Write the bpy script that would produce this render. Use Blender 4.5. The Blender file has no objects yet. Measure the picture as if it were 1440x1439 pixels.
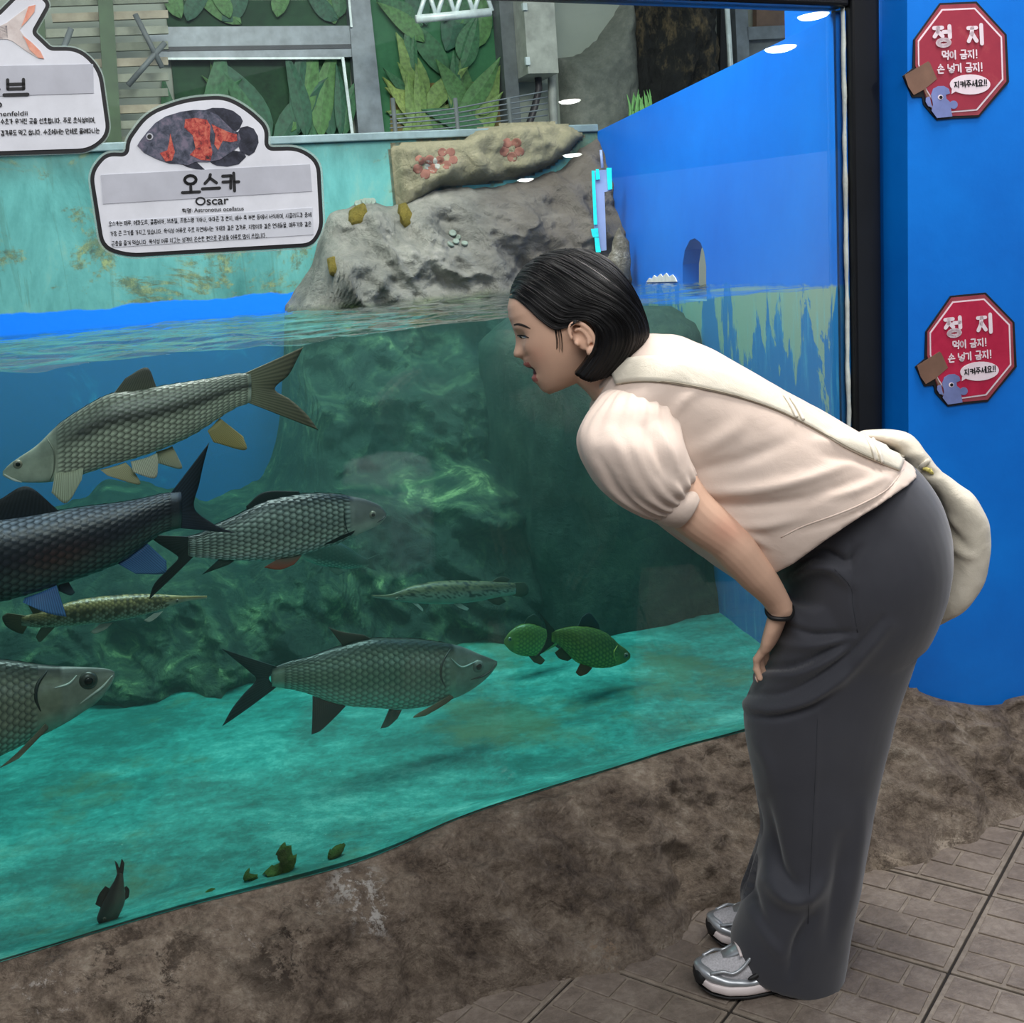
import bpy, bmesh, math, random
import numpy as np
from mathutils import Vector, Matrix, noise
from mathutils.bvhtree import BVHTree
from mathutils.geometry import tessellate_polygon
random.seed(7)
SC = bpy.context.scene
COL = SC.collection

# ------------------------------------------------------------------ camera
FPX = 1600.0
PITCH = math.radians(12.2)
ROLL = math.radians(4.5)
CAM = np.array([0.0, 0.0, 1.35])
_f = np.array([0, math.cos(PITCH), -math.sin(PITCH)])
_r = np.array([1.0, 0, 0])
_u = np.array([0, math.sin(PITCH), math.cos(PITCH)])
RT = math.cos(ROLL) * _r - math.sin(ROLL) * _u
UP = math.cos(ROLL) * _u + math.sin(ROLL) * _r
FW = _f
cam = bpy.data.cameras.new('camera')
cam.sensor_width = 36.0
cam.sensor_fit = 'HORIZONTAL'
cam.lens = 36.0 * FPX / 1440.0
cam.clip_start = 0.05
cam_o = bpy.data.objects.new('camera', cam)
m = Matrix(((RT[0], UP[0], -FW[0], CAM[0]), (RT[1], UP[1], -FW[1], CAM[1]), (RT[2], UP[2], -FW[2], CAM[2]), (0, 0, 0, 1)))
cam_o.matrix_world = m
COL.objects.link(cam_o)
SC.camera = cam_o

# ------------------------------------------------------------------ world, light, exposure
w = bpy.data.worlds.new('world')
SC.world = w
w.use_nodes = True
bg = w.node_tree.nodes['Background']
bg.inputs[0].default_value = (0.83, 0.90, 1.0, 1)
bg.inputs[1].default_value = 0.50
SC.view_settings.view_transform = 'Standard'
SC.view_settings.look = 'None'
SC.view_settings.gamma = 1.0
SC.view_settings.exposure = 0.0
SC.cycles.use_denoising = True
SC.cycles.max_bounces = 6
SC.cycles.transparent_max_bounces = 24
SC.cycles.volume_bounces = 0
SC.cycles.caustics_reflective = False
SC.cycles.caustics_refractive = False
SC.cycles.sample_clamp_indirect = 6.0


def area_light(name, loc, target, sx, sy, power, color=(1, 1, 1)):
    l = bpy.data.lights.new(name, 'AREA')
    l.shape = 'RECTANGLE'
    l.size, l.size_y = sx, sy
    l.energy = power
    l.color = color
    o = bpy.data.objects.new(name, l)
    o.location = loc
    d = Vector(target) - Vector(loc)
    o.rotation_euler = d.to_track_quat('-Z', 'Y').to_euler()
    COL.objects.link(o)
    return o


# skylight over the tank and skylight over the visitors' walk
area_light('tank_skylight', (-0.25, 3.05, 3.3), (-0.25, 3.0, 0.0), 2.0, 1.0, 112, (1.0, 0.98, 0.94))
area_light('walkway_skylight', (1.30, 2.25, 3.4), (0.75, 1.95, 0.5), 0.9, 0.7, 70, (1.0, 0.97, 0.92))
area_light('hall_front_fill', (0.3, -0.8, 3.9), (0.3, 2.3, 0.7), 3.6, 1.8, 108, (1.0, 0.98, 0.95))  # added front fill, an unseen area light above and behind the camera


# ------------------------------------------------------------------ picture geometry helpers
def ray(x, y):
    return FW + (x - 720.0) / FPX * RT + (719.5 - y) / FPX * UP


def atz(x, y, z):
    d = ray(x, y)
    return CAM + d * ((z - CAM[2]) / d[2])


def aty(x, y, Y):
    d = ray(x, y)
    return CAM + d * ((Y - CAM[1]) / d[1])


def atp(x, y, p, n):
    d = ray(x, y)
    return CAM + d * (np.dot(p - CAM, n) / np.dot(d, n))


def proj(P):
    v = np.asarray(P, float) - CAM
    z = v @ FW
    return np.stack([720 + FPX * (v @ RT) / z, 719.5 - FPX * (v @ UP) / z], -1)


# plan of the place
Z_CURB = 0.25
Z_WATER = 1.247
Z_TOP = 1.835
G0 = atz(0, 1355, Z_CURB)
G1 = atz(1045, 1030, Z_CURB)
GT = (G1 - G0) / np.linalg.norm(G1 - G0)
GN = np.array([-GT[1], GT[0], 0.0])          # into the tank


def on_glass(X):
    t = (X - G0[0]) / GT[0]
    return G0 + GT * t


GR = on_glass(0.797)                           # right end of the pane
GL = on_glass(-2.3)
B0 = np.array([-1.548, 3.951, 0.0])
B1 = np.array([0.447, 4.633, 0.0])
BT = (B1 - B0) / np.linalg.norm(B1 - B0)
BN = np.array([-BT[1], BT[0], 0.0])           # away from the camera
BL = B0 - BT * 1.1
TR0 = GR.copy(); TR0[2] = 0                    # tank side wall, front end
TR1 = B1.copy()
ST = (TR1 - TR0) / np.linalg.norm(TR1 - TR0)
SN = np.array([-ST[1], ST[0], 0.0])           # points into the tank? (left)
if SN[0] > 0:
    SN = -SN


# ------------------------------------------------------------------ colour + material helpers
def lin(c):
    out = []
    for v in c[:3]:
        v = v / 255.0
        out.append(v / 12.92 if v <= 0.04045 else ((v + 0.055) / 1.055) ** 2.4)
    return tuple(out)


def rgba(c):
    return (*lin(c), 1.0)


class NT:
    def __init__(self, name):
        self.m = bpy.data.materials.new(name)
        self.m.use_nodes = True
        self.t = self.m.node_tree
        self.t.nodes.clear()
        self.out = self.n('ShaderNodeOutputMaterial')

    def n(self, kind, **kw):
        nd = self.t.nodes.new(kind)
        for k, v in kw.items():
            setattr(nd, k, v)
        return nd

    def l(self, a, b):
        self.t.links.new(a, b)

    def coord(self, kind='Object', scale=(1, 1, 1), rot=(0, 0, 0)):
        tc = self.n('ShaderNodeTexCoord')
        mp = self.n('ShaderNodeMapping')
        mp.inputs['Scale'].default_value = scale
        mp.inputs['Rotation'].default_value = rot
        self.l(tc.outputs[kind], mp.inputs['Vector'])
        return mp.outputs['Vector']

    def noise(self, vec, scale, detail=6, rough=0.6, dist=0.0):
        nd = self.n('ShaderNodeTexNoise')
        nd.inputs['Scale'].default_value = scale
        nd.inputs['Detail'].default_value = detail
        nd.inputs['Roughness'].default_value = rough
        nd.inputs['Distortion'].default_value = dist
        if vec is not None:
            self.l(vec, nd.inputs['Vector'])
        return nd.outputs['Fac']

    def ramp(self, fac, stops, interp='LINEAR'):
        r = self.n('ShaderNodeValToRGB')
        r.color_ramp.interpolation = interp
        e = r.color_ramp.elements
        while len(e) < len(stops):
            e.new(0.5)
        for el, (p, c) in zip(e, stops):
            el.position = p
            el.color = rgba(c) if len(c) == 3 else c
        self.l(fac, r.inputs[0])
        return r.outputs[0]

    def mix(self, fac, a, b, mode='MIX'):
        nd = self.n('ShaderNodeMix', data_type='RGBA', blend_type=mode)
        if isinstance(fac, (int, float)):
            nd.inputs[0].default_value = fac
        else:
            self.l(fac, nd.inputs[0])
        for s, v in ((6, a), (7, b)):
            if isinstance(v, tuple):
                nd.inputs[s].default_value = rgba(v)
            else:
                self.l(v, nd.inputs[s])
        return nd.outputs[2]

    def math(self, op, a, b=None, c=None):
        nd = self.n('ShaderNodeMath', operation=op)
        for i, v in enumerate((a, b, c)):
            if v is None:
                continue
            if isinstance(v, (int, float)):
                nd.inputs[i].default_value = v
            else:
                self.l(v, nd.inputs[i])
        return nd.outputs[0]

    def smooth(self, v, a, b):
        nd = self.n('ShaderNodeMapRange', interpolation_type='SMOOTHSTEP')
        nd.inputs['From Min'].default_value = a
        nd.inputs['From Max'].default_value = b
        self.l(v, nd.inputs['Value'])
        return nd.outputs['Result']

    def bump(self, h, strength=0.3, dist=0.01, normal=None):
        b = self.n('ShaderNodeBump')
        b.inputs['Strength'].default_value = strength
        b.inputs['Distance'].default_value = dist
        self.l(h, b.inputs['Height'])
        if normal is not None:
            self.l(normal, b.inputs['Normal'])
        return b.outputs[0]

    def bsdf(self, color=None, rough=0.5, metal=0.0, spec=0.5, normal=None, **kw):
        b = self.n('ShaderNodeBsdfPrincipled')
        if color is not None:
            if isinstance(color, tuple):
                b.inputs['Base Color'].default_value = rgba(color)
            else:
                self.l(color, b.inputs['Base Color'])
        for key, v in (('Roughness', rough), ('Metallic', metal), ('Specular IOR Level', spec)):
            if isinstance(v, (int, float)):
                b.inputs[key].default_value = v
            else:
                self.l(v, b.inputs[key])
        if normal is not None:
            self.l(normal, b.inputs['Normal'])
        for k, v in kw.items():
            b.inputs[k.replace('_', ' ')].default_value = v
        self.l(b.outputs[0], self.out.inputs['Surface'])
        return b


def plain(name, color, rough=0.5, metal=0.0, spec=0.5, var=0.12, scale=14.0, bump=0.0, **kw):
    t = NT(name)
    v = t.coord()
    f = t.noise(v, scale, 5)
    lo = tuple(max(0, c * (1 - var)) for c in color)
    hi = tuple(min(255, c * (1 + var)) for c in color)
    c = t.ramp(f, [(0.3, lo), (0.7, hi)])
    nrm = t.bump(t.noise(v, scale * 6, 4), bump, 0.004) if bump else None
    t.bsdf(c, rough, metal, spec, nrm, **kw)
    return t.m


def attr_mat(name, rough=0.4, spec=0.5, bump=0.0, bscale=60.0, metal=0.0, var=0.1, **kw):
    t = NT(name)
    a = t.n('ShaderNodeAttribute', attribute_name='Col')
    v = t.coord()
    f = t.noise(v, 25.0, 5)
    c = t.mix(1.0, a.outputs['Color'], t.ramp(f, [(0.3, (255 * (1 - var),) * 3), (0.7, (255, 255, 255))]), 'MULTIPLY')
    nrm = t.bump(t.noise(v, bscale, 3), bump, 0.002) if bump else None
    t.bsdf(c, rough, metal, spec, nrm, **kw)
    return t.m


# ------------------------------------------------------------------ object helpers
def mesh(name, verts, faces, mat=None, parent=None, smooth=True, cols=None, uvs=None):
    me = bpy.data.meshes.new(name)
    me.from_pydata([tuple(map(float, v)) for v in verts], [], [tuple(f) for f in faces])
    me.update()
    if smooth:
        me.shade_smooth()
    if cols is not None:
        a = me.color_attributes.new('Col', 'FLOAT_COLOR', 'POINT')
        arr = np.ones((len(verts), 4), np.float32)
        arr[:, :3] = np.asarray(cols, np.float32)[:, :3]
        a.data.foreach_set('color', arr.ravel())
    if mat:
        me.materials.append(mat)
    return link(name, me, parent)


def link(name, data, parent=None):
    o = bpy.data.objects.new(name, data)
    COL.objects.link(o)
    if parent is not None:
        o.parent = parent
    return o


def empty(name, loc=(0, 0, 0)):
    """A thing's root: an Empty at its base; parts keep world coordinates through the inverse matrix."""
    o = bpy.data.objects.new(name, None)
    o.empty_display_size = 0.05
    o.location = tuple(map(float, loc))
    COL.objects.link(o)
    return o


def adopt(root):
    """Let parts built in world coordinates keep their place under an Empty that is not at the origin."""
    inv = Matrix.Translation(-Vector(root.location))
    for ch in list(root.children):
        ch.matrix_parent_inverse = inv


def tag(o, label=None, cat=None, group=None, kind=None):
    if label:
        o['label'] = label
    if cat:
        o['category'] = cat
    if group:
        o['group'] = group
    if kind:
        o['kind'] = kind
    return o


def box_data(c, ax, ay, az, bevel=0.0):
    """Box about centre c with half-axis vectors."""
    c, ax, ay, az = (np.asarray(v, float) for v in (c, ax, ay, az))
    vs, fs = [], []
    if bevel <= 0:
        for sx in (-1, 1):
            for sy in (-1, 1):
                for sz in (-1, 1):
                    vs.append(c + sx * ax + sy * ay + sz * az)
        fs = [(0, 1, 3, 2), (4, 6, 7, 5), (0, 4, 5, 1), (2, 3, 7, 6), (0, 2, 6, 4), (1, 5, 7, 3)]
        return vs, fs
    bm = bmesh.new()
    bmesh.ops.create_cube(bm, size=2.0)
    la, lb, lc = (np.linalg.norm(v) for v in (ax, ay, az))
    for v in bm.verts:
        v.co = Vector((v.co.x * la, v.co.y * lb, v.co.z * lc))
    bmesh.ops.bevel(bm, geom=list(bm.edges), offset=bevel, segments=2, affect='EDGES', profile=0.5)
    A = np.stack([ax / la, ay / lb, az / lc])
    bm.verts.ensure_lookup_table()
    vs = [c + np.array(v.co) @ A for v in bm.verts]
    fs = [[v.index for v in f.verts] for f in bm.faces]
    bm.free()
    return vs, fs


def box(name, c, ax, ay, az, mat, parent=None, bevel=0.0):
    v, f = box_data(c, ax, ay, az, bevel)
    return mesh(name, v, f, mat, parent, smooth=False)


def joined(parts):
    V, F = [], []
    for v, f in parts:
        o = len(V)
        V.extend(v)
        F.extend([tuple(i + o for i in q) for q in f])
    return V, F


def ring_loft(rings, cap=True):
    n = len(rings[0])
    V = [p for r in rings for p in r]
    F = []
    for i in range(len(rings) - 1):
        for j in range(n):
            k = (j + 1) % n
            F.append((i * n + j, i * n + k, (i + 1) * n + k, (i + 1) * n + j))
    if cap:
        for base, rev in ((0, True), ((len(rings) - 1) * n, False)):
            c = len(V)
            V.append(np.mean(V[base:base + n], axis=0))
            for j in range(n):
                a, b = base + j, base + (j + 1) % n
                F.append((c, b, a) if rev else (c, a, b))
    return V, F


def grid_faces(nu, nv, close=False):
    F = []
    for i in range(nu - 1):
        for j in range(nv - 1 + (1 if close else 0)):
            k = (j + 1) % nv
            F.append((i * nv + j, i * nv + k, (i + 1) * nv + k, (i + 1) * nv + j))
    return F


def catmull(pts, n):
    p = np.asarray(pts, float)
    if len(p) == 2:
        t = np.linspace(0, 1, n)[:, None]
        return p[0] * (1 - t) + p[1] * t
    q = np.vstack([2 * p[0] - p[1], p, 2 * p[-1] - p[-2]])
    L = np.concatenate([[0], np.cumsum(np.linalg.norm(np.diff(p, axis=0), axis=1))])
    out = []
    for s in np.linspace(0, L[-1], n):
        i = min(max(np.searchsorted(L, s) - 1, 0), len(p) - 2)
        t = (s - L[i]) / max(L[i + 1] - L[i], 1e-9)
        a, b, c, d = q[i], q[i + 1], q[i + 2], q[i + 3]
        out.append(0.5 * (2 * b + (c - a) * t + (2 * a - 5 * b + 4 * c - d) * t * t + (3 * b - a - 3 * c + d) * t ** 3))
    return np.array(out)


def tube_data(pts, rad, n=10, cap=True):
    p = np.asarray(pts, float)
    r = np.full(len(p), rad) if np.isscalar(rad) else np.asarray(rad, float)
    rings = []
    up = np.array([0.13, 0.21, 0.97])
    for i in range(len(p)):
        t = p[min(i + 1, len(p) - 1)] - p[max(i - 1, 0)]
        t /= max(np.linalg.norm(t), 1e-9)
        a = np.cross(t, up); a /= max(np.linalg.norm(a), 1e-9)
        b = np.cross(t, a)
        rings.append([p[i] + r[i] * (math.cos(q) * a + math.sin(q) * b) for q in np.linspace(0, 2 * math.pi, n, endpoint=False)])
    return ring_loft(rings, cap)


def ellipsoid_data(c, a, b, d, nu=16, nv=20):
    c, a, b, d = (np.asarray(v, float) for v in (c, a, b, d))
    rings = []
    for i in range(1, nu):
        th = math.pi * i / nu
        rings.append([c + math.cos(th) * d + math.sin(th) * (math.cos(p) * a + math.sin(p) * b) for p in np.linspace(0, 2 * math.pi, nv, endpoint=False)])
    V, F = ring_loft(rings, True)
    V[-2] = c + d
    V[-1] = c - d
    return V, F


def fix_normals(me):
    bm = bmesh.new()
    bm.from_mesh(me)
    bmesh.ops.recalc_face_normals(bm, faces=bm.faces)
    bm.to_mesh(me)
    bm.free()


def remesh(V, F, voxel, smooth_iter=4, factor=0.5):
    """Union of closed shells as one continuous skin."""
    me = bpy.data.meshes.new('tmp')
    me.from_pydata([tuple(map(float, v)) for v in V], [], [tuple(f) for f in F])
    fix_normals(me)
    o = bpy.data.objects.new('tmp', me)
    COL.objects.link(o)
    md = o.modifiers.new('r', 'REMESH')
    md.mode = 'VOXEL'
    md.voxel_size = voxel
    if smooth_iter:
        s = o.modifiers.new('s', 'SMOOTH')
        s.iterations = smooth_iter
        s.factor = factor
    dg = bpy.context.evaluated_depsgraph_get()
    r = bpy.data.meshes.new_from_object(o.evaluated_get(dg))
    bpy.data.objects.remove(o)
    bpy.data.meshes.remove(me)
    r.shade_smooth()
    return r


def co(me):
    a = np.empty(len(me.vertices) * 3)
    me.vertices.foreach_get('co', a)
    return a.reshape(-1, 3)


def normals(me):
    a = np.empty(len(me.vertices) * 3)
    me.vertices.foreach_get('normal', a)
    return a.reshape(-1, 3)


def set_co(me, a):
    me.vertices.foreach_set('co', np.ascontiguousarray(a, np.float64).ravel())
    me.update()


def fbm(x, y, z, octaves=4, h=1.0):
    return noise.fractal(Vector((x, y, z)), h, 2.0, octaves)


def nz(P, s, octaves=4):
    return np.array([noise.fractal(Vector((p[0] * s, p[1] * s, p[2] * s)), 1.0, 2.0, octaves) for p in P])


def prism(name, poly, n, thick, mat, parent=None):
    """Flat plate from a 3D outline: poly is the front face, n points to the viewer, thick goes back."""
    p = [Vector(tuple(map(float, q))) for q in poly]
    tri = tessellate_polygon([p])
    k = len(p)
    nn = Vector(tuple(map(float, n)))
    V = [tuple(q) for q in p] + [tuple(q - nn * thick) for q in p]
    F = [tuple(t) for t in tri] + [tuple(i + k for i in reversed(t)) for t in tri]
    F += [(i, (i + 1) % k, (i + 1) % k + k, i + k) for i in range(k)]
    o = mesh(name, V, F, mat, parent, smooth=False)
    fix_normals(o.data)
    return o


def hit(bvh, x, y):
    d = ray(x, y)
    d = d / np.linalg.norm(d)
    loc, nrm, _, _ = bvh.ray_cast(Vector(CAM), Vector(d))
    if loc is None:
        return None, None
    nrm = np.array(nrm)
    if nrm @ d > 0:
        nrm = -nrm
    return np.array(loc), nrm

# ================================================================== SETTING
# ---------- floor of the visitors' walk: embossed paving tiles
def rock_mat(name, stops, scale, bump=0.5, rough=0.75, spec=0.3, stretch=(1, 1, 1), rot=(0, 0, 0), stain=None, bscale=2.2, extra=None):
    t = NT(name)
    v = t.coord('Object', stretch, rot)
    f1 = t.noise(v, scale, 10, 0.72, 0.15)
    f2 = t.noise(v, scale * 7, 8, 0.8, 0.0)
    f = t.math('ADD', t.math('MULTIPLY', f1, 0.58), t.math('MULTIPLY', f2, 0.42))
    c = t.ramp(f, stops)
    vo = t.n('ShaderNodeTexVoronoi', feature='DISTANCE_TO_EDGE')
    vo.inputs['Scale'].default_value = scale * 1.3
    t.l(v, vo.inputs['Vector'])
    if stain:
        sc, thr, colr = stain
        s = t.smooth(t.noise(v, sc, 8, 0.75, 0.4), thr, thr + 0.06)
        c = t.mix(s, c, colr)
    if extra:
        for (p, r, amount, colr, ns) in extra:
            pos = t.n('ShaderNodeNewGeometry').outputs['Position']
            d = t.n('ShaderNodeVectorMath', operation='DISTANCE')
            t.l(pos, d.inputs[0])
            d.inputs[1].default_value = tuple(p)
            near = t.smooth(d.outputs['Value'], r, r * 0.15)
            k = t.math('MULTIPLY', near, t.smooth(t.noise(v, ns, 8, 0.8), 0.62 - 0.22 * amount, 0.68 - 0.2 * amount))
            c = t.mix(k, c, colr)
    crack = t.smooth(vo.outputs['Distance'], 0.0, 0.05)
    h = t.math('ADD', t.math('MULTIPLY', t.noise(v, scale * bscale, 10, 0.75, 0.5), 1.0), t.math('MULTIPLY', t.noise(v, scale * 14, 6, 0.75), 0.5))
    h = t.math('ADD', h, t.math('MULTIPLY', crack, 0.10))
    t.bsdf(c, rough, 0, spec, t.bump(h, bump, 0.02))
    return t.m


M_tile = rock_mat('tile_stone', [(0.32, (84, 74, 66)), (0.5, (124, 112, 102)), (0.68, (160, 148, 136))], 7.0, 0.35, 0.40, 0.5)
M_grout = rock_mat('tile_grout', [(0.3, (96, 86, 76)), (0.5, (132, 121, 109)), (0.7, (172, 160, 146))], 9.0, 0.2, 0.5, 0.4)
M_mortar = plain('joint_mortar', (38, 33, 29), 0.9)

floor = mesh('floor', [(-4, -4, -0.008), (6, -4, -0.008), (6, 2.75, -0.008), (-4, 2.75, -0.008)], [(0, 1, 2, 3)], M_mortar)
tag(floor, 'brown paved walkway of square tiles embossed with small blocks', kind='structure')
E1 = np.array([0.80, -0.60, 0]); E2 = np.array([0.60, 0.80, 0])
TS = 0.302


def tile_mesh(seed):
    rnd = random.Random(seed)
    h = TS / 2 - 0.0028
    parts = [box_data((0, 0, -0.011), (h, 0, 0), (0, h, 0), (0, 0, 0.0075), 0.0018)]
    ns = len(parts[0][1])
    rows = 4
    y = -h + 0.006
    for r in range(rows):
        hh = (2 * h - 0.012) / rows
        cuts = [-h + 0.006]
        base = 0.09 + (0.045 if r % 2 else 0.0)
        x = -h + 0.006 + base + rnd.uniform(-.008, .008)
        while x < h - 0.035:
            cuts.append(x)
            x += 0.092 + rnd.uniform(-.012, .012)
        cuts.append(h - 0.006)
        for a, b in zip(cuts[:-1], cuts[1:]):
            cx, cy = (a + b) / 2 + rnd.uniform(-.002, .002), y + hh / 2 + rnd.uniform(-.002, .002)
            tw = rnd.uniform(-.03, .03)
            ex, ey = (b - a) / 2 - 0.0032, hh / 2 - 0.003
            ca, sa = math.cos(tw), math.sin(tw)
            parts.append(box_data((cx, cy, -0.004 + rnd.uniform(0, .0012)), (ex * ca, ex * sa, 0), (-ey * sa, ey * ca, 0), (0, 0, 0.0032), 0.0016))
        y += hh
    V, F = joined(parts)
    me = bpy.data.meshes.new('tile')
    me.from_pydata([tuple(map(float, v)) for v in V], [], F)
    me.materials.append(M_tile)
    me.materials.append(M_grout)
    for i, p in enumerate(me.polygons):
        p.material_index = 1 if i < ns else 0
    return me


tile_meshes = [tile_mesh(s) for s in range(4)]
O_T = np.array([0.7466, 1.885, 0.0]) + (E1 + E2) * TS / 2
for i in range(-8, 7):
    for j in range(-8, 7):
        c = O_T + E1 * TS * i + E2 * TS * j
        if not (-1.0 < c[0] < 2.4 and 0.95 < c[1] < 2.72):
            continue
        t_ = link('tile', random.choice(tile_meshes), floor)
        t_.location = tuple(c + np.array([0, 0, random.uniform(-.0006, .0006)]))
        t_.rotation_euler = (0, 0, math.atan2(E1[1], E1[0]) + random.choice((0, math.pi)))

# ---------- blue wall beside the tank
M_blue = None


def blue_paint(name, a, b, rough=0.42):
    t = NT(name)
    v = t.coord()
    f = t.noise(v, 2.2, 8, 0.6)
    c = t.ramp(f, [(0.3, a), (0.7, b)])
    sc = t.smooth(t.noise(t.coord('Object', (9, 9, 40)), 9, 8, 0.8), 0.70, 0.76)
    c = t.mix(t.math('MULTIPLY', sc, 0.35), c, (120, 170, 215))
    t.bsdf(c, rough, 0, 0.4, t.bump(t.noise(v, 40, 5), 0.12, 0.004))
    return t.m


M_blue = blue_paint('blue_wall_paint', (0, 104, 204), (4, 126, 230))
WR = np.array([0.932, 2.605, 0.0])             # front corner of the blue wall
WD = np.array([1.0, 0.19, 0]); WD /= np.linalg.norm(WD)
WN = np.array([WD[1], -WD[0], 0])             # faces the visitors
wv = [WR, WR + WD * 2.6, WR + WD * 2.6 - WN * 0.5, WR - WN * 0.5 + np.array([-0.045, 0, 0]), np.array([0.900, 2.672, 0])]
wall_right = mesh('wall_right', [tuple(p[:2]) + (z,) for z in (-0.02, 2.75) for p in wv],
                  [(0, 1, 6, 5), (1, 2, 7, 6), (2, 3, 8, 7), (3, 4, 9, 8), (4, 0, 5, 9), (5, 6, 7, 8, 9), (4, 3, 2, 1, 0)], M_blue, smooth=False)
tag(wall_right, 'plain blue painted wall standing on the rock mound', kind='structure')

# ---------- rock curb in front of the glass, running on as the mound under the blue wall
pc = lambda x, y: atz(x, y, 0.0)[:2]
base_line = [(-2.6, 0.55), (-1.4, 1.08), tuple(pc(350, 1570)), tuple(pc(600, 1440)), tuple(pc(662, 1418)), tuple(pc(795, 1378)), tuple(pc(883, 1368)),
             tuple(pc(955, 1338)), tuple(pc(1000, 1296)), tuple(pc(1090, 1268)), tuple(pc(1200, 1250)), tuple(pc(1260, 1232)), tuple(pc(1340, 1203)),
             tuple(pc(1375, 1188)), tuple(pc(1440, 1150)), (1.75, 2.62), (2.6, 2.85)]
wall_at = lambda x, y: atp(x, y, WR, WN)
wb = [wall_at(1292, 972), wall_at(1330, 985), wall_at(1375, 992), wall_at(1410, 990), wall_at(1440, 978)]
gl = lambda X, z: np.array([X, on_glass(X)[1], z])
top_line = [gl(-2.3, .25), gl(-1.3, .25), atp(0, 1355, G0, GN), atp(250, 1280, G0, GN), atp(500, 1215, G0, GN), atp(640, 1155, G0, GN), atp(750, 1117, G0, GN),
            atp(880, 1077, G0, GN), atp(960, 1052, G0, GN), atp(1045, 1030, G0, GN), atp(1150, 1000, G0, GN), wall_at(1280, 962) + np.array([-.02, .03, .01])] + wb + [np.array([1.75, 2.76, .21]), np.array([2.6, 2.92, .22])]
NS, NTT = 560, 90
bl = catmull(base_line, NS)
tl = catmull(top_line, NS)
# match the two lines by X so that ribs run straight up
sx = np.linspace(-2.2, 2.4, NS)
bY = np.interp(sx, bl[:, 0], bl[:, 1])
tX = sx - 0.10
tY = np.interp(tX, tl[:, 0], tl[:, 1]); tZ = np.interp(tX, tl[:, 0], tl[:, 2])
V = []
for i in range(NS):
    b = np.array([sx[i], bY[i], 0.0]); tp = np.array([tX[i], tY[i], tZ[i]])
    out = b - tp; hz = out.copy(); hz[2] = 0
    ln = np.linalg.norm(hz); hz /= ln
    for j in range(NTT):
        s = j / (NTT - 1)
        if s < 0.06:
            p = tp - hz * (0.010 * (1 - s / 0.06)) + np.array([0, 0, 0.0])
            am = 0.0
        else:
            q = (s - 0.06) / 0.94
            # rounded shoulder, then a steep battered face
            hx = ln * (0.80 * q ** 1.25 + 0.20 * q ** 4)
            hzv = tZ[i] * (1 - q ** 2.0) - 0.03 * max(0, q - 0.93) / 0.07
            p = tp + hz * hx; p = np.array([p[0], p[1], hzv])
            am = min(1, q * 5) * (1.0 if q < 0.9 else 0.6)
        n1 = fbm(p[0] * 3.1, p[1] * 3.1, p[2] * 4.5, 3)
        n2 = fbm(p[0] * 11 + 5, p[1] * 11, p[2] * 13, 4)
        rid = 1 - abs(fbm(p[0] * 6 + p[2] * 7 + 9, p[1] * 6, p[2] * 5 - p[0] * 2, 4))
        n3 = fbm(p[0] * 34 + 5, p[1] * 34, p[2] * 38, 3)
        d = am * (0.026 * n1 + 0.020 * n2 + 0.046 * (rid - 0.78) + 0.006 * n3)
        nrm = np.array([hz[0] * 0.75, hz[1] * 0.75, 0.66])
        V.append(p + nrm * d)
curb_bvh = BVHTree.FromPolygons([tuple(q) for q in V], grid_faces(NS, NTT))
cp = lambda x, y: tuple(hit(curb_bvh, x, y)[0])
M_curb = rock_mat('curb_rock', [(0.36, (64, 54, 47)), (0.46, (120, 106, 93)), (0.55, (158, 143, 127)), (0.68, (204, 192, 176))], 8.5, 1.0, 0.55, 0.4,
                  stain=(6.0, 0.66, (84, 70, 58)),
                  extra=[(cp(500, 1242), 0.075, 0.55, (214, 210, 204), 26), (cp(524, 1278), 0.080, 0.5, (214, 210, 204), 26), (cp(445, 1275), 0.06, 0.35, (200, 194, 186), 40),
                         (cp(60, 1400), 0.10, 0.3, (196, 188, 180), 40), (cp(225, 1370), 0.08, 0.2, (196, 188, 180), 40), (cp(340, 1310), 0.08, 0.2, (196, 188, 180), 40),
                         (cp(1250, 1222), 0.07, 0.7, (200, 182, 162), 26), (cp(1340, 1195), 0.08, 0.7, (206, 190, 172), 26), (cp(850, 1345), 0.07, 0.5, (176, 152, 128), 26),
                         (cp(180, 1385), 0.20, 0.55, (58, 47, 39), 9), (cp(420, 1330), 0.16, 0.5, (58, 47, 39), 9)])
curb = mesh('trim_1', V, grid_faces(NS, NTT), M_curb)
tag(curb, 'rough brown artificial rock curb under the aquarium glass and blue wall', kind='structure')

# ---------- tank shell
M_tankfloor = None
t = NT('tank_floor_paint')
v = t.coord()
f = t.math('ADD', t.math('MULTIPLY', t.noise(t.coord('Object', (1.0, 1.6, 1)), 3.4, 9, 0.7, 0.1), 0.62), t.math('MULTIPLY', t.noise(v, 34, 8, 0.85), 0.38))
c = t.ramp(f, [(0.33, (40, 100, 90)), (0.45, (54, 128, 118)), (0.54, (70, 166, 154)), (0.68, (140, 222, 206))])
sp = t.smooth(t.noise(v, 120, 4, 0.8), 0.66, 0.72)
c = t.mix(t.math('MULTIPLY', sp, 0.5), c, (225, 250, 235))
mud = t.smooth(t.noise(v, 1.8, 6, 0.7), 0.50, 0.64)
c = t.mix(t.math('MULTIPLY', mud, 0.55), c, (104, 120, 78))
t.bsdf(c, 0.8, 0, 0.2, t.bump(t.noise(v, 30, 6), 0.4, 0.01))
M_tankfloor = t.m
fl = [GL, GR + GT * 0.01, B1 + BT * .01, BL]
NU, NV = 90, 90
V = []
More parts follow.
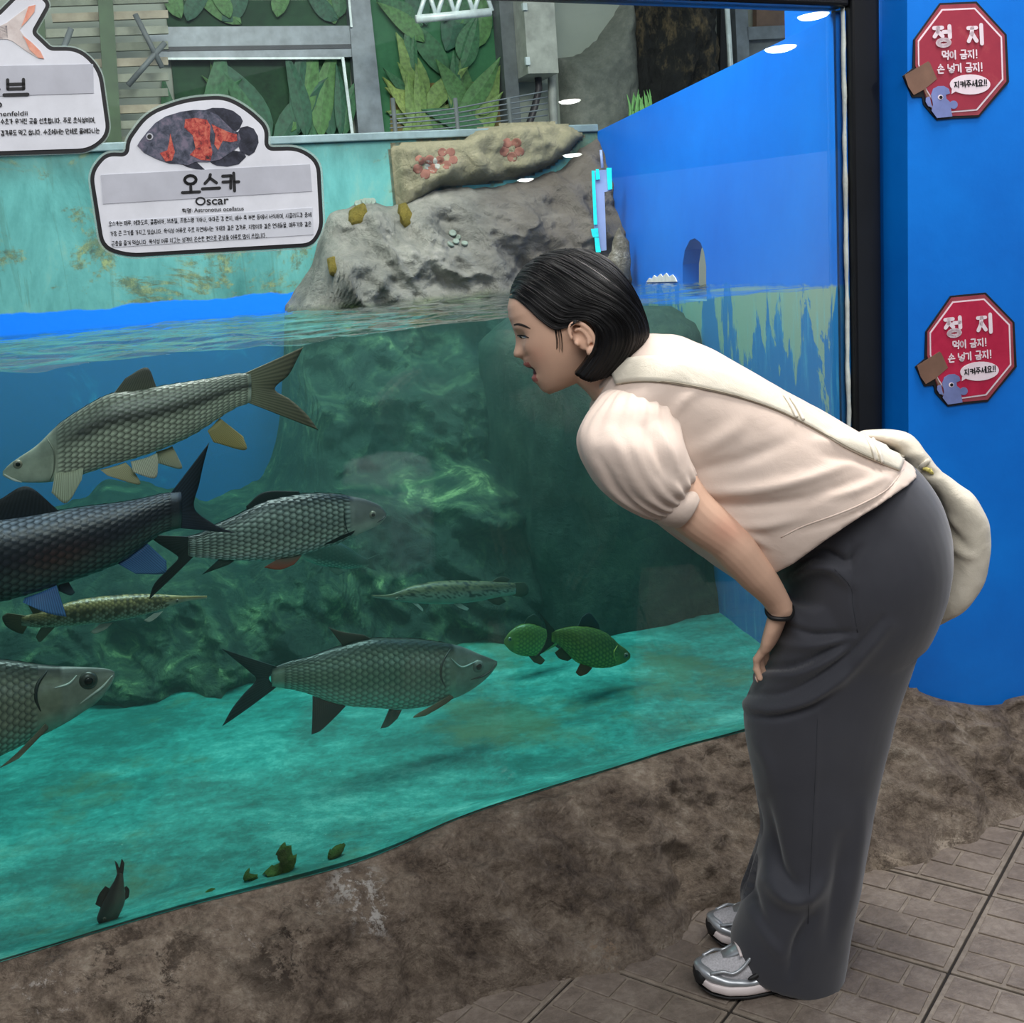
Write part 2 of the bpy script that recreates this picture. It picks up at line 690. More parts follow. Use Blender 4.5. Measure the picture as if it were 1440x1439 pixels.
for i in range(NU):
    for j in range(NV):
        a, b = i / (NU - 1), j / (NV - 1)
        p = (fl[0] * (1 - a) + fl[1] * a) * (1 - b) + (fl[3] * (1 - a) + fl[2] * a) * b
        z = 0.205 + 0.012 * fbm(p[0] * 2.5, p[1] * 2.5, 3, 4)
        k_ = max(0, 1 - b * 14)
        z = z * (1 - k_) + (float(np.interp(p[0], tl[:, 0], tl[:, 2])) + 0.002) * k_
        V.append((p[0], p[1], z))
tank_floor = mesh('floor_tank', V, grid_faces(NU, NV), M_tankfloor)
tag(tank_floor, 'pale teal painted bottom of the aquarium, patchy with silt', kind='structure')

# side wall with an arched opening, bright blue above the water, peeling paint and painted-in caustic streaks below
t = NT('tank_side_paint')
v = t.coord()
f = t.noise(v, 1.6, 7, 0.6)
c = t.ramp(f, [(0.3, (0, 110, 226)), (0.7, (6, 132, 250))])
g = t.n('ShaderNodeNewGeometry')
sep = t.n('ShaderNodeSeparateXYZ')
t.l(g.outputs['Position'], sep.inputs[0])
below = t.smooth(t.math('ADD', sep.outputs['Z'], t.math('MULTIPLY', t.noise(v, 16, 5), 0.03)), Z_WATER + 0.018, Z_WATER + 0.008)
pe = t.noise(t.coord('Object', (2.6, 2.6, 1.0)), 2.6, 8, 0.66, 0.5)
pe = t.math('ADD', pe, t.math('MULTIPLY', sep.outputs['Z'], 0.32))
peel = t.smooth(pe, 0.875, 0.895)
uw = t.mix(peel, (20, 128, 204), (160, 186, 170))
st = t.smooth(t.noise(t.coord('Object', (10, 10, 1.2)), 4, 6, 0.7), 0.5, 0.75)
uw = t.mix(t.math('MULTIPLY', st, 0.5), uw, (120, 214, 236))  # pale streaks painted in for caustic light under water
c = t.mix(below, c, uw)
t.bsdf(c, 0.45, 0, 0.35, t.bump(t.noise(v, 30, 6), 0.15, 0.004))
M_side = t.m
sideP = lambda x, y: atp(x, y, TR0, SN)
L_side = np.linalg.norm(TR1 - TR0)


def side_uv(P):
    return float(np.dot(P - TR0, ST)), float(P[2])


arch_px = [(960, 398), (960, 372), (963, 352), (970, 338), (977, 335), (985, 341), (990, 354), (993, 374), (993, 398)]
arch = [side_uv(sideP(*p)) for p in arch_px]
zb = Z_WATER - 0.05
arch = [(arch[0][0], zb)] + arch + [(arch[-1][0], zb)]
outer = [(-0.0, 0.1), (L_side, 0.1), (L_side, Z_TOP - 0.005), (-0.0, Z_TOP - 0.005)]
loops = [[Vector((a, b, 0)) for a, b in outer], [Vector((a, b, 0)) for a, b in arch]]
tris = tessellate_polygon(loops)
flat = outer + arch
W = lambda a, b, o: TR0 + ST * a + np.array([0, 0, b]) - SN * o
V = [W(a, b, 0) for a, b in flat] + [W(a, b, 0.055) for a, b in flat]
K = len(flat)
F = [tuple(q) for q in tris] + [tuple(i + K for i in reversed(q)) for q in tris]
for lo, hi in ((0, 4), (4, K)):
    for i in range(lo, hi):
        k = lo + (i - lo + 1) % (hi - lo)
        F.append((i, k, k + K, i + K))
tank_right = mesh('wall_tank_right', V, F, M_side, smooth=False)
fix_normals(tank_right.data)
tag(tank_right, 'bright blue tank side wall with a small arched opening at the water', kind='structure')
corner = box('trim_2', TR0 + ST * 0.05 + SN * 0.006 + np.array([0, 0, 0.97]), ST * 0.042, SN * 0.007, (0, 0, 0.86), M_side)
tag(corner, 'raised blue corner strip along the tank side wall', kind='structure')
M_white = plain('white_paint', (225, 232, 235), 0.6)
ice_px = [(910, 397), (914, 391), (918, 392), (921, 387), (925, 390), (930, 385), (933, 389), (938, 384), (942, 389), (947, 386), (951, 391), (953, 396)]
ice = prism('iceberg_patch', [sideP(*p) + SN * 0.004 for p in ice_px], SN, 0.003, M_white)
tag(ice, 'small white jagged iceberg painted low on the blue tank wall', 'painted patch')

# back wall: jungle mural, blue band at the water line, blue under water
t = NT('tank_back_mural')
v = t.coord('Object', (1, 1, 1))
g = t.n('ShaderNodeNewGeometry')
sep = t.n('ShaderNodeSeparateXYZ')
t.l(g.outputs['Position'], sep.inputs[0])
Z = sep.outputs['Z']
f = t.noise(t.coord('Object', (2.5, 2.5, 1.0)), 2.0, 9, 0.7, 0.3)
c = t.ramp(f, [(0.28, (48, 104, 102)), (0.44, (76, 138, 136)), (0.58, (92, 158, 156)), (0.72, (120, 164, 152))])
tr = t.smooth(t.noise(t.coord('Object', (14, 14, 0.9)), 1.6, 7, 0.7, 0.8), 0.57, 0.63)
c = t.mix(t.math('MULTIPLY', tr, 0.35), c, (70, 110, 100))
fo = t.smooth(t.noise(t.coord('Object', (1, 1, 1.3)), 3.0, 9, 0.75, 0.4), 0.52, 0.60)
leafc = t.ramp(t.noise(v, 24, 6, 0.8), [(0.35, (62, 76, 64)), (0.5, (98, 112, 82)), (0.65, (146, 158, 104))])
c = t.mix(t.math('MULTIPLY', fo, 0.85), c, leafc)
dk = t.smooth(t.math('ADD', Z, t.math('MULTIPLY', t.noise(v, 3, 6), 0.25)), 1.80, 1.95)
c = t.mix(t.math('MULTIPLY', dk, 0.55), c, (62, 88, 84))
wob = t.math('ADD', Z, t.math('MULTIPLY', t.noise(v, 5, 6), 0.05))
band = t.smooth(wob, Z_WATER + 0.098, Z_WATER + 0.090)
c = t.mix(band, c, (0, 122, 246))
uwc = t.mix(t.smooth(t.noise(v, 7, 8, 0.75, 0.8), 0.55, 0.72), (12, 100, 176), (48, 146, 206))
uw = t.smooth(Z, Z_WATER + 0.005, Z_WATER - 0.005)
c = t.mix(uw, c, uwc)
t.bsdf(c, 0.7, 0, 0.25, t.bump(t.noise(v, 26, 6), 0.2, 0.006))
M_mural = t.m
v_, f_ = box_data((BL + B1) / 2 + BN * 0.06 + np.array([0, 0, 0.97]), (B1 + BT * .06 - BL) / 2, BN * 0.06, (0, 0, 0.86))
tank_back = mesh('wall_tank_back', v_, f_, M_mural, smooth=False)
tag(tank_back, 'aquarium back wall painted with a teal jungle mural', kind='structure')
M_ledge = plain('ledge_paint', (112, 132, 136), 0.5)
lp = box('trim_3', (BL + B1) / 2 + BN * 0.061 + np.array([0, 0, Z_TOP + 0.008]), (B1 - BL) / 2, BN * 0.073, (0, 0, 0.014), M_ledge, bevel=0.004)
tag(lp, 'grey ledge capping the aquarium back wall', kind='structure')

# ---------- window_1: the aquarium glass with its frame
win = empty('window_1', GR)
tag(win, 'large clear aquarium pane with black metal frame', kind='structure')
t = NT('aquarium_glass')
tr_ = t.n('ShaderNodeBsdfTransparent'); tr_.inputs[0].default_value = (0.955, 0.985, 0.975, 1)
gls = t.n('ShaderNodeBsdfGlossy'); gls.inputs['Roughness'].default_value = 0.0
gls.inputs['Color'].default_value = (1, 1, 1, 1)
fr = t.n('ShaderNodeFresnel'); fr.inputs['IOR'].default_value = 1.33
mx = t.n('ShaderNodeMixShader')
t.l(fr.outputs[0], mx.inputs[0]); t.l(tr_.outputs[0], mx.inputs[1]); t.l(gls.outputs[0], mx.inputs[2])
t.l(mx.outputs[0], t.out.inputs['Surface'])
M_glass = t.m
mid = (GL + GR) / 2
box('pane', np.array([mid[0], mid[1], (0.19 + Z_TOP) / 2]) + GN * 0.012, (GR - GL) / 2, GN * 0.010, (0, 0, (Z_TOP - 0.19) / 2), M_glass, win)
M_frame = plain('frame_black', (9, 11, 16), 0.35, 0.2, 0.5, 0.3)
M_seal = plain('sealant', (196, 204, 200), 0.6, bump=0.4)
ctr = GR + GT * 0.046
box('frame', np.array([ctr[0], ctr[1], 1.05]) + GN * 0.012, GT * 0.040, GN * 0.034, (0, 0, 0.98), M_frame, win, 0.006)
box('frame', np.array([mid[0], mid[1], Z_TOP + 0.045]) + GN * 0.012, (GR - GL) / 2 + GT * 0.0, GN * 0.032, (0, 0, 0.045), M_frame, win, 0.006)
rs = [GR - GT * 0.001 - GN * 0.001 + np.array([0.002 * fbm(z * 9, 1, 2), 0, z]) for z in np.linspace(0.24 - .25, Z_TOP - .25, 90)]
v_, f_ = tube_data([p for p in rs], [0.005 + 0.002 * fbm(p[2] * 14, 3, 1) for p in rs], 8)
mesh('sealant_bead', v_, f_, M_seal, win)
adopt(win)

# ---------- water
WX = [GL + GN * 0.026, GR + GN * 0.026 - GT * 0.004, B1 - BN * .001, BL - BN * .001]


def wave(x, y):
    q = 0.008 * fbm(x * 1.6 + 3, y * 3.2, 1.0, 3) + 0.0105 * fbm(x * 4.0 - y * 2, y * 9.5 + x * 3, 4.0, 3)
    return q + 0.0025 * math.sin(6 * x + 21 * y + 3 * fbm(x * 2, y * 2, 0))


NU, NV = 220, 260
V = []
for i in range(NU):
    for j in range(NV):
        a, b = i / (NU - 1), (j / (NV - 1)) ** 1.5
        p = (WX[0] * (1 - a) + WX[1] * a) * (1 - b) + (WX[3] * (1 - a) + WX[2] * a) * b
        V.append((p[0], p[1], Z_WATER + wave(p[0], p[1])))
F = grid_faces(NU, NV)
nv0 = len(V)
edge = [(i * NV) for i in range(NU)] + [(NU - 1) * NV + j for j in range(1, NV)] + [i * NV + NV - 1 for i in range(NU - 2, -1, -1)] + [j for j in range(NV - 2, 0, -1)]
for e in edge:
    V.append((V[e][0], V[e][1], 0.12))
ne = len(edge)
for i in range(ne):
    k = (i + 1) % ne
    F.append((edge[i], edge[k], nv0 + k, nv0 + i))
F.append(tuple(nv0 + i for i in range(ne)))
t = NT('tank_water')
tr_ = t.n('ShaderNodeBsdfTransparent')
gls = t.n('ShaderNodeBsdfGlossy'); gls.inputs['Roughness'].default_value = 0.02
gls.inputs['Color'].default_value = (0.92, 0.97, 0.96, 1)
fr = t.n('ShaderNodeFresnel'); fr.inputs['IOR'].default_value = 1.33
g = t.n('ShaderNodeNewGeometry')
sep = t.n('ShaderNodeSeparateXYZ')
t.l(g.outputs['True Normal'], sep.inputs[0])
top = t.math('GREATER_THAN', t.math('ABSOLUTE', sep.outputs['Z']), 0.5)
front = t.math('SUBTRACT', 1.0, g.outputs['Backfacing'])
mx = t.n('ShaderNodeMixShader')
t.l(t.math('MULTIPLY', t.math('MULTIPLY', fr.outputs[0], top), front), mx.inputs[0])
t.l(tr_.outputs[0], mx.inputs[1]); t.l(gls.outputs[0], mx.inputs[2])
t.l(mx.outputs[0], t.out.inputs['Surface'])
ab = t.n('ShaderNodeVolumeAbsorption'); ab.inputs['Color'].default_value = (0.26, 0.75, 0.74, 1); ab.inputs['Density'].default_value = 0.95
scv = t.n('ShaderNodeVolumeScatter'); scv.inputs['Color'].default_value = (0.42, 0.80, 0.72, 1); scv.inputs['Density'].default_value = 0.105
scv.inputs['Anisotropy'].default_value = 0.2
ad = t.n('ShaderNodeAddShader')
t.l(ab.outputs[0], ad.inputs[0]); t.l(scv.outputs[0], ad.inputs[1])
t.l(ad.outputs[0], t.out.inputs['Volume'])
t.m.volume_intersection_method = 'FAST' if hasattr(t.m, 'volume_intersection_method') else t.m.volume_intersection_method
M_water = t.m
water = mesh('water', V, F, M_water)
fix_normals(water.data)
tag(water, 'murky teal water filling the aquarium with a rippled surface', 'water', kind='stuff')

# ================================================================== HALL BEHIND THE TANK
HB = np.array([0.0, 6.0, 0.0])
UZ = np.array([0, 0, 1.0])


def hp(x, y, off=0.0):
    return atp(x, y, HB - BN * off, BN)


t = NT('hall_plaster')
v = t.coord()
c = t.ramp(t.noise(v, 1.5, 8, 0.6), [(0.3, (150, 160, 146)), (0.7, (176, 184, 170))])
t.bsdf(c, 0.8, 0, 0.2, t.bump(t.noise(v, 30, 5), 0.1, 0.005))
M_plaster = t.m
wb_ = box('wall_back', HB + BN * 0.1 + BT * 0.2 + UZ * 1.6, BT * 4.6, BN * 0.1, UZ * 1.6, M_plaster)
tag(wb_, 'pale grey green plaster wall of the hall behind the tank', kind='structure')
hf = mesh('floor_hall', [BL + BN * .13 - BT * 2 , B1 + BN * .13 + BT * 4, HB + BT * 5 , HB - BT * 5], [(0, 1, 2, 3)], plain('hall_floor', (96, 92, 84), 0.7))
tag(hf, 'dull concrete floor of the passage behind the tank', kind='structure')

M_alu = plain('aluminium_frame', (112, 122, 126), 0.4, 0.3)
M_alul = plain('aluminium_edge', (205, 220, 216), 0.35, 0.1)
M_dkgreen = rock_mat('mural_dark_green', [(0.3, (18, 34, 26)), (0.5, (34, 70, 46)), (0.7, (52, 96, 62))], 2.5, 0.0, 0.7)
M_green = rock_mat('mural_mid_green', [(0.3, (40, 92, 62)), (0.5, (58, 118, 78)), (0.7, (84, 132, 84))], 2.0, 0.0, 0.7)
leaf_cols = [(56, 104, 68), (78, 122, 68), (112, 142, 76), (136, 158, 84), (44, 90, 66), (108, 102, 56)]
M_leaf = [plain('mural_leaf_paint_%d' % i, c, 0.6, var=0.2) for i, c in enumerate(leaf_cols)]
M_petal = plain('mural_petal_paint', (196, 84, 70), 0.6)


def leaf_mesh(seed):
    r = random.Random(seed)
    bend = r.uniform(-0.35, 0.35)
    n = 9
    V, F = [], []
    for k, zz in ((0, 0.0), (1, 0.012)):
        for i in range(n):
            u = i / (n - 1)
            wdt = 0.16 * math.sin(math.pi * min(1, u ** 0.75 * 0.98 + 0.02)) + 0.004
            x = bend * u * u
            V += [(x - wdt, u, zz * 0.6), (x, u, zz), (x + wdt, u, zz * 0.6)]
    for k in (0, 1):
        o = k * n * 3
        for i in range(n - 1):
            for j in range(2):
                q = (o + i * 3 + j, o + i * 3 + j + 1, o + i * 3 + j + 4, o + i * 3 + j + 3)
                F.append(q if k else q[::-1])
    m_ = bpy.data.meshes.new('leaf')
    m_.from_pydata(V, [], F)
    return m_


leaf_shapes = {}
for s in range(5):
    for ci, mm in enumerate(M_leaf):
        d = leaf_mesh(s)
        d.materials.append(mm)
        leaf_shapes[(s, ci)] = d


def add_leaf(parent, x, y, length, ang, ci, off, wide=1.0):
    """A flat painted cut-out leaf on the hall wall; ang is measured from straight up, in degrees."""
    p = hp(x, y, off)
    sc = length / FPX * 6.0
    o = link('leaf', leaf_shapes[(random.randrange(5), ci)], parent)
    a = math.radians(ang)
    yv = BT * math.sin(a) + UZ * math.cos(a)
    zv = -BN
    xv = np.cross(yv, zv)
    m_ = Matrix(((xv[0] * sc * wide, yv[0] * sc, zv[0], p[0]), (xv[1] * sc * wide, yv[1] * sc, zv[1], p[1]), (xv[2] * sc * wide, yv[2] * sc, zv[2], p[2]), (0, 0, 0, 1)))
    o.matrix_world = m_
    return o


def hquad(name, px, mat, parent=None, off=0.02, thick=0.02):
    return prism(name, [hp(x, y, off) for x, y in px], -BN, thick, mat, parent)


# window of the hall door with dark leaves behind it
door = empty('door_1', hp(420, 330))
tag(door, 'grey aluminium framed door with a jungle picture panel', kind='structure')
pan = hquad('panel', [(232, 0), (490, 0), (498, 300), (262, 300)], M_dkgreen, door, 0.012, 0.01)
hquad('jamb', [(486, -40), (516, -40), (553, 300), (513, 300)], M_alu, door, 0.07, 0.06)
hquad('rail', [(205, 38), (492, 36), (496, 80), (222, 82)], M_alu, door, 0.06, 0.05)
hquad('rail', [(222, 66), (494, 62), (495, 68), (224, 72)], plain('rail_groove', (52, 60, 64), 0.5), door, 0.064, 0.01)
hquad('edge_trim', [(226, 81), (482, 80), (483, 83), (228, 84)], M_alul, door, 0.072, 0.01)
hquad('edge_trim', [(480, 80), (484, 80), (512, 300), (508, 300)], M_alul, door, 0.085, 0.01)
hquad('edge_trim', [(486, -40), (489, -40), (496, 38), (493, 38)], M_alul, door, 0.085, 0.01)
rnd = random.Random(3)
for k in range(16):
    add_leaf(door, rnd.uniform(255, 485), rnd.uniform(180, 215), rnd.uniform(70, 130), rnd.uniform(-38, 34), rnd.choice([0, 4, 4, 0, 1]), 0.02 + 0.002 * k, rnd.uniform(0.5, 0.9))
for k in range(9):
    add_leaf(door, rnd.uniform(250, 480), rnd.uniform(20, 36), rnd.uniform(40, 70), rnd.uniform(-60, 60), rnd.choice([0, 4, 1]), 0.02 + 0.002 * k, 1.2)
adopt(door)

bt = lambda p: float((p - HB) @ BT)
POST_L = bt(hp(706, 60, 0.12))                       # the post's edge towards the mural, along the wall
POST_R = min(bt(hp(737, -40, 0.26)), bt(hp(743, 104, 0.26))) - 0.001
on_wall = lambda s_, z, off: HB + BT * s_ + UZ * z - BN * off
mural = empty('leaf_mural', hp(630, 320))
tag(mural, 'painted jungle mural of light green leaves beside the grey cable box', 'mural')


def mural_panel(px_l, off, th, mat):
    L_ = [hp(x, y, off) for x, y in px_l]
    prism('panel', [L_[0], on_wall(POST_L, L_[0][2], off), on_wall(POST_L, L_[1][2], off), L_[1]], -BN, th, mat, mural)


mural_panel([(512, -40), (552, 300)], 0.012, 0.01, M_green)
mural_panel([(548, 118), (552, 300)], 0.016, 0.004, rock_mat('mural_brown', [(0.3, (96, 96, 56)), (0.5, (124, 112, 66)), (0.7, (150, 128, 72))], 3.0, 0.0, 0.7))
JAMB_R = bt(hp(548, 200, 0.07))


def keep_on_mural(o):
    """Slide a leaf sideways until no tip reaches into the post or the door jamb."""
    M_ = o.matrix_world
    ss = [bt(np.array(M_ @ v.co)) for v in o.data.vertices]
    sh_ = min(0.0, POST_L - 0.004 - max(ss))
    if min(ss) + sh_ < JAMB_R + 0.004 and sh_ == 0.0:
        sh_ = JAMB_R + 0.004 - min(ss)
    o.matrix_world = Matrix.Translation(Vector(BT * sh_)) @ M_


for k in range(34):
    x = rnd.uniform(560, 690)
    keep_on_mural(add_leaf(mural, x, rnd.uniform(150, 215), rnd.uniform(40, 105), rnd.uniform(-65, 65), rnd.choice([1, 2, 3, 2, 0]), 0.022 + 0.002 * k, rnd.uniform(0.6, 1.2)))
for k in range(16):
    keep_on_mural(add_leaf(mural, rnd.uniform(545, 690), rnd.uniform(20, 110), rnd.uniform(50, 100), rnd.uniform(-70, 70), rnd.choice([0, 4, 0, 1]), 0.022 + 0.002 * k, rnd.uniform(0.7, 1.3)))
adopt(mural)

M_post = plain('hall_post_grey', (96, 104, 104), 0.6)
o = prism('hall_post', [on_wall(POST_L, 3.1, 0.12), on_wall(POST_R, 3.1, 0.12), on_wall(POST_R, 0.0, 0.12), on_wall(POST_L, 0.0, 0.12)], -BN, 0.108, M_post)
tag(o, 'slim grey post beside the cable box in the hall', 'post')
cb = empty('cable_box', hp(762, 104, 0.1))
tag(cb, 'pale grey metal cable box mounted on the hall wall', 'cable box')
zb_ = hp(763, 103, 0.26)[2]
BX_R = bt(hp(783, 60, 0.26))
prism('body', [on_wall(POST_R + 0.001, 3.0, 0.26), on_wall(BX_R, 3.0, 0.26), on_wall(BX_R, zb_, 0.26), on_wall(POST_R + 0.001, zb_, 0.26)], -BN, 0.258, plain('box_grey', (166, 172, 160), 0.45), cb)
hquad('hinge', [(739, 80), (745, 80), (746, 91), (740, 91)], M_alul, cb, 0.275, 0.02)
hquad('hinge', [(735, 4), (741, 4), (742, 14), (736, 14)], M_alul, cb, 0.275, 0.02)
v_, f_ = tube_data([hp(x, y, 0.14) for x, y in ((756, 103), (758, 125), (752, 150), (744, 175), (735, 230), (730, 300))], 0.018, 10)
mesh('cable', v_, f_, plain('cable_black', (46, 44, 46), 0.5), cb)
v_, f_ = tube_data([hp(x, y, 0.12) for x, y in ((776, 103), (777, 140), (780, 200), (784, 300))], 0.022, 10)
mesh('conduit', v_, f_, plain('conduit_grey', (150, 156, 148), 0.5), cb)
adopt(cb)


def inside(poly, x, y):
    c, n = False, len(poly)
    for i in range(n):
        x1, y1 = poly[i]; x2, y2 = poly[(i + 1) % n]
        if (y1 > y) != (y2 > y) and x < (x2 - x1) * (y - y1) / (y2 - y1) + x1:
            c = not c
    return c


def edge_dist(poly, x, y):
    best = 1e9
    for i in range(len(poly)):
        a = np.array(poly[i]); b = np.array(poly[(i + 1) % len(poly)])
        ab = b - a
        tt = np.clip(np.dot(np.array([x, y]) - a, ab) / max(ab @ ab, 1e-9), 0, 1)
        best = min(best, float(np.hypot(*(a + ab * tt - (x, y)))))
    return best


def relief(name, px, p0, t_, n_, depth, k, amp, freq, mat, parent=None, res=70, stretch=(1, 1), cols=None):
    """A rock face standing out of a wall: px outline on the plane (p0, n_), bulging towards the visitors, closed at the wall."""
    pts = [atp(x, y, p0, n_) for x, y in px]
    poly = [(float(np.dot(p - p0, t_)), float(p[2])) for p in pts]
    a0, a1 = min(p[0] for p in poly), max(p[0] for p in poly)
    z0, z1 = min(p[1] for p in poly), max(p[1] for p in poly)
    st = max(a1 - a0, z1 - z0) / res
    na, nb = int((a1 - a0) / st) + 3, int((z1 - z0) / st) + 3
    idx, V = {}, []
    for i in range(na):
        for j in range(nb):
            a, b = a0 - st + i * st, z0 - st + j * st
            ins = inside(poly, a, b)
            d = edge_dist(poly, a, b)
            if not ins and d > st * 1.5:
                continue
            h = depth * (1 - math.exp(-d / k)) if ins else -0.02
            h2 = amp * (fbm(a * freq * stretch[0], b * freq * stretch[1], depth * 7, 5) + 0.6 * (0.6 - abs(fbm(a * freq * 2 * stretch[0] + 4, b * freq * 2 * stretch[1], 2, 4))))
            e = min(1, d / (k * 0.6)) if ins else 0
            idx[(i, j)] = len(V)
            V.append(p0 + t_ * a + UZ * b - n_ * (h + h2 * e))
    F = [(idx[(i, j)], idx[(i + 1, j)], idx[(i + 1, j + 1)], idx[(i, j + 1)]) for (i, j) in idx if all(q in idx for q in ((i + 1, j), (i + 1, j + 1), (i, j + 1)))]
    o = mesh(name, V, F, mat, parent)
    return o


M_pillar = rock_mat('pillar_rock', [(0.3, (74, 82, 76)), (0.5, (112, 118, 108)), (0.7, (150, 152, 140))], 3.0, 0.6)
o = relief('rock_pillar', [(784, 82), (800, 80), (815, 75), (838, 56), (855, 32), (872, 6), (890, -30), (900, 260), (792, 260)], HB, BT, BN, 0.15, 0.05, 0.05, 3, M_pillar)
tag(o, 'rough grey rock pillar with a ragged plaster edge in the hall', 'rock pillar')
M_bark = rock_mat('bark', [(0.34, (14, 16, 16)), (0.5, (34, 36, 32)), (0.6, (104, 92, 66)), (0.74, (136, 118, 84))], 5.0, 1.0, stretch=(1, 1, 0.5))
o = relief('bark_column', [(874, -30), (1000, -30), (1006, 240), (880, 240)], HB, BT, BN, 0.30, 0.12, 0.12, 4.5, M_bark, stretch=(1.4, 0.6))
tag(o, 'dark bark covered column rising behind the blue tank wall', 'column')
v_, f_ = tube_data([hp(1020, -30, 0.2), hp(1034, 200, 0.2)], 0.014, 10)
o = mesh('steel_pole', v_, f_, M_alul)
tag(o, 'thin bright steel pole beside the bark column', 'pole')
o = hquad('dark_strip', [(1014, -30), (1019, -30), (1026, 200), (1012, 200)], M_frame, None, 0.05, 0.04)
tag(o, 'narrow black strip on the wall behind the steel pole', 'strip')
gate = empty('hall_gate', hp(1080, 220, 0.1))
tag(gate, 'grey framed gate above the blue tank wall, beside the steel pole', 'gate')
hquad('stile', [(1032, -30), (1050, -30), (1058, 200), (1042, 200)], M_alu, gate, 0.1, 0.08)
hquad('rail', [(1050, 38), (1180, 32), (1180, 50), (1052, 56)], M_alu, gate, 0.1, 0.06)
hquad('board', [(1064, -30), (1105, -30), (1105, 37), (1064, 38)], plain('gate_board', (98, 78, 62), 0.6), gate, 0.09, 0.04)
hquad('lower_panel', [(1052, 56), (1180, 50), (1180, 200), (1056, 200)], M_post, gate, 0.06, 0.03)
adopt(gate)

# grass tuft at the foot of the bark column
tuft = empty('grass_tuft', hp(900, 160, 0.45))
tag(tuft, 'small bright green grass tuft at the foot of the bark column', 'plant')
M_grass = plain('grass_blade', (112, 176, 96), 0.5)
for k in range(16):
    x = 886 + k * 2.1
    p = [hp(x, 172, 0.45 + 0.01 * (k % 3)), hp(x + rnd.uniform(-3, 3), 152, 0.45), hp(x + rnd.uniform(-9, 9), rnd.uniform(124, 140), 0.45)]
    v_, f_ = tube_data(catmull(p, 6), [0.010, 0.010, 0.009, 0.007, 0.005, 0.001], 4)
    mesh('leaf', v_, f_, M_grass, tuft)
adopt(tuft)

# slats and posts added in place of the roof trusses mirrored in the glass
reflection = empty('roof_reflection', hp(170, 330, 0.4))
tag(reflection, 'slats and green posts standing in for roof trusses mirrored in the glass behind the barb sign', 'reflection')
M_slat = [plain('mirrored_slat_%d' % i, c, 0.7) for i, c in enumerate([(140, 146, 130), (118, 126, 110), (158, 152, 132)])]
M_rpost = plain('mirrored_post', (62, 86, 58), 0.6)
for k in range(13):
    y = -30 + k * 22
    hquad('slat', [(60 + k % 3 * 6, y + 5), (236, y), (237, y + 11), (62 + k % 3 * 6, y + 17)], M_slat[k % 3], reflection, 0.36 + 0.03 * (k % 2), 0.02)
hquad('post', [(135, -40), (156, -40), (178, 300), (157, 300)], M_rpost, reflection, 0.44, 0.05)
hquad('post', [(40, -40), (58, -40), (80, 300), (62, 300)], M_rpost, reflection, 0.44, 0.05)
for a, b in (((190, 20), (228, 95)), ((100, 40), (70, 120)), ((180, 120), (232, 60))):
    v_, f_ = tube_data([hp(*a, .46), hp(*b, .46)], 0.012, 8)
    mesh('brace', v_, f_, M_post, reflection)
adopt(reflection)

# wire fence in front of the mural
fence = empty('wire_fence', hp(650, 330, 0.6))
tag(fence, 'low fence of thin horizontal wires in front of the jungle mural', 'fence')
for k in range(8):
    y = 158 + k * 6.5
    v_, f_ = tube_data(catmull([hp(548, y + 4 - k * 0.4, 0.6), hp(630, y - 4, 0.6), hp(700, y - 17 + k, 0.6), hp(770, y - 30 + 2 * k, 0.6)], 14), 0.0035, 6)
    mesh('wire', v_, f_, M_alu, fence)
for x in (552, 640, 715):
    v_, f_ = tube_data([hp(x, 138, 0.6), hp(x + 14, 300, 0.6)], 0.010, 8)
    mesh('post', v_, f_, M_post, fence)
adopt(fence)

# girder added in place of the roof structure mirrored in the glass
gird = empty('mirrored_girder', hp(640, 27, 0.7))
tag(gird, 'white lattice girder standing in for the roof structure mirrored in the glass', 'girder')
for a, b in (((585, 27), (690, 17)), ((578, -14), (690, -24))):
    v_, f_ = tube_data([hp(*a, .7), hp(*b, .7)], 0.018, 8)
    mesh('chord', v_, f_, M_alul, gird)
for k in range(8):
    x = 588 + k * 13
    v_, f_ = tube_data([hp(x, 26 - (x - 585) * .1, .7), hp(x + 13 if k % 2 else x + 13, -15 - (x - 585) * .1, .7)] if k % 2 == 0 else [hp(x, -15 - (x - 585) * .1, .7), hp(x + 13, 25 - (x - 585) * .1, .7)], 0.010, 6)
    mesh('strut', v_, f_, M_alul, gird)
adopt(gird)

# ================================================================== ROCKS IN THE TANK
t = NT('tank_rock')
v = t.coord()
f = t.math('ADD', t.math('MULTIPLY', t.noise(v, 3.0, 9, 0.7, 0.7), 0.7), t.math('MULTIPLY', t.noise(v, 22, 6, 0.7), 0.3))
c = t.ramp(f, [(0.32, (78, 80, 76)), (0.46, (118, 120, 114)), (0.58, (146, 146, 138)), (0.72, (182, 178, 170))])
g = t.n('ShaderNodeNewGeometry')
sep = t.n('ShaderNodeSeparateXYZ')
t.l(g.outputs['Position'], sep.inputs[0])
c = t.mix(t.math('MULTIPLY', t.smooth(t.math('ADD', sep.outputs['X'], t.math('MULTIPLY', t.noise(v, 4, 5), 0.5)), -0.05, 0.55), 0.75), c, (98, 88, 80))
wet = t.smooth(t.math('ADD', sep.outputs['Z'], t.math('MULTIPLY', t.noise(v, 9, 5), 0.04)), Z_WATER + 0.05, Z_WATER + 0.01)
alg = t.ramp(t.noise(v, 5, 9, 0.72, 0.8), [(0.36, (40, 46, 42)), (0.5, (66, 76, 64)), (0.60, (110, 122, 90)), (0.70, (214, 218, 150))])
c = t.mix(wet, c, alg)
t.bsdf(c, 0.7, 0, 0.35, t.bump(t.math('ADD', t.noise(v, 9, 10, 0.72, 1.0), t.math('MULTIPLY', t.noise(v, 60, 5), 0.3)), 1.0, 0.035))
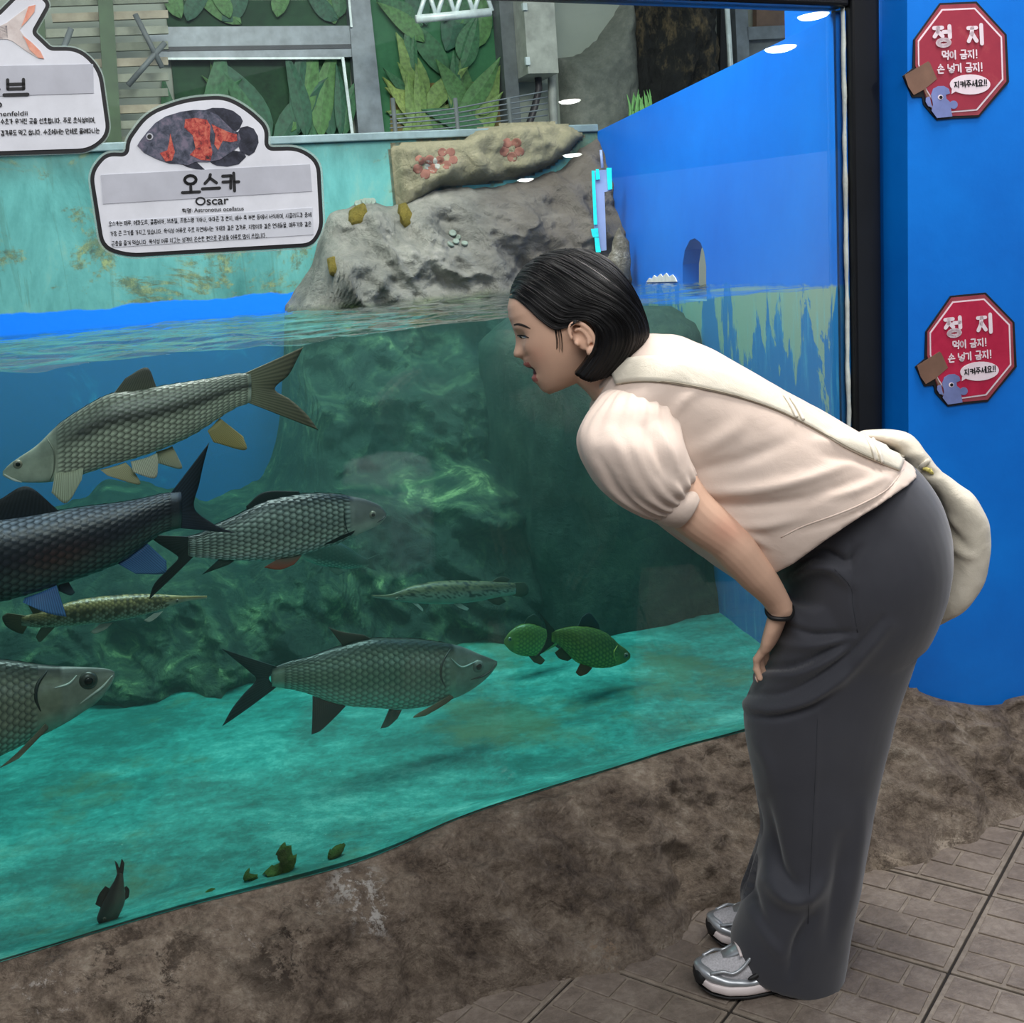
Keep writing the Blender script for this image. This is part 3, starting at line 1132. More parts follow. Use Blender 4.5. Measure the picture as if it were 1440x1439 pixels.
M_rock = t.m
PB1 = B0 - BN * 0.07


def sz(x, y, p0=PB1):
    P = atp(x, y, p0, BN)
    return float(np.dot(P - B0, BT)), float(P[2])


ridge = [sz(*p) for p in [(404, 428), (425, 402), (443, 372), (452, 335), (468, 300), (505, 283), (535, 284), (562, 286), (585, 272), (612, 264), (660, 262), (705, 260), (745, 250), (790, 240), (830, 205), (850, 190)]]
rs_, rz_ = [p[0] for p in ridge], [p[1] for p in ridge]
S_L = float(np.dot(BL - B0, BT)) + 0.05
S_R = float(np.dot(B1 - B0, BT)) - 0.005


def ztop(s):
    if s < rs_[0]:
        low = 0.66 + 0.10 * fbm(s * 3, 7, 1, 3)
        k = max(0.0, 1 - (rs_[0] - s) / 0.16)
        return low + (rz_[0] - low) * k * k
    return float(np.interp(s, rs_, rz_))


NSR, NZR = 330, 210
V = []
for i in range(NSR):
    s = S_L + (S_R - S_L) * i / (NSR - 1)
    zt = ztop(s) + 0.012 * fbm(s * 14, 1, 5, 3)
    for j in range(NZR):
        z = 0.15 + (zt - 0.15) * (1 - (1 - j / (NZR - 1)) ** 1.3)
        d0 = float(np.interp(z, [0.15, 0.45, 0.62, 0.72, 0.95, 1.02, 1.15, 1.22, 1.40, 1.7], [1.02, 0.92, 0.86, 0.60, 0.60, 0.46, 0.34, 0.36, 0.28, 0.16]))
        fall = 1 - math.exp(-max(0, zt - z) / (0.06 if z > 1.0 else 0.10))
        big = fbm(s * 2.3, z * 2.6, 1.7, 3)
        ridg = 1 - abs(fbm(s * 4.2 + 1.5 * z, z * 3.4, 6.2, 5))
        fine = fbm(s * 13, z * 15, 3.3, 4)
        o_ = fall * (d0 + 0.10 * big + 0.15 * (ridg - 0.8) + 0.022 * fine)
        o_ = max(o_, -0.02) if fall > 0.02 else o_ - 0.02
        q = B0 + BT * s - BN * o_ + UZ * z
        d_ = float((q - TR0) @ SN)
        V.append(q + SN * max(0.0, -0.008 - d_))          # the rock stops at the side wall
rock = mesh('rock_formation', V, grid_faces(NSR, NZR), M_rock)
tag(rock, 'large grey artificial rock formation rising from the water against the tank back wall', 'rock')
rock_bvh = BVHTree.FromPolygons([tuple(v) for v in V], grid_faces(NSR, NZR))


def patch_on(name, bvh, px, off, mat, parent=None, n=14, rough=0.006):
    """A lump that lies on a surface: px outline cast on to the surface, domed and closed."""
    cx, cy = np.mean([p[0] for p in px]), np.mean([p[1] for p in px])
    rings, V, F = 6, [], []
    m_ = len(px)
    ok = True
    for k in range(rings + 1):
        s = 1 - k / rings
        for q in px:
            x, y = cx + (q[0] - cx) * s, cy + (q[1] - cy) * s
            p, nn = hit(bvh, x, y)
            if p is None:
                return None
            V.append(p + nn * (off * math.sqrt(1 - s * s) - (0.004 if k == 0 else 0) + rough * fbm(p[0] * 40, p[1] * 40, p[2] * 40, 2) * (0 if k == 0 else 1)))
    for k in range(rings):
        for j in range(m_):
            j2 = (j + 1) % m_
            F.append((k * m_ + j, k * m_ + j2, (k + 1) * m_ + j2, (k + 1) * m_ + j))
    return mesh(name, V, F, mat, parent)


M_moss = rock_mat('ochre_moss', [(0.3, (84, 76, 30)), (0.5, (128, 116, 48)), (0.7, (168, 150, 74))], 22, 1.0, 0.9)
for px, lab in (([(490, 300), (502, 290), (515, 288), (518, 298), (508, 314), (494, 318), (489, 311)], 'ochre moss patch on the pale rock shoulder under the pebble corals'),
                ([(560, 288), (572, 285), (580, 300), (578, 314), (570, 322), (562, 312), (559, 300)], 'ochre moss tongue hanging over the rock edge'),
                ([(465, 362), (472, 360), (474, 378), (470, 390), (465, 382)], 'narrow olive moss streak low on the rock')):
    o = patch_on('moss_patch', rock_bvh, px, 0.02, M_moss)
    if o:
        tag(o, lab, 'moss')
M_bar = plain('barnacle_pale', (116, 130, 120), 0.7)
for gi, (pts, lab) in enumerate((([(508, 267), (516, 264), (522, 268), (512, 275), (519, 277)], 'pale pebble coral at the top edge of the rock'),
                                 ([(636, 330), (641, 342), (632, 346), (646, 335), (653, 345)], 'grey green pebble coral on the front of the rock'))):
    for (x, y) in pts:
        if gi == 0:
            x = 503 + 5.2 * pts.index((x, y))
            y = next((yy for yy in range(255, 330) if hit(rock_bvh, x, yy)[0] is not None), 290) + 1
            p, nn = hit(rock_bvh, x, y)
        else:
            p, nn = hit(rock_bvh, x, y)
        if p is None:
            continue
        if gi == 0:
            nn = np.array([0.1, -0.88, 0.46])
        r = 0.009 + 0.003 * rnd.random()
        a = np.cross(nn, UZ + 0.01); a /= np.linalg.norm(a); b = np.cross(nn, a)
        rings = []
        for rr, h in ((0.5, -0.02), (0.6, 0.0), (1.0, 0.006), (0.92, 0.012), (0.45, 0.009)):
            rings.append([p + nn * h + r * 1.2 * rr * (math.cos(q) * a + math.sin(q) * b) for q in np.linspace(0, 2 * math.pi, 14, endpoint=False)])
        v_, f_ = ring_loft(rings)
        o = mesh('pebble_coral', v_, f_, M_bar)
        tag(o, lab, 'coral', 'pebble corals on the rock' + (' top' if gi == 0 else ' front'))

# tan rock slab with painted flowers along the top of the back wall
M_tan = rock_mat('tan_rock', [(0.3, (98, 98, 82)), (0.5, (136, 132, 108)), (0.7, (166, 158, 132))], 5.0, 0.8)
PT = B0 - BN * 0.02
slab = relief('tan_rock_slab', [(553, 206), (600, 198), (655, 196), (672, 184), (720, 176), (770, 174), (800, 177), (822, 190), (800, 212), (775, 232), (740, 246), (690, 254), (620, 262), (560, 300), (556, 250)], PT, BT, BN, 0.05, 0.02, 0.035, 7, M_tan)
tag(slab, 'tan rock slab with painted red flowers above the grey rock', 'rock')
sb = BVHTree.FromPolygons([tuple(v.co) for v in slab.data.vertices], [tuple(p.vertices) for p in slab.data.polygons])
M_flower = [plain('flower_red', (124, 82, 70), 0.8), plain('flower_grey', (138, 140, 132), 0.8)]
for (cx, cy, R, kind, np_) in ((598, 234, 11, 0, 5), (628, 222, 10, 0, 5), (608, 232, 7, 1, 5), (720, 210, 11, 0, 5)):
    for k in range(np_):
        a = 2 * math.pi * k / np_ + 0.3
        px = [(cx + R * (math.cos(a) + 0.75 * math.cos(q)), cy + R * (math.sin(a) + 0.75 * math.sin(q))) for q in np.linspace(0, 2 * math.pi, 10, endpoint=False)]
        patch_on('petal', sb, px, 0.0015, M_flower[kind], slab, rough=0.0)

# spire of rock at the far corner, and rock seen through the arch
M_spire = rock_mat('spire_rock', [(0.3, (44, 40, 34)), (0.5, (112, 106, 92)), (0.7, (206, 202, 190))], 9.0, 0.8)
SY = min(hit(rock_bvh, x, y)[0][1] for x, y in ((846, 380), (856, 370), (862, 385), (870, 390)) if hit(rock_bvh, x, y)[0] is not None) - 0.035
rings = []
for (y, xl, xr) in ((480, 832, 886), (430, 836, 885), (398, 838, 884), (384, 842, 885), (368, 851, 886), (352, 860, 885), (340, 863, 883), (331, 865, 878), (325, 867, 875), (320, 870, 873)):
    a_, b_ = aty(xl, y, SY), aty(xr, y, SY)
    c_, h_ = (a_ + b_) / 2, (b_ - a_) / 2
    w_ = max(0.004, 0.62 * np.linalg.norm(h_))
    ring = []
    for q in np.linspace(0, 2 * math.pi, 28, endpoint=False):
        p = c_ + h_ * math.cos(q) + np.array([0, w_ * math.sin(q), 0])
        ring.append(p + (p - c_) * 0.35 * fbm(p[0] * 22, p[1] * 22, p[2] * 14, 4))
    rings.append(ring)
v_, f_ = ring_loft(rings)
o = mesh('rock_spire', v_, f_, M_spire)
tag(o, 'small pointed rock spire in the far corner of the tank', 'rock')
M_brownrock = rock_mat('brown_rock', [(0.3, (44, 36, 30)), (0.5, (96, 82, 72)), (0.7, (140, 124, 112))], 7.0, 0.8)
pc_ = sideP(978, 380) - SN * 0.36
v_, f_ = ellipsoid_data(pc_, ST * 0.34, SN * 0.2, UZ * 0.32, 22, 30)
v_ = [p + 0.03 * fbm(p[0] * 9, p[1] * 9, p[2] * 9, 4) * np.array([1, 1, 1]) for p in v_]
o = mesh('tunnel_rock', v_, f_, M_brownrock)
tag(o, 'brown rock glimpsed through the arched opening of the tank wall', 'rock')

# mossy boulder standing on the tank bottom in front of the side wall
bc = atz(905, 884, 0.2) + BN * 0.36 + BT * 0.03
rings = []
for zi in range(40):
    z = 0.16 + 1.02 * zi / 39
    sc_ = 1.0 - 0.10 * (zi / 39) - 0.25 * max(0, zi / 39 - 0.93) / 0.07
    ring = []
    for q in np.linspace(0, 2 * math.pi, 110, endpoint=False):
        cq, sq = math.cos(q), math.sin(q)
        a_, b_ = 0.35 * math.copysign(abs(cq) ** .55, cq), 0.36 * math.copysign(abs(sq) ** .55, sq)
        k_ = sc_ * (1 + 0.12 * fbm(cq * 2.2, sq * 2.2, z * 2.4, 5) + 0.06 * (0.7 - abs(fbm(cq * 4 + 3, sq * 4, z * 4, 4))))
        ring.append(np.array([bc[0], bc[1], z]) + BT * a_ * k_ + BN * b_ * k_)
    rings.append(ring)
v_, f_ = ring_loft(rings)
for i_, q in enumerate(v_):
    q = np.array(q, float)
    d_ = float((q - TR0) @ SN)
    q = q + SN * max(0.0, -0.008 - d_)
    h_ = rock_bvh.ray_cast(Vector(q - BN * 3), Vector(BN))
    if h_[0] is not None:
        dd_ = float((q - np.array(h_[0])) @ BN)
        if dd_ > 0.025:
            q = q - BN * (dd_ - 0.025)
    v_[i_] = q
o = mesh('mossy_boulder', v_, f_, rock_mat('dark_moss_rock', [(0.34, (34, 42, 38)), (0.5, (58, 70, 60)), (0.64, (88, 100, 80)), (0.78, (150, 158, 118))], 4.5, 0.9))
tag(o, 'tall dark mossy boulder under water beside the blue tank wall', 'rock')

# clear acrylic holder clipped to the wall
hy = [hit(rock_bvh, x, y)[0] for x in (840, 843, 846, 849) for y in range(244, 350, 3)]
HY = min(p[1] for p in hy if p is not None) - 0.007       # its back touches the rock
ac = empty('acrylic_holder', aty(845, 350, HY))
tag(ac, 'clear acrylic holder with bright cyan edges hung at the tank corner', 'holder')
t = NT('acrylic_clear')
b = t.bsdf((170, 190, 240), 0.1, 0, 0.5)
b.inputs['Alpha'].default_value = 0.55
M_acr = t.m
M_cyan = plain('acrylic_edge', (40, 226, 232), 0.15)
ap = lambda x, y, d=0.0: aty(x, y, HY - d)


def aquad(name, px, mat, d=0.0, th=0.01):
    return prism(name, [ap(x, y, d) for x, y in px], np.array([0, -1.0, 0]), th, mat, ac)


aquad('sheet', [(836, 240), (858, 238), (860, 268), (850, 270), (853, 352), (838, 354), (834, 300)], M_acr)
aquad('edge_strip', [(838, 238), (842, 238), (844, 252), (838, 253)], M_cyan, 0.01)
aquad('edge_strip', [(853, 236), (860, 236), (861, 266), (855, 267)], M_cyan, 0.01)
aquad('edge_strip', [(832, 240), (836, 240), (840, 316), (835, 316)], M_cyan, 0.01, 0.006)
aquad('edge_strip', [(831, 322), (841, 321), (842, 333), (833, 334)], M_cyan, 0.01)
aquad('edge_strip', [(836, 334), (842, 334), (845, 355), (838, 355)], M_cyan, 0.01)
v_, f_ = tube_data([ap(845, 211, .02), ap(847, 236, .02)], 0.005, 8)
mesh('hook', v_, f_, M_acr, ac)
adopt(ac)

# algae tufts on the tank bottom by the glass
M_algae = rock_mat('algae', [(0.3, (44, 78, 30)), (0.5, (84, 126, 50)), (0.7, (140, 176, 84))], 20, 1.0, 0.9)
for (x, y, w_, h_, lab) in ((404, 1198, 13, 26, 'upright green algae tuft on the tank bottom beside the glass, the tallest'), (352, 1222, 9, 13, 'round dark algae clump on the tank bottom by the glass'),
                            (470, 1192, 11, 8, 'flat algae clump on the tank bottom near the pale curb stain'), (293, 1237, 8, 6, 'smallest algae speck on the tank bottom by the glass'), (385, 1225, 16, 7, 'low algae mat at the foot of the tallest tuft')):
    p = atp(x, y + h_, G0 + GN * 0.06, GN)
    s = p[1] / FPX
    p = np.array([p[0], p[1], 0.222])
    v_, f_ = ellipsoid_data(p + UZ * h_ * s * 0.7, GT * w_ * s, GN * w_ * s * 0.8, UZ * h_ * s * 1.1, 12, 14)
    v_ = [q + 0.010 * fbm(q[0] * 60, q[1] * 60, q[2] * 60, 3) for q in v_]
    o = mesh('algae_clump', v_, f_, M_algae)
    tag(o, lab, 'algae')

# ================================================================== CORRIDOR BEHIND THE CAMERA (seen mirrored in the glass)
M_corr = plain('corridor_wall', (92, 96, 98), 0.8)
wf = box('wall_front', (1.2, -4.1, 1.35), (6.5, 0, 0), (0, 0.08, 0), (0, 0, 1.38), M_corr)
tag(wf, 'grey corridor wall opposite the aquarium', kind='structure')


def mirror(P):
    P = np.asarray(P, float)
    return P - 2 * np.dot(P - G0, GN) * GN


Vb = atz(562, 806, 0.0)
bn = empty('litter_bin', mirror(Vb))
tag(bn, 'tall grey plastic litter bin with a lipped lid, mirrored in the glass', 'bin')
M_bin = plain('bin_plastic', (232, 234, 238), 0.5)
ta, tb = 0.155, 0.145
c0 = mirror(Vb)


def rrect(cx, cy, a, b, z, r=0.035, n=6):
    out = []
    for (sx_, sy_, q0) in ((1, 1, 0), (-1, 1, 90), (-1, -1, 180), (1, -1, 270)):
        for k in range(n):
            q = math.radians(q0 + 90 * k / (n - 1))
            out.append(np.array([cx + sx_ * (a - r) + r * math.cos(q), cy + sy_ * (b - r) + r * math.sin(q), z]))
    return out


v_, f_ = ring_loft([rrect(c0[0], c0[1], ta * k, tb * k, z) for z, k in ((0, .82), (0.02, .88), (0.40, 1.0), (0.415, 1.0))])
mesh('body', v_, f_, M_bin, bn)
v_, f_ = ring_loft([rrect(c0[0], c0[1], ta * k, tb * k, z) for z, k in ((0.415, 1.06), (0.455, 1.06), (0.47, 1.0), (0.53, .95), (0.545, .80))])
mesh('lid', v_, f_, M_bin, bn)
adopt(bn)
legs = [mirror(atz(x, y, 0.0)) for x, y in ((301, 862), (440, 858), (345, 832), (470, 829))]
be = empty('low_bench', np.mean(legs, axis=0))
tag(be, 'low dark wooden bench standing in the corridor, mirrored in the glass', 'bench')
M_bench = plain('bench_wood', (46, 42, 40), 0.6)
for p in legs:
    box('leg', p + UZ * 0.11, (0.022, 0, 0), (0, 0.022, 0), (0, 0, 0.11), M_bench, be, 0.003)
cc = np.mean(legs, axis=0)
la = (legs[1] - legs[0]) / 2 * 1.15; lb = (legs[2] - legs[0]) / 2 * 1.25
for k in (-1, 0, 1):
    box('plank', cc + UZ * 0.235 + lb * 0.66 * k, la, lb * 0.30, (0, 0, 0.014), M_bench, be, 0.003)
adopt(be)
# ceiling with recessed downlights over the far end of the corridor
ceil = box('ceiling', (9.3, -3.2, 2.66), (5.6, 0, 0), (0, 5.4, 0), (0, 0, 0.05), plain('ceiling_paint', (88, 92, 96), 0.8))
tag(ceil, 'grey ceiling over the far end of the corridor', kind='structure')
t = NT('lamp_glow')
em = t.n('ShaderNodeEmission'); em.inputs[0].default_value = (1, 0.99, 0.96, 1); em.inputs[1].default_value = 70
t.l(em.outputs[0], t.out.inputs['Surface'])
M_glow = t.m


def refl_at(x, y, z):
    P = atp(x, y, G0, GN)
    d = ray(x, y); d = d - 2 * np.dot(d, GN) * GN
    return P + d * ((z - P[2]) / d[2])


for (x, y, r) in ((1148, 20, .075), (1101, 66, .09), (803, 141, .08), (806, 217, .11), (740, 252, .12)):
    p = refl_at(x, y, 2.604)
    dl = empty('downlight', p)
    tag(dl, 'round recessed downlight in the corridor ceiling', 'downlight', 'recessed downlights of the corridor')
    th = np.linspace(0, 2 * math.pi, 24, endpoint=False)
    v_, f_ = ring_loft([[p + np.array([r * math.cos(b_) * math.cos(a), r * math.cos(b_) * math.sin(a), -0.30 * r * math.sin(b_)]) for a in th] for b_ in (0.0, 0.4, 0.8, 1.2, 1.5)])
    mesh('lens', v_, f_, M_glow, dl)
    v_, f_ = ring_loft([[p + np.array([r * k * math.cos(a), r * k * math.sin(a), dz]) for a in th] for k, dz in ((1.0, 0.004), (1.0, 0.0), (1.22, 0.001), (1.25, 0.006))], False)
    mesh('rim', v_, f_, M_white, dl)
    adopt(dl)

# ================================================================== FISH
M_fish = attr_mat('fish_skin', 0.42, 0.5, 0.25, 90, var=0.25)
M_scale = attr_mat('fish_scales', 0.32, 0.6, 0.0, var=0.1)
t = NT('fish_fin')
a = t.n('ShaderNodeAttribute', attribute_name='Col')
t.bsdf(a.outputs['Color'], 0.5, 0, 0.3)
M_fin = t.m
M_eyew = plain('fish_eye_ring', (132, 128, 112), 0.25)
M_eyeb = plain('fish_eye_pupil', (8, 8, 8), 0.1)
cl = lambda c: np.array(lin(c))


def mixc(a, b, k):
    return a * (1 - k) + b * k


def sstep(x, a, b):
    k = np.clip((x - a) / (b - a), 0, 1)
    return k * k * (3 - 2 * k)


def catmull6(c, h, n):
    """Monotone smooth resampling of section centres and half-heights with one shared parameter."""
    L = np.concatenate([[0], np.cumsum(np.linalg.norm(np.diff(c, axis=0), axis=1))])
    s = np.linspace(0, L[-1], n)
    P = np.hstack([c, h])
    d = np.gradient(P, L, axis=0)
    i = np.clip(np.searchsorted(L, s) - 1, 0, len(L) - 2)
    w_ = (L[i + 1] - L[i])
    t_ = ((s - L[i]) / w_)[:, None]
    w_ = w_[:, None]
    return (2 * t_ ** 3 - 3 * t_ ** 2 + 1) * P[i] + (t_ ** 3 - 2 * t_ ** 2 + t_) * w_ * d[i] + (-2 * t_ ** 3 + 3 * t_ ** 2) * P[i + 1] + (t_ ** 3 - t_ ** 2) * w_ * d[i + 1]


def fish(label, cat, cols, off, yaw, thick, colfn, fins, eye=None, scales=None, group=None, name='fish', gill=None, mouth=None, row=False):
    """cols: (x, top, bottom) photo pixels from one end of the body to the other, read on a vertical plane that lies `off`
    behind the glass and is turned by `yaw`; the body gets its own thickness, the fins their own rays."""
    pts = [((x, a_), (x, b_)) if not row else ((a_, x), (b_, x)) for x, a_, b_ in cols]
    cx = np.mean([(p[0][0] + p[1][0]) / 2 for p in pts]); cy = np.mean([(p[0][1] + p[1][1]) / 2 for p in pts])
    ang = math.atan2(GT[1], GT[0]) + math.radians(yaw)
    T = np.array([math.cos(ang), math.sin(ang), 0]); N = np.array([-T[1], T[0], 0])
    pc0 = atp(cx, cy, G0 + GN * off, GN)
    Q = lambda x, y: atp(x, y, pc0, N)
    tops = np.array([Q(*p[0]) for p in pts]); bots = np.array([Q(*p[1]) for p in pts])
    nst = 64
    CH = catmull6((tops + bots) / 2, (tops - bots) / 2, nst)
    C, H = CH[:, :3], CH[:, 3:]
    u = np.linspace(0, 1, nst)
    hl = np.linalg.norm(H, axis=1)
    root = empty(name, pc0 - UZ * hl.max())
    tag(root, label, cat, group)
    hm = hl.max()
    # thickness: thickest behind the head, thin at the tail root
    tk = thick * hl * (0.55 + 0.45 * np.sin(np.pi * np.clip(1.05 - u, 0, 1) ** 1.0))
    nr = 40
    th = np.linspace(0, 2 * math.pi, nr, endpoint=False)

    def S(ui, a_):
        i = np.clip(ui, 0, 1) * (nst - 1)
        k = int(min(i, nst - 2)); f_ = i - k
        c = C[k] * (1 - f_) + C[k + 1] * f_
        h = H[k] * (1 - f_) + H[k + 1] * f_
        w_ = tk[k] * (1 - f_) + tk[k + 1] * f_
        ca, sa = math.cos(a_), math.sin(a_)
        return c + h * ca - N * (w_ * math.copysign(abs(sa) ** 0.85, sa))

    V, K = [], []
    for i in range(nst):
        for a_ in th:
            V.append(S(u[i], a_))
            K.append(colfn(u[i], math.cos(a_)))
    F = grid_faces(nst, nr, True)
    for base, rev in ((0, True), ((nst - 1) * nr, False)):
        c = len(V)
        V.append(np.mean(V[base:base + nr], axis=0)); K.append(K[base])
        for j in range(nr):
            q = (c, base + j, base + (j + 1) % nr)
            F.append(q[::-1] if not rev else q)
    body = mesh('body', V, F, M_fish, root, cols=K)
    fix_normals(body.data)
    if scales:
        nu_, nv_, u0, u1, edgec, hi, lift = scales
        sv, sf, sk = [], [], []
        for side in (1, -1):
            for i in range(nu_):
                uu = u0 + (u1 - u0) * (i + 0.5) / nu_
                du = (u1 - u0) / nu_
                for j in range(nv_):
                    aa = math.pi * (0.07 + 0.84 * (j + (0.5 if i % 2 else 0.0)) / nv_)
                    da = math.pi * 0.84 / nv_
                    o = len(sv)
                    # head end flat, free rear edge rounded and lifted
                    shape = [(-0.45, -0.42), (-0.45, 0.42), (0.25, 0.60), (0.80, 0.36), (1.0, 0.0), (0.80, -0.36), (0.25, -0.60)]
                    cc = colfn(uu, math.cos(aa))
                    ctrp = S(uu, side * aa)
                    ax1 = S(min(uu + 0.02, 1), side * aa) - ctrp
                    ax2 = S(uu, side * (aa + 0.05)) - ctrp
                    nn = np.cross(ax1, ax2); nn /= max(np.linalg.norm(nn), 1e-9)
                    if np.dot(nn, N) * side > 0:
                        nn = -nn
                    sv.append(S(uu + 0.15 * du, side * aa) + nn * lift * 0.75); sk.append(np.clip(cc * hi, 0, 1))
                    for (du_, da_) in shape:
                        k = (du_ + 0.45) / 1.45
                        sv.append(S(uu + du_ * du * 1.05, side * (aa + da_ * da * 1.02)) + nn * lift * (0.15 + 0.85 * k))
                        sk.append(mixc(cc, np.array(edgec), 0.85 if k > 0.3 else 0.35))
                    for q in range(7):
                        sf.append((o, o + 1 + q, o + 1 + (q + 1) % 7))
        so = mesh('scales', sv, sf, M_scale, root, smooth=False, cols=sk)
        tag(so, kind='stuff')
    for fn in fins:
        nm, bpx, tpx, cb_, ct_ = fn[:5]
        sd = fn[5] if len(fn) > 5 else 0.0
        nc, nm_ = 34, 9
        b = catmull([Q(*p) for p in bpx], nc); tt = catmull([Q(*p) for p in tpx], nc)
        fv, fk = [], []
        wth = 0.0012 + 0.02 * hm
        for lay in (0, 1):
            for i in range(nc):
                for j in range(nm_):
                    k = j / (nm_ - 1)
                    ridge_ = 0.35 if i % 2 else 1.0
                    ww = wth * (1 - 0.8 * k) * ridge_
                    p = b[i] * (1 - k) + tt[i] * k
                    bow = 0.10 * np.linalg.norm(tt[i] - b[i]) * math.sin(math.pi * k * 0.8) * math.sin(2.2 * i / nc + 0.4)
                    p = p - N * (sd * thick * hm * (0.75 + 0.5 * k) + bow * 0.6) + N * (ww if lay else -ww)
                    fv.append(p)
                    c_ = mixc(cl(cb_), cl(ct_), k ** 0.8)
                    fk.append(c_ * (0.5 if i % 2 else 1.06))
        gf = grid_faces(nc, nm_)
        nn_ = nc * nm_
        ff = gf + [tuple(q + nn_ for q in f_[::-1]) for f_ in gf]
        bd = [i * nm_ for i in range(nc)] + [(nc - 1) * nm_ + j for j in range(1, nm_)] + [i * nm_ + nm_ - 1 for i in range(nc - 2, -1, -1)] + [j for j in range(nm_ - 2, 0, -1)]
        ff += [(bd[i], bd[(i + 1) % len(bd)], bd[(i + 1) % len(bd)] + nn_, bd[i] + nn_) for i in range(len(bd))]
        fo = mesh(nm, fv, ff, M_fin, root, cols=fk)
        fix_normals(fo.data)
    bvh = BVHTree.FromPolygons([tuple(v) for v in V], F)
    if eye:
        ex, ey, er = eye[:3]
        ringc = eye[3] if len(eye) > 3 else M_eyew
        p, nn = hit(bvh, ex, ey)
        if p is not None:
            r = er * np.linalg.norm(p - CAM) / FPX
            a1 = T * r; a2 = UZ * r
            v_, f_ = ellipsoid_data(p, a1, a2, -N * r * 0.55, 10, 18)
            eo = mesh('eye', v_, f_, ringc, root)
            v_, f_ = ellipsoid_data(p - N * r * 0.33, a1 * 0.55, a2 * 0.55, -N * r * 0.32, 8, 16)
            mesh('pupil', v_, f_, M_eyeb, eo)
    for nm, line, wpx, colr in (gill or []):
        g_ = []
        for q in catmull(line, 18):
            p, nn = hit(bvh, *q)
            if p is not None:
                g_.append(p + nn * 0.0006)
        if len(g_) > 3:
            r = wpx * np.linalg.norm(g_[0] - CAM) / FPX
            v_, f_ = tube_data(g_, r * np.sin(np.linspace(0.25, math.pi - 0.25, len(g_))), 8)
            mesh(nm, v_, f_, plain(nm + '_tone', colr, 0.4), root)
    adopt(root)
    return root


# --- pale mahseer with a dark side stripe
def c_pale(u, v):
    base = mixc(cl((226, 232, 208)), cl((138, 146, 132)), sstep(v, -0.3, 0.75))
    base = mixc(base, cl((84, 82, 72)), 0.0)
    if u > 0.19:
        st = math.exp(-((v - 0.30 + 0.25 * (u - 0.5)) / 0.20) ** 2)
        base = mixc(base, cl((40, 38, 34)), 0.95 * st * min(1, (u - 0.19) * 10))
    else:
        base = mixc(base, cl((176, 186, 168)), 0.6)
    return base


fish('long pale silver barb with a dark side stripe and cream fins', 'fish',
     [(4, 663, 669), (12, 654, 674), (23, 646, 677), (51, 627, 679), (78, 601, 677), (117, 574, 667), (156, 554, 654), (194, 549, 643), (233, 542, 629), (272, 536, 611), (303, 531, 591), (331, 526, 574), (352, 525, 566)],
     0.16, 0, 0.52, c_pale,
     [('tail_fin', [(340, 527), (352, 546), (350, 567)], [(426, 488), (417, 506), (405, 528), (386, 547), (408, 562), (430, 582), (447, 605)], (150, 150, 124), (104, 98, 78)),
      ('dorsal_fin', [(158, 556), (190, 553), (221, 548)], [(176, 532), (206, 517), (219, 541)], (116, 116, 100), (84, 82, 74)),
      ('pectoral_fin', [(76, 664), (96, 662), (116, 655)], [(70, 690), (91, 704), (112, 672)], (210, 214, 186), (196, 204, 176), 0.7),
      ('pelvic_fin', [(140, 660), (158, 656), (176, 650)], [(150, 668), (194, 680), (186, 660)], (216, 206, 164), (206, 196, 156), 0.3),
      ('pelvic_fin', [(182, 648), (202, 643), (219, 636)], [(184, 662), (214, 670), (219, 650)], (214, 214, 190), (224, 220, 196), 0.6),
      ('ventral_fin', [(220, 636), (234, 632), (243, 628)], [(222, 652), (256, 660), (250, 640)], (216, 206, 164), (220, 214, 186), -0.2),
      ('anal_fin', [(292, 606), (300, 598), (309, 588)], [(300, 622), (344, 633), (342, 614)], (190, 176, 120), (206, 186, 122))],
     eye=(25, 653, 6), scales=(30, 15, 0.20, 0.97, cl((66, 64, 56)), 1.25, 0.0022),
     gill=[('gill_line', [(66, 616), (76, 636), (76, 660), (70, 676)], 1.2, (120, 124, 110)), ('mouth_line', [(6, 667), (18, 674), (31, 678)], 1.6, (232, 232, 220))])


# --- big blue-black mahseer, head out of the frame
def c_dark(u, v):
    b = mixc(cl((74, 104, 100)), cl((44, 50, 62)), sstep(v, -0.55, 0.1))
    b = mixc(b, cl((150, 164, 184)), 0.85 * sstep(v, 0.45, 0.9))  # bluish grey shine along the back, put into the colour
    patch = math.exp(-((u - 0.55) / 0.12) ** 2 - ((v + 0.15) / 0.35) ** 2)
    return mixc(b, cl((92, 60, 54)), 0.7 * patch)


fish('big blue black barb with bright blue fins, its head out of sight', 'fish',
     [(-172, 800, 806), (-150, 776, 830), (-100, 748, 848), (-50, 736, 852), (0, 731, 846), (39, 726, 836), (86, 718, 821), (117, 713, 811), (167, 707, 791), (202, 701, 767), (232, 694, 748), (254, 691, 743)],
     0.12, 0, 0.55, c_dark,
     [('tail_fin', [(240, 694), (253, 716), (246, 742)], [(294, 622), (286, 652), (280, 680), (273, 714), (296, 734), (316, 744), (335, 750)], (52, 66, 84), (30, 38, 48)),
      ('dorsal_fin', [(-22, 738), (30, 730), (86, 722)], [(0, 702), (38, 684), (78, 714)], (44, 50, 60), (30, 32, 40)),
      ('anal_fin', [(165, 792), (184, 780), (206, 763)], [(190, 806), (229, 805), (233, 788)], (58, 104, 160), (96, 150, 206), 0.15),
      ('pelvic_fin', [(34, 838), (56, 830), (78, 820)], [(30, 842), (62, 856), (91, 862)], (70, 120, 186), (92, 150, 214), 0.6),
      ('pelvic_fin', [(80, 822), (88, 818), (94, 814)], [(84, 834), (100, 840), (107, 836)], (70, 96, 110), (90, 112, 124), -0.3)],
     scales=(24, 13, 0.34, 0.95, cl((22, 30, 40)), 1.35, 0.0022))


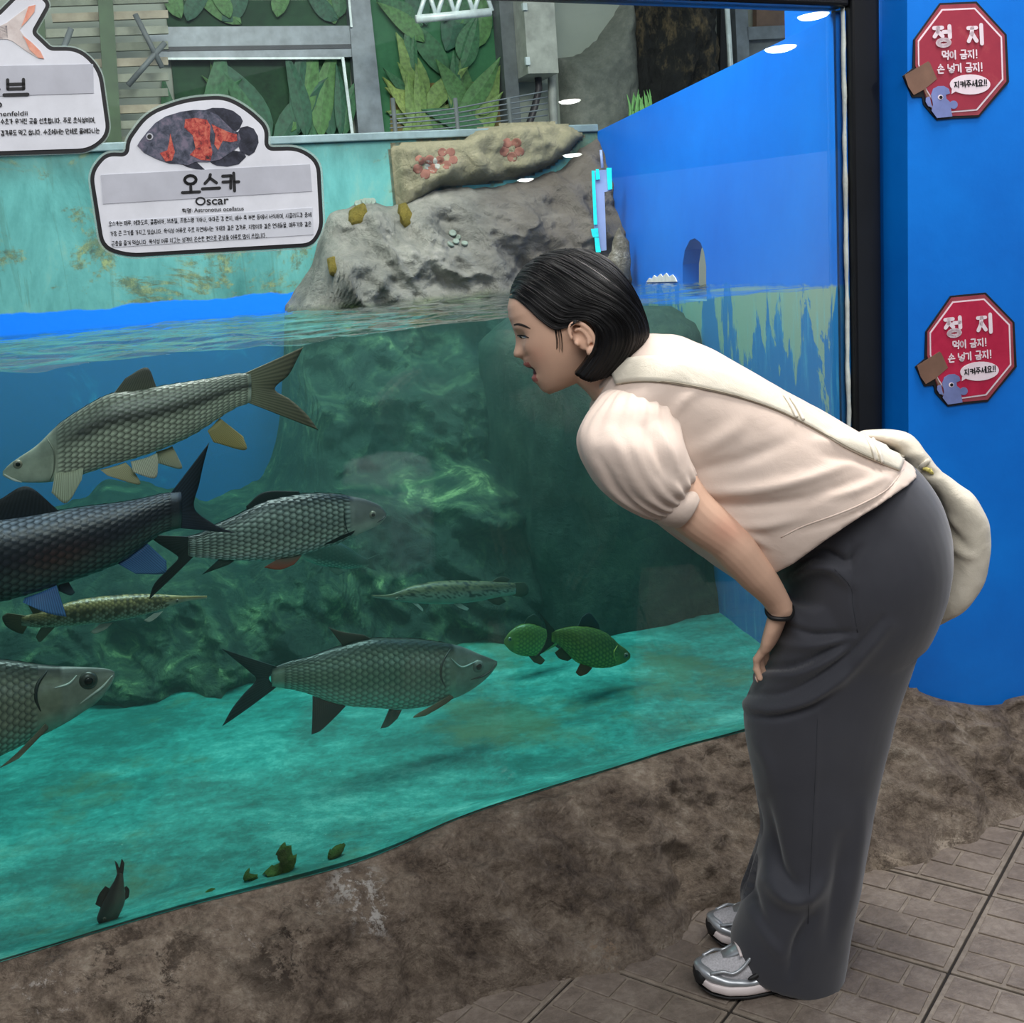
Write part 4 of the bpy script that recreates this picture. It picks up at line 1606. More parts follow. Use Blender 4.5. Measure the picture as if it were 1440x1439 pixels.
# --- chequered carp
def c_carp(u, v):
    b = mixc(cl((206, 216, 200)), cl((156, 164, 156)), sstep(v, -0.8, 0.0))
    b = mixc(b, cl((44, 48, 54)), sstep(v, 0.45, 0.9))
    if u < 0.19:
        b = mixc(b, cl((96, 100, 100)), 0.6 * sstep(v, -0.7, 0.2))
        b = mixc(b, cl((150, 164, 154)), 0.4 * (1 - sstep(v, -0.8, -0.2)))
    return b


fish('chequered carp with silver scales edged black and dark fins', 'fish',
     [(543, 722, 728), (536, 713, 736), (521, 705, 744), (494, 698, 757), (459, 694, 769), (408, 697, 783), (370, 706, 788), (331, 726, 788), (300, 740, 786), (280, 751, 784), (264, 755, 782)],
     0.30, 0, 0.5, c_carp,
     [('tail_fin', [(274, 755), (266, 768), (272, 783)], [(206, 752), (222, 764), (244, 778), (250, 786), (232, 804), (216, 822), (209, 843)], (60, 62, 64), (40, 40, 44)),
      ('dorsal_fin', [(348, 722), (382, 706), (424, 698)], [(346, 712), (372, 692), (420, 691)], (30, 34, 40), (22, 24, 30)),
      ('pectoral_fin', [(494, 744), (492, 747), (488, 750)], [(470, 750), (448, 761), (462, 759)], (24, 26, 28), (20, 20, 22), 0.9),
      ('pelvic_fin', [(392, 783), (408, 782), (424, 778)], [(368, 796), (390, 799), (410, 792)], (110, 120, 108), (190, 92, 66), 0.4),
      ('anal_fin', [(311, 784), (322, 786), (333, 786)], [(284, 808), (300, 802), (322, 794)], (66, 82, 76), (60, 74, 70))],
     eye=(524, 724, 5.5), scales=(25, 13, 0.20, 0.985, cl((14, 16, 18)), 1.7, 0.0026),
     gill=[('gill_line', [(487, 707), (484, 724), (487, 744), (494, 754)], 1.6, (40, 46, 48)), ('mouth_line', [(542, 726), (536, 731), (530, 735)], 1.0, (60, 66, 66))])


def c_gar(u, v):
    b = mixc(cl((206, 208, 184)), cl((176, 160, 104)), sstep(v, -0.4, 0.5))
    sp = noise.noise(Vector((u * 46, v * 5.5, 1.3)))
    if v > -0.55 and u > 0.2:
        b = mixc(b, cl((42, 44, 34)), 0.85 * float(sstep(sp, 0.12, 0.3)))
    return b


def c_gar2(u, v):
    b = mixc(cl((176, 190, 172)), cl((118, 116, 84)), sstep(v, -0.3, 0.5))
    sp = noise.noise(Vector((u * 50, v * 6.5, 7.3)))
    if v > -0.45 and u > 0.15:
        b = mixc(b, cl((30, 36, 32)), 0.9 * float(sstep(sp, 0.08, 0.25)))
    return b


fish('golden spotted gar with a long thin snout under the big blue fish', 'fish',
     [(291, 838, 842), (275, 838, 844), (258, 838, 847), (240, 837, 853), (215, 836, 861), (190, 836, 868), (160, 838, 873), (130, 841, 877), (100, 847, 880), (70, 857, 882), (45, 864, 882), (30, 867, 880)],
     0.36, 0, 0.75, c_gar,
     [('tail_fin', [(38, 866), (34, 874), (38, 882)], [(10, 862), (3, 868), (8, 880), (22, 889), (32, 892)], (140, 136, 100), (84, 80, 60)),
      ('dorsal_fin', [(48, 866), (60, 861), (72, 857)], [(40, 852), (46, 846), (60, 850)], (130, 128, 96), (96, 92, 70)),
      ('anal_fin', [(58, 882), (68, 882), (78, 881)], [(50, 896), (56, 903), (68, 892)], (140, 150, 126), (120, 128, 108)),
      ('pelvic_fin', [(140, 876), (150, 875), (158, 874)], [(126, 886), (132, 889), (148, 882)], (196, 206, 190), (220, 226, 208), 0.6),
      ('pectoral_fin', [(216, 861), (222, 860), (228, 858)], [(200, 870), (208, 872), (218, 866)], (206, 212, 196), (224, 228, 212), 0.7)],
     eye=(249, 845, 2.4), gill=[('gill_line', [(228, 841), (226, 848), (229, 855)], 0.9, (96, 92, 66))], scales=(44, 7, 0.22, 0.95, cl((110, 100, 60)), 1.15, 0.0008))
fish('pale green gar with black spots hovering in midwater above the silver tarpon', 'fish',
     [(523, 837, 840), (535, 837, 842), (548, 836, 844), (560, 832, 846), (575, 826, 847), (600, 820, 849), (630, 817, 849), (660, 817, 847), (690, 818, 842), (712, 819, 838), (724, 820, 836)],
     0.62, 0, 0.75, c_gar2,
     [('tail_fin', [(718, 820), (722, 828), (718, 837)], [(738, 819), (742, 824), (743, 830), (741, 836), (734, 840)], (110, 116, 92), (70, 76, 62)),
      ('dorsal_fin', [(690, 819), (700, 819), (712, 820)], [(700, 812), (708, 811), (718, 814)], (100, 104, 84), (70, 74, 60)),
      ('anal_fin', [(684, 843), (694, 841), (704, 839)], [(694, 850), (702, 851), (712, 846)], (100, 104, 84), (70, 74, 60)),
      ('pectoral_fin', [(578, 847), (582, 848), (586, 848)], [(584, 852), (591, 858), (592, 855)], (200, 212, 200), (222, 230, 218), 0.5),
      ('pelvic_fin', [(636, 848), (641, 849), (646, 848)], [(642, 853), (653, 857), (656, 854)], (200, 212, 200), (222, 230, 218), 0.5)],
     eye=(558, 842, 2.2))


def c_tarpon(u, v):
    b = mixc(cl((150, 214, 190)), cl((164, 170, 146)), sstep(v, -0.85, -0.2))
    b = mixc(b, cl((188, 192, 180)), 0.6 * math.exp(-((v - 0.45) / 0.12) ** 2))
    b = mixc(b, cl((54, 58, 54)), sstep(v, 0.5, 0.9))
    if u < 0.22:
        b = mixc(b, cl((156, 164, 156)), 0.5)
    return b


tarpon_cols = [(699, 930, 936), (690, 926, 948), (677, 921, 960), (648, 909, 978), (619, 903, 988), (587, 899, 995), (555, 898, 997), (524, 898, 995), (492, 905, 993), (460, 915, 986), (434, 924, 976), (405, 931, 969), (382, 940, 966)]
fish('whole silver tarpon swimming low over the tank bottom', 'fish', tarpon_cols, 0.42, 0, 0.42, c_tarpon,
     [('tail_fin', [(390, 938), (378, 953), (388, 967)], [(311, 912), (328, 926), (350, 944), (360, 956), (342, 976), (326, 996), (312, 1021)], (62, 76, 76), (40, 52, 54)),
      ('dorsal_fin', [(482, 909), (500, 902), (522, 898)], [(462, 882), (480, 888), (512, 893)], (84, 84, 74), (88, 78, 68)),
      ('anal_fin', [(440, 979), (462, 986), (486, 993)], [(438, 1033), (452, 1026), (474, 1006)], (58, 74, 72), (34, 46, 48)),
      ('pelvic_fin', [(546, 996), (555, 997), (563, 997)], [(532, 1022), (543, 1019), (556, 1008)], (70, 88, 80), (90, 120, 108), 0.3),
      ('pectoral_fin', [(628, 974), (632, 977), (624, 984)], [(580, 996), (572, 1002), (590, 1000)], (150, 140, 110), (180, 166, 132), 0.8)],
     eye=(672, 937, 9, plain('tarpon_eye', (120, 126, 118), 0.25)), scales=(30, 13, 0.24, 0.94, cl((74, 84, 76)), 1.2, 0.0016),
     gill=[('gill_line', [(634, 912), (622, 932), (620, 952), (627, 968)], 2.0, (52, 58, 54)), ('cheek_line', [(634, 926), (648, 938), (662, 934), (672, 928)], 1.4, (190, 200, 190)),
           ('mouth_line', [(697, 934), (688, 945), (676, 952), (662, 956)], 1.6, (70, 78, 72))])
fish('silver tarpon of which only the head and shoulder show', 'fish',
     [(161, 945, 953), (156, 942, 964), (145, 940, 979), (113, 938, 1004), (81, 937, 1023), (50, 934, 1038), (20, 930, 1053), (0, 928, 1062), (-60, 930, 1076), (-130, 940, 1066), (-200, 962, 1040), (-240, 976, 1020)],
     0.22, 0, 0.42, c_tarpon,
     [('tail_fin', [(-232, 975), (-246, 998), (-234, 1022)], [(-318, 930), (-292, 960), (-276, 998), (-292, 1040), (-322, 1070)], (62, 76, 76), (40, 52, 54)),
      ('dorsal_fin', [(-120, 938), (-95, 934), (-70, 931)], [(-150, 902), (-128, 906), (-88, 918)], (84, 84, 74), (88, 78, 68)),
      ('anal_fin', [(-180, 1048), (-150, 1060), (-130, 1066)], [(-178, 1100), (-160, 1096), (-140, 1080)], (58, 74, 72), (34, 46, 48)),
      ('pectoral_fin', [(62, 1012), (66, 1018), (56, 1028)], [(14, 1056), (-2, 1068), (24, 1056)], (130, 130, 108), (170, 176, 150), 0.8)],
     eye=(124, 957, 12, plain('tarpon_eye_dark', (64, 66, 60), 0.25)), scales=(30, 14, 0.30, 0.94, cl((70, 80, 72)), 1.2, 0.0018),
     gill=[('gill_line', [(66, 944), (53, 962), (50, 982), (57, 1000)], 2.6, (40, 46, 44)), ('jaw_line', [(158, 950), (144, 966), (128, 978), (112, 990)], 1.8, (196, 206, 196)),
           ('cheek_line', [(76, 968), (96, 962), (108, 950)], 1.6, (190, 200, 190))])


def c_green(u, v):
    b = mixc(cl((170, 184, 76)), cl((104, 128, 52)), sstep(v, -0.5, 0.7))
    return mixc(b, cl((132, 142, 66)), 0.5 if u < 0.15 else 0.0)


fish('yellow green barb with orange belly fins tipping nose down', 'fish',
     [(886, 919, 926), (880, 913, 931), (873, 908, 934), (853, 891, 939), (830, 882, 938), (810, 881, 931), (795, 883, 917), (784, 886, 906), (775, 889, 903)],
     0.50, 0, 0.45, c_green,
     [('tail_fin', [(780, 887), (775, 896), (780, 905)], [(756, 859), (764, 872), (769, 890), (768, 900), (762, 912), (751, 926)], (74, 70, 56), (62, 54, 46)),
      ('dorsal_fin', [(812, 882), (826, 881), (843, 885)], [(818, 868), (829, 862), (842, 878)], (50, 66, 66), (40, 56, 60)),
      ('pelvic_fin', [(815, 931), (822, 935), (831, 938)], [(806, 944), (812, 949), (822, 946)], (150, 96, 60), (170, 84, 52), 0.4),
      ('anal_fin', [(790, 910), (796, 918), (804, 926)], [(780, 918), (786, 926), (798, 930)], (110, 92, 60), (120, 84, 56))],
     eye=(880, 922, 4), scales=(17, 10, 0.18, 0.95, cl((74, 92, 36)), 1.25, 0.0012), gill=[('gill_line', [(868, 908), (863, 918), (866, 931)], 1.2, (206, 204, 90))])
fish('dull green barb half hidden behind the yellow green one', 'fish',
     [(709, 900, 906), (716, 890, 914), (726, 882, 920), (742, 877, 923), (756, 880, 921), (770, 887, 914), (782, 894, 908)],
     0.75, 0, 0.45, c_green,
     [('tail_fin', [(779, 893), (782, 900), (779, 908)], [(798, 882), (793, 894), (792, 902), (796, 914), (800, 922)], (74, 70, 56), (62, 54, 46)),
      ('dorsal_fin', [(736, 879), (748, 878), (760, 882)], [(742, 868), (752, 864), (764, 876)], (70, 80, 60), (60, 66, 56)),
      ('pelvic_fin', [(742, 922), (750, 922), (757, 920)], [(748, 930), (758, 933), (764, 927)], (120, 90, 60), (130, 84, 56), 0.4)],
     eye=(717, 899, 3), scales=(14, 9, 0.18, 0.95, cl((74, 92, 36)), 1.2, 0.0012))


def c_small(u, v):
    return mixc(cl((96, 112, 100)), cl((46, 62, 60)), sstep(v, -0.3, 0.6))


fish('small dark fish feeding nose down at the tank bottom by the glass', 'fish',
     [(1303, 142, 148), (1296, 137, 160), (1280, 140, 171), (1264, 147, 176), (1250, 154, 175), (1238, 161, 174), (1228, 165, 173)],
     0.07, 0, 0.5, c_small,
     [('tail_fin', [(165, 1230), (169, 1228), (173, 1230)], [(161, 1210), (165, 1214), (168, 1220), (171, 1208), (175, 1214)], (60, 76, 72), (44, 58, 56)),
      ('dorsal_fin', [(142, 1276), (148, 1262), (155, 1250)], [(134, 1272), (139, 1258), (148, 1246)], (50, 66, 62), (40, 54, 52)),
      ('anal_fin', [(175, 1266), (176, 1256), (175, 1248)], [(181, 1262), (182, 1252), (178, 1246)], (50, 66, 62), (40, 54, 52))],
     eye=(147, 1292, 2.2), row=True)
fish('faint grey fish in the murk below the chequered carp', 'fish',
     [(418, 772, 777), (428, 764, 786), (445, 759, 794), (466, 759, 798), (488, 768, 800), (506, 781, 798), (518, 787, 796)],
     0.85, 0, 0.45, lambda u, v: mixc(cl((170, 186, 166)), cl((60, 76, 66)), sstep(v, -0.9, -0.3)),
     [('tail_fin', [(515, 787), (518, 792), (515, 797)], [(531, 780), (526, 787), (525, 793), (530, 803)], (90, 104, 92), (70, 84, 76)),
      ('dorsal_fin', [(450, 760), (464, 759), (478, 764)], [(456, 750), (470, 748), (484, 758)], (60, 74, 66), (50, 62, 56)),
      ('pelvic_fin', [(460, 797), (468, 798), (476, 799)], [(466, 804), (474, 808), (484, 803)], (120, 134, 118), (100, 112, 100), 0.4)],
     eye=(426, 774, 2.5), scales=(16, 9, 0.2, 0.95, cl((50, 62, 54)), 1.2, 0.0012))

# ================================================================== SIGNS
M_ink = plain('print_black', (22, 22, 26), 0.5, var=0.05)
M_paper = plain('sign_white', (222, 224, 232), 0.45, var=0.04)
M_grey = plain('sign_grey_print', (186, 188, 198), 0.5, var=0.05)
M_clear = None
t = NT('clear_film')
tr_ = t.n('ShaderNodeBsdfTransparent'); df = t.n('ShaderNodeBsdfPrincipled'); df.inputs['Base Color'].default_value = rgba((200, 220, 214)); df.inputs['Roughness'].default_value = 0.2
mx = t.n('ShaderNodeMixShader'); mx.inputs[0].default_value = 0.35
t.l(tr_.outputs[0], mx.inputs[1]); t.l(df.outputs[0], mx.inputs[2]); t.l(mx.outputs[0], t.out.inputs['Surface'])
M_clear = t.m


def smooth_poly(px, n=6):
    """Round the corners of a closed outline given as (x, y, r)."""
    out = []
    k = len(px)
    for i in range(k):
        p = np.array(px[i][:2], float); r = px[i][2] if len(px[i]) > 2 else 0
        if r <= 0:
            out.append(tuple(p)); continue
        a = np.array(px[i - 1][:2], float) - p; b = np.array(px[(i + 1) % k][:2], float) - p
        la, lb = np.linalg.norm(a), np.linalg.norm(b)
        q = min(r, la * 0.48, lb * 0.48)
        A, B = p + a / la * q, p + b / lb * q
        for s in np.linspace(0, 1, n):
            out.append(tuple((1 - s) ** 2 * A + 2 * s * (1 - s) * p + s * s * B))
    return out


def offset_poly(px, d):
    """Shrink (d > 0) an outline by d pixels along its vertex normals."""
    p = np.array(px, float)
    area = 0.5 * np.sum(p[:, 0] * np.roll(p[:, 1], -1) - np.roll(p[:, 0], -1) * p[:, 1])
    sg = 1 if area > 0 else -1
    out = []
    k = len(p)
    for i in range(k):
        e1 = p[i] - p[i - 1]; e2 = p[(i + 1) % k] - p[i]
        e1 = e1 / max(np.linalg.norm(e1), 1e-9); e2 = e2 / max(np.linalg.norm(e2), 1e-9)
        n1 = np.array([-e1[1], e1[0]]) * sg; n2 = np.array([-e2[1], e2[0]]) * sg
        m_ = n1 + n2
        m_ = m_ / max(np.linalg.norm(m_), 1e-6)
        out.append(tuple(p[i] + m_ * d / max(0.6, m_ @ n1)))
    return out


def text_on(body, Q, x0, y0, x1, y1, hpx, mat, parent, name='lettering', bold=0.0, fit=True, align='LEFT', squeeze=None):
    """Write a line of text from (x0, y0) to (x1, y1) (base line, photo pixels) with letters hpx tall on the plane given by Q."""
    cu = bpy.data.curves.new('txt', 'FONT')
    cu.body = body
    cu.size = 1.0
    if bold:
        cu.offset = bold
    ob = bpy.data.objects.new('txt', cu)
    COL.objects.link(ob)
    dg = bpy.context.evaluated_depsgraph_get()
    me = bpy.data.meshes.new_from_object(ob.evaluated_get(dg))
    bpy.data.objects.remove(ob)
    a = co(me)
    mn, mxx = a.min(0), a.max(0)
    d = np.array([x1 - x0, y1 - y0], float)
    L = np.linalg.norm(d); e = d / L
    up = np.array([e[1], -e[0]])
    sx_ = L / (mxx[0] - mn[0])
    sy_ = hpx / 0.86
    out = []
    for p in a:
        q = np.array([x0, y0]) + e * (p[0] - mn[0]) * sx_ + up * (p[1] + 0.08) * sy_
        out.append(Q(*q))
    set_co(me, np.array(out))
    me.materials.clear()
    me.materials.append(mat)
    o = link(name, me, parent)
    return o


# stroke lettering for Korean syllables: every letter is built from its jamo
def _circ(cx, cy, rx, ry, n=12):
    return [(cx + rx * math.cos(a), cy + ry * math.sin(a)) for a in np.linspace(math.pi / 2, math.pi * 2.5, n + 1)]


_J = {
    'ㄱ': [[(0, 1), (1, 1), (.9, 0)]], 'ㄴ': [[(0, 1), (0, 0), (1, 0)]], 'ㄷ': [[(1, 1), (0, 1), (0, 0), (1, 0)]],
    'ㄹ': [[(0, 1), (1, 1), (1, .5), (0, .5), (0, 0), (1, 0)]], 'ㅁ': [[(0, 1), (1, 1), (1, 0), (0, 0), (0, 1)]],
    'ㅂ': [[(0, 1), (0, 0), (1, 0), (1, 1)], [(0, .5), (1, .5)]], 'ㅅ': [[(.5, 1), (.42, .55), (0, 0)], [(.45, .6), (1, 0)]],
    'ㅇ': [_circ(.5, .5, .5, .5)], 'ㅈ': [[(0, 1), (1, 1)], [(.5, 1), (.4, .5), (0, 0)], [(.45, .6), (1, 0)]],
    'ㅊ': [[(.3, 1.08), (.7, 1.08)], [(0, .75), (1, .75)], [(.5, .75), (.4, .4), (0, 0)], [(.45, .45), (1, 0)]],
    'ㅋ': [[(0, 1), (1, 1), (.9, 0)], [(0, .52), (.95, .52)]], 'ㅌ': [[(1, 1), (0, 1), (0, 0), (1, 0)], [(0, .5), (1, .5)]],
    'ㅍ': [[(0, 1), (1, 1)], [(0, 0), (1, 0)], [(.3, 1), (.3, 0)], [(.7, 1), (.7, 0)]],
    'ㅎ': [[(.3, 1.05), (.7, 1.05)], [(0, .76), (1, .76)], _circ(.5, .26, .34, .27)],
    'ㅏ': [[(0, 1), (0, 0)], [(0, .5), (1, .5)]], 'ㅑ': [[(0, 1), (0, 0)], [(0, .65), (1, .65)], [(0, .35), (1, .35)]],
    'ㅓ': [[(1, 1), (1, 0)], [(0, .5), (1, .5)]], 'ㅕ': [[(1, 1), (1, 0)], [(0, .65), (1, .65)], [(0, .35), (1, .35)]],
    'ㅐ': [[(.2, 1), (.2, 0)], [(1, 1), (1, 0)], [(.2, .5), (1, .5)]], 'ㅔ': [[(.55, 1), (.55, 0)], [(1, 1), (1, 0)], [(0, .5), (.55, .5)]],
    'ㅖ': [[(.55, 1), (.55, 0)], [(1, 1), (1, 0)], [(0, .62), (.55, .62)], [(0, .38), (.55, .38)]], 'ㅒ': [[(.2, 1), (.2, 0)], [(1, 1), (1, 0)], [(.2, .62), (1, .62)], [(.2, .38), (1, .38)]],
    'ㅣ': [[(.5, 1), (.5, 0)]], 'ㅗ': [[(.5, 1), (.5, 0)], [(0, 0), (1, 0)]], 'ㅛ': [[(.32, 1), (.32, 0)], [(.68, 1), (.68, 0)], [(0, 0), (1, 0)]],
    'ㅜ': [[(0, 1), (1, 1)], [(.5, 1), (.5, 0)]], 'ㅠ': [[(0, 1), (1, 1)], [(.32, 1), (.32, 0)], [(.68, 1), (.68, 0)]], 'ㅡ': [[(0, .5), (1, .5)]],
}
_CHO = 'ㄱㄲㄴㄷㄸㄹㅁㅂㅃㅅㅆㅇㅈㅉㅊㅋㅌㅍㅎ'
_JUNG = 'ㅏㅐㅑㅒㅓㅔㅕㅖㅗㅘㅙㅚㅛㅜㅝㅞㅟㅠㅡㅢㅣ'
_JONG = ['', 'ㄱ', 'ㄲ', 'ㄳ', 'ㄴ', 'ㄵ', 'ㄶ', 'ㄷ', 'ㄹ', 'ㄺ', 'ㄻ', 'ㄼ', 'ㄽ', 'ㄾ', 'ㄿ', 'ㅀ', 'ㅁ', 'ㅂ', 'ㅄ', 'ㅅ', 'ㅆ', 'ㅇ', 'ㅈ', 'ㅊ', 'ㅋ', 'ㅌ', 'ㅍ', 'ㅎ']
_PAIR = {'ㄲ': 'ㄱㄱ', 'ㄸ': 'ㄷㄷ', 'ㅃ': 'ㅂㅂ', 'ㅆ': 'ㅅㅅ', 'ㅉ': 'ㅈㅈ', 'ㄳ': 'ㄱㅅ', 'ㄵ': 'ㄴㅈ', 'ㄶ': 'ㄴㅎ', 'ㄺ': 'ㄹㄱ', 'ㄻ': 'ㄹㅁ', 'ㄼ': 'ㄹㅂ', 'ㄽ': 'ㄹㅅ', 'ㄾ': 'ㄹㅌ', 'ㄿ': 'ㄹㅍ', 'ㅀ': 'ㄹㅎ', 'ㅄ': 'ㅂㅅ',
         'ㅘ': 'ㅗㅏ', 'ㅙ': 'ㅗㅐ', 'ㅚ': 'ㅗㅣ', 'ㅝ': 'ㅜㅓ', 'ㅞ': 'ㅜㅔ', 'ㅟ': 'ㅜㅣ', 'ㅢ': 'ㅡㅣ'}


def _put(j, x0, y0, x1, y1):
    if j in _PAIR and j not in 'ㅘㅙㅚㅝㅞㅟㅢ':
        m_ = (x0 + x1) / 2
        return _put(_PAIR[j][0], x0, y0, m_ - .04, y1) + _put(_PAIR[j][1], m_ + .04, y0, x1, y1)
    return [[(x0 + (x1 - x0) * a, y0 + (y1 - y0) * b) for a, b in s] for s in _J[j]]


def syllable(ch):
    k = ord(ch) - 0xAC00
    if not 0 <= k < 11172:
        return {'.': [[(.1, .02), (.16, .02)]], ',': [[(.14, .04), (.06, -.1)]], '!': [[(.15, .95), (.15, .3)], [(.15, .02), (.15, .05)]], ':': [[(.12, .2), (.14, .2)], [(.12, .6), (.14, .6)]]}.get(ch, []), {'.': .35, ',': .35, '!': .34, ':': .34, ' ': .42}.get(ch, .5)
    c, v_, f_ = _CHO[k // 588], _JUNG[(k % 588) // 28], _JONG[k % 28]
    out = []
    if v_ in 'ㅏㅐㅑㅒㅓㅔㅕㅖㅣ':
        dbl = v_ in 'ㅐㅒㅔㅖ'
        vx0 = (.58 if v_ in 'ㅓㅕ' else .68) - (.08 if dbl else 0)
        cx1 = .52 if not dbl else .44
        if v_ == 'ㅣ':
            vx0 = .70
        if f_:
            out += _put(c, .06, .5, cx1, .94) + _put(v_, vx0, .42, .94, 1.0) + _put(f_, .22, .0, .90, .32)
        else:
            out += _put(c, .06, .16, cx1, .86) + _put(v_, vx0, .0, .94, 1.0)
    elif v_ in 'ㅗㅛㅜㅠㅡ':
        if f_:
            out += _put(c, .2, .66, .8, 1.0) + _put(v_, .02, .40, .98, .56) + _put(f_, .18, .0, .82, .27)
        else:
            out += _put(c, .18, .5, .82, .98) + _put(v_, .02, .04, .98, .36)
    else:
        b, r = _PAIR[v_]
        if f_:
            out += _put(c, .08, .66, .5, .98) + _put(b, .02, .42, .60, .56) + _put(r, .66, .38, .94, 1.0) + _put(f_, .22, 0, .9, .27)
        else:
            out += _put(c, .08, .52, .5, .95) + _put(b, .02, .14, .60, .40) + _put(r, .68, .0, .94, 1.0)
    return out, 1.12


def hangul_on(body, Q, x0, y0, x1, y1, hpx, mat, parent, weight=0.10, name='lettering'):
    """A line of Korean in rounded strokes along the base line (x0, y0)-(x1, y1), letters hpx photo pixels tall."""
    strokes, x = [], 0.0
    for ch in body:
        st, adv = syllable(ch)
        strokes += [[(x + a, b) for a, b in s] for s in st]
        x += adv
    tot = x - 0.12
    d = np.array([x1 - x0, y1 - y0], float)
    L = np.linalg.norm(d); e = d / L; up = np.array([e[1], -e[0]])
    kx = L / tot
    V, F = [], []
    hw = weight * 0.5 * hpx
    for s in strokes:
        p = [np.array([x0, y0]) + e * a * kx + up * b * hpx for a, b in s]
        for a, b in zip(p[:-1], p[1:]):
            t_ = b - a
            l_ = np.linalg.norm(t_)
            if l_ < 1e-6:
                continue
            t_ /= l_
            n_ = np.array([-t_[1], t_[0]])
            o = len(V)
            ring = [a + n_ * hw, a + (n_ - t_) * hw * .72, a - t_ * hw, a - (n_ + t_) * hw * .72, a - n_ * hw, b - n_ * hw, b + (t_ - n_) * hw * .72, b + t_ * hw, b + (t_ + n_) * hw * .72, b + n_ * hw]
            V += [Q(*q) for q in ring]
            F.append(tuple(range(o, o + 10)))
    o = mesh(name, V, F, mat, parent, smooth=False)
    return o


def sign_plane(off):
    return lambda x, y: atp(x, y, G0 - GN * off, GN)


def plate(name, px, Q, n, th, mat, parent):
    return prism(name, [Q(x, y) for x, y in px], n, th, mat, parent)


# --- fish sign with the red and black cichlid
s1 = empty('fish_sign', atp(290, 350, G0, GN))
tag(s1, 'white cut-out name sign with a red and black fish picture on the glass', 'sign')
Q0, Q1, Q2, Q3, Q4 = (sign_plane(k) for k in (0.0035, 0.0048, 0.0056, 0.0062, 0.0068))
o_px = [(176, 215, 6), (178, 196, 14), (205, 158, 30), (262, 137, 30), (318, 134, 20), (350, 152, 16), (378, 178, 18), (377, 207, 8), (421, 206, 32), (450, 226, 20), (455, 322, 30), (440, 347, 16), (180, 362, 26), (142, 350, 22), (125, 242, 30), (148, 214, 16)]
out1 = smooth_poly(o_px)
plate('clear_edge', offset_poly(out1, -3), sign_plane(0.0022), -GN, 0.002, M_clear, s1)
plate('border', out1, Q0, -GN, 0.003, M_ink, s1)
plate('panel', offset_poly(out1, 5.5), Q1, -GN, 0.002, M_paper, s1)
plate('title_band', [(142, 246), (436, 231), (439, 269), (145, 287)], Q2, -GN, 0.001, M_grey, s1)
plate('text_band', [(155, 312), (440, 292), (441, 330), (158, 348)], Q2, -GN, 0.001, plain('sign_pale_grey', (206, 209, 218), 0.5, var=.04), s1)
hangul_on('오스카', Q3, 256, 272, 338, 268, 25, M_ink, s1, 0.17)
text_on('Oscar', Q3, 275, 290, 322, 288, 14, M_ink, s1, bold=0.012)
hangul_on('학명:', Q3, 256, 299.5, 271, 299, 6, M_ink, s1, 0.14)
text_on('Astronotus ocellatus', Q3, 273, 299, 343, 296.5, 7, M_ink, s1, bold=0.01)
hangul_on('오스카는 페루, 에콰도르, 콜롬비아, 브라질, 프랑스령 기아나, 아마존 강 분지, 배수 쪽 부분 등에서 서식하며, 시클리드과 중에', Q3, 153, 318, 438, 305, 6.4, M_ink, s1, 0.11)
hangul_on('가장 큰 크기를 가지고 있습니다. 육식성 어류로 주로 자연에서는 가재와 같은 갑각류, 지렁이와 같은 연체동물, 메뚜기와 같은', Q3, 155, 332, 438, 318, 6.4, M_ink, s1, 0.11)
hangul_on('곤충을 즐겨 먹습니다. 육식성 어류 치고는 성격이 온순한 편으로 관상용 어류로 많이 쓰입니다.', Q3, 157, 346, 375, 334, 6.4, M_ink, s1, 0.11)


def print_mat(name, stops, scale, stretch=(1, 1, 1)):
    t = NT(name)
    v = t.coord('Object', stretch)
    c = t.ramp(t.noise(v, scale, 7, 0.7, 0.4), stops)
    t.bsdf(c, 0.4, 0, 0.4)
    return t.m


zf = lambda a: [(180 + x * 190 / 1440, 140 + y * 105 / 796) for x, y in a]
M_osc = print_mat('print_fish_body', [(0.34, (40, 44, 56)), (0.5, (84, 88, 104)), (0.62, (120, 112, 130))], 60)
M_osr = print_mat('print_fish_red', [(0.36, (60, 44, 48)), (0.47, (176, 66, 62)), (0.62, (206, 116, 96))], 110)
M_osf = print_mat('print_fish_fin', [(0.35, (30, 32, 42)), (0.6, (62, 64, 78))], 50)
body_z = [(100, 490), (130, 440), (200, 350), (290, 250), (400, 180), (560, 130), (700, 110), (840, 112), (960, 170), (1040, 250), (1120, 330), (1180, 350), (1200, 420), (1180, 500), (1100, 560), (980, 640), (860, 665), (720, 665), (640, 700), (540, 685), (440, 680), (300, 630), (170, 565)]
plate('printed_fin', zf([(820, 112), (900, 88), (1020, 90), (1120, 120), (1200, 180), (1225, 230), (1190, 310), (1140, 345), (1040, 260), (950, 180)]), sign_plane(0.0054), -GN, 0.001, M_osf, s1)
plate('printed_fin', zf([(1170, 350), (1200, 300), (1270, 282), (1340, 310), (1385, 390), (1392, 460), (1350, 560), (1290, 600), (1200, 560), (1170, 470)]), sign_plane(0.0054), -GN, 0.001, M_osf, s1)
plate('printed_fin', zf([(860, 650), (1000, 590), (1110, 540), (1230, 560), (1260, 610), (1180, 690), (1060, 715), (950, 705), (900, 685)]), sign_plane(0.0054), -GN, 0.001, M_osf, s1)
plate('printed_fin', zf([(560, 680), (720, 655), (820, 748), (720, 742), (620, 715)]), sign_plane(0.0054), -GN, 0.001, M_osf, s1)
plate('printed_fish', zf(body_z), sign_plane(0.0060), -GN, 0.001, M_osc, s1)
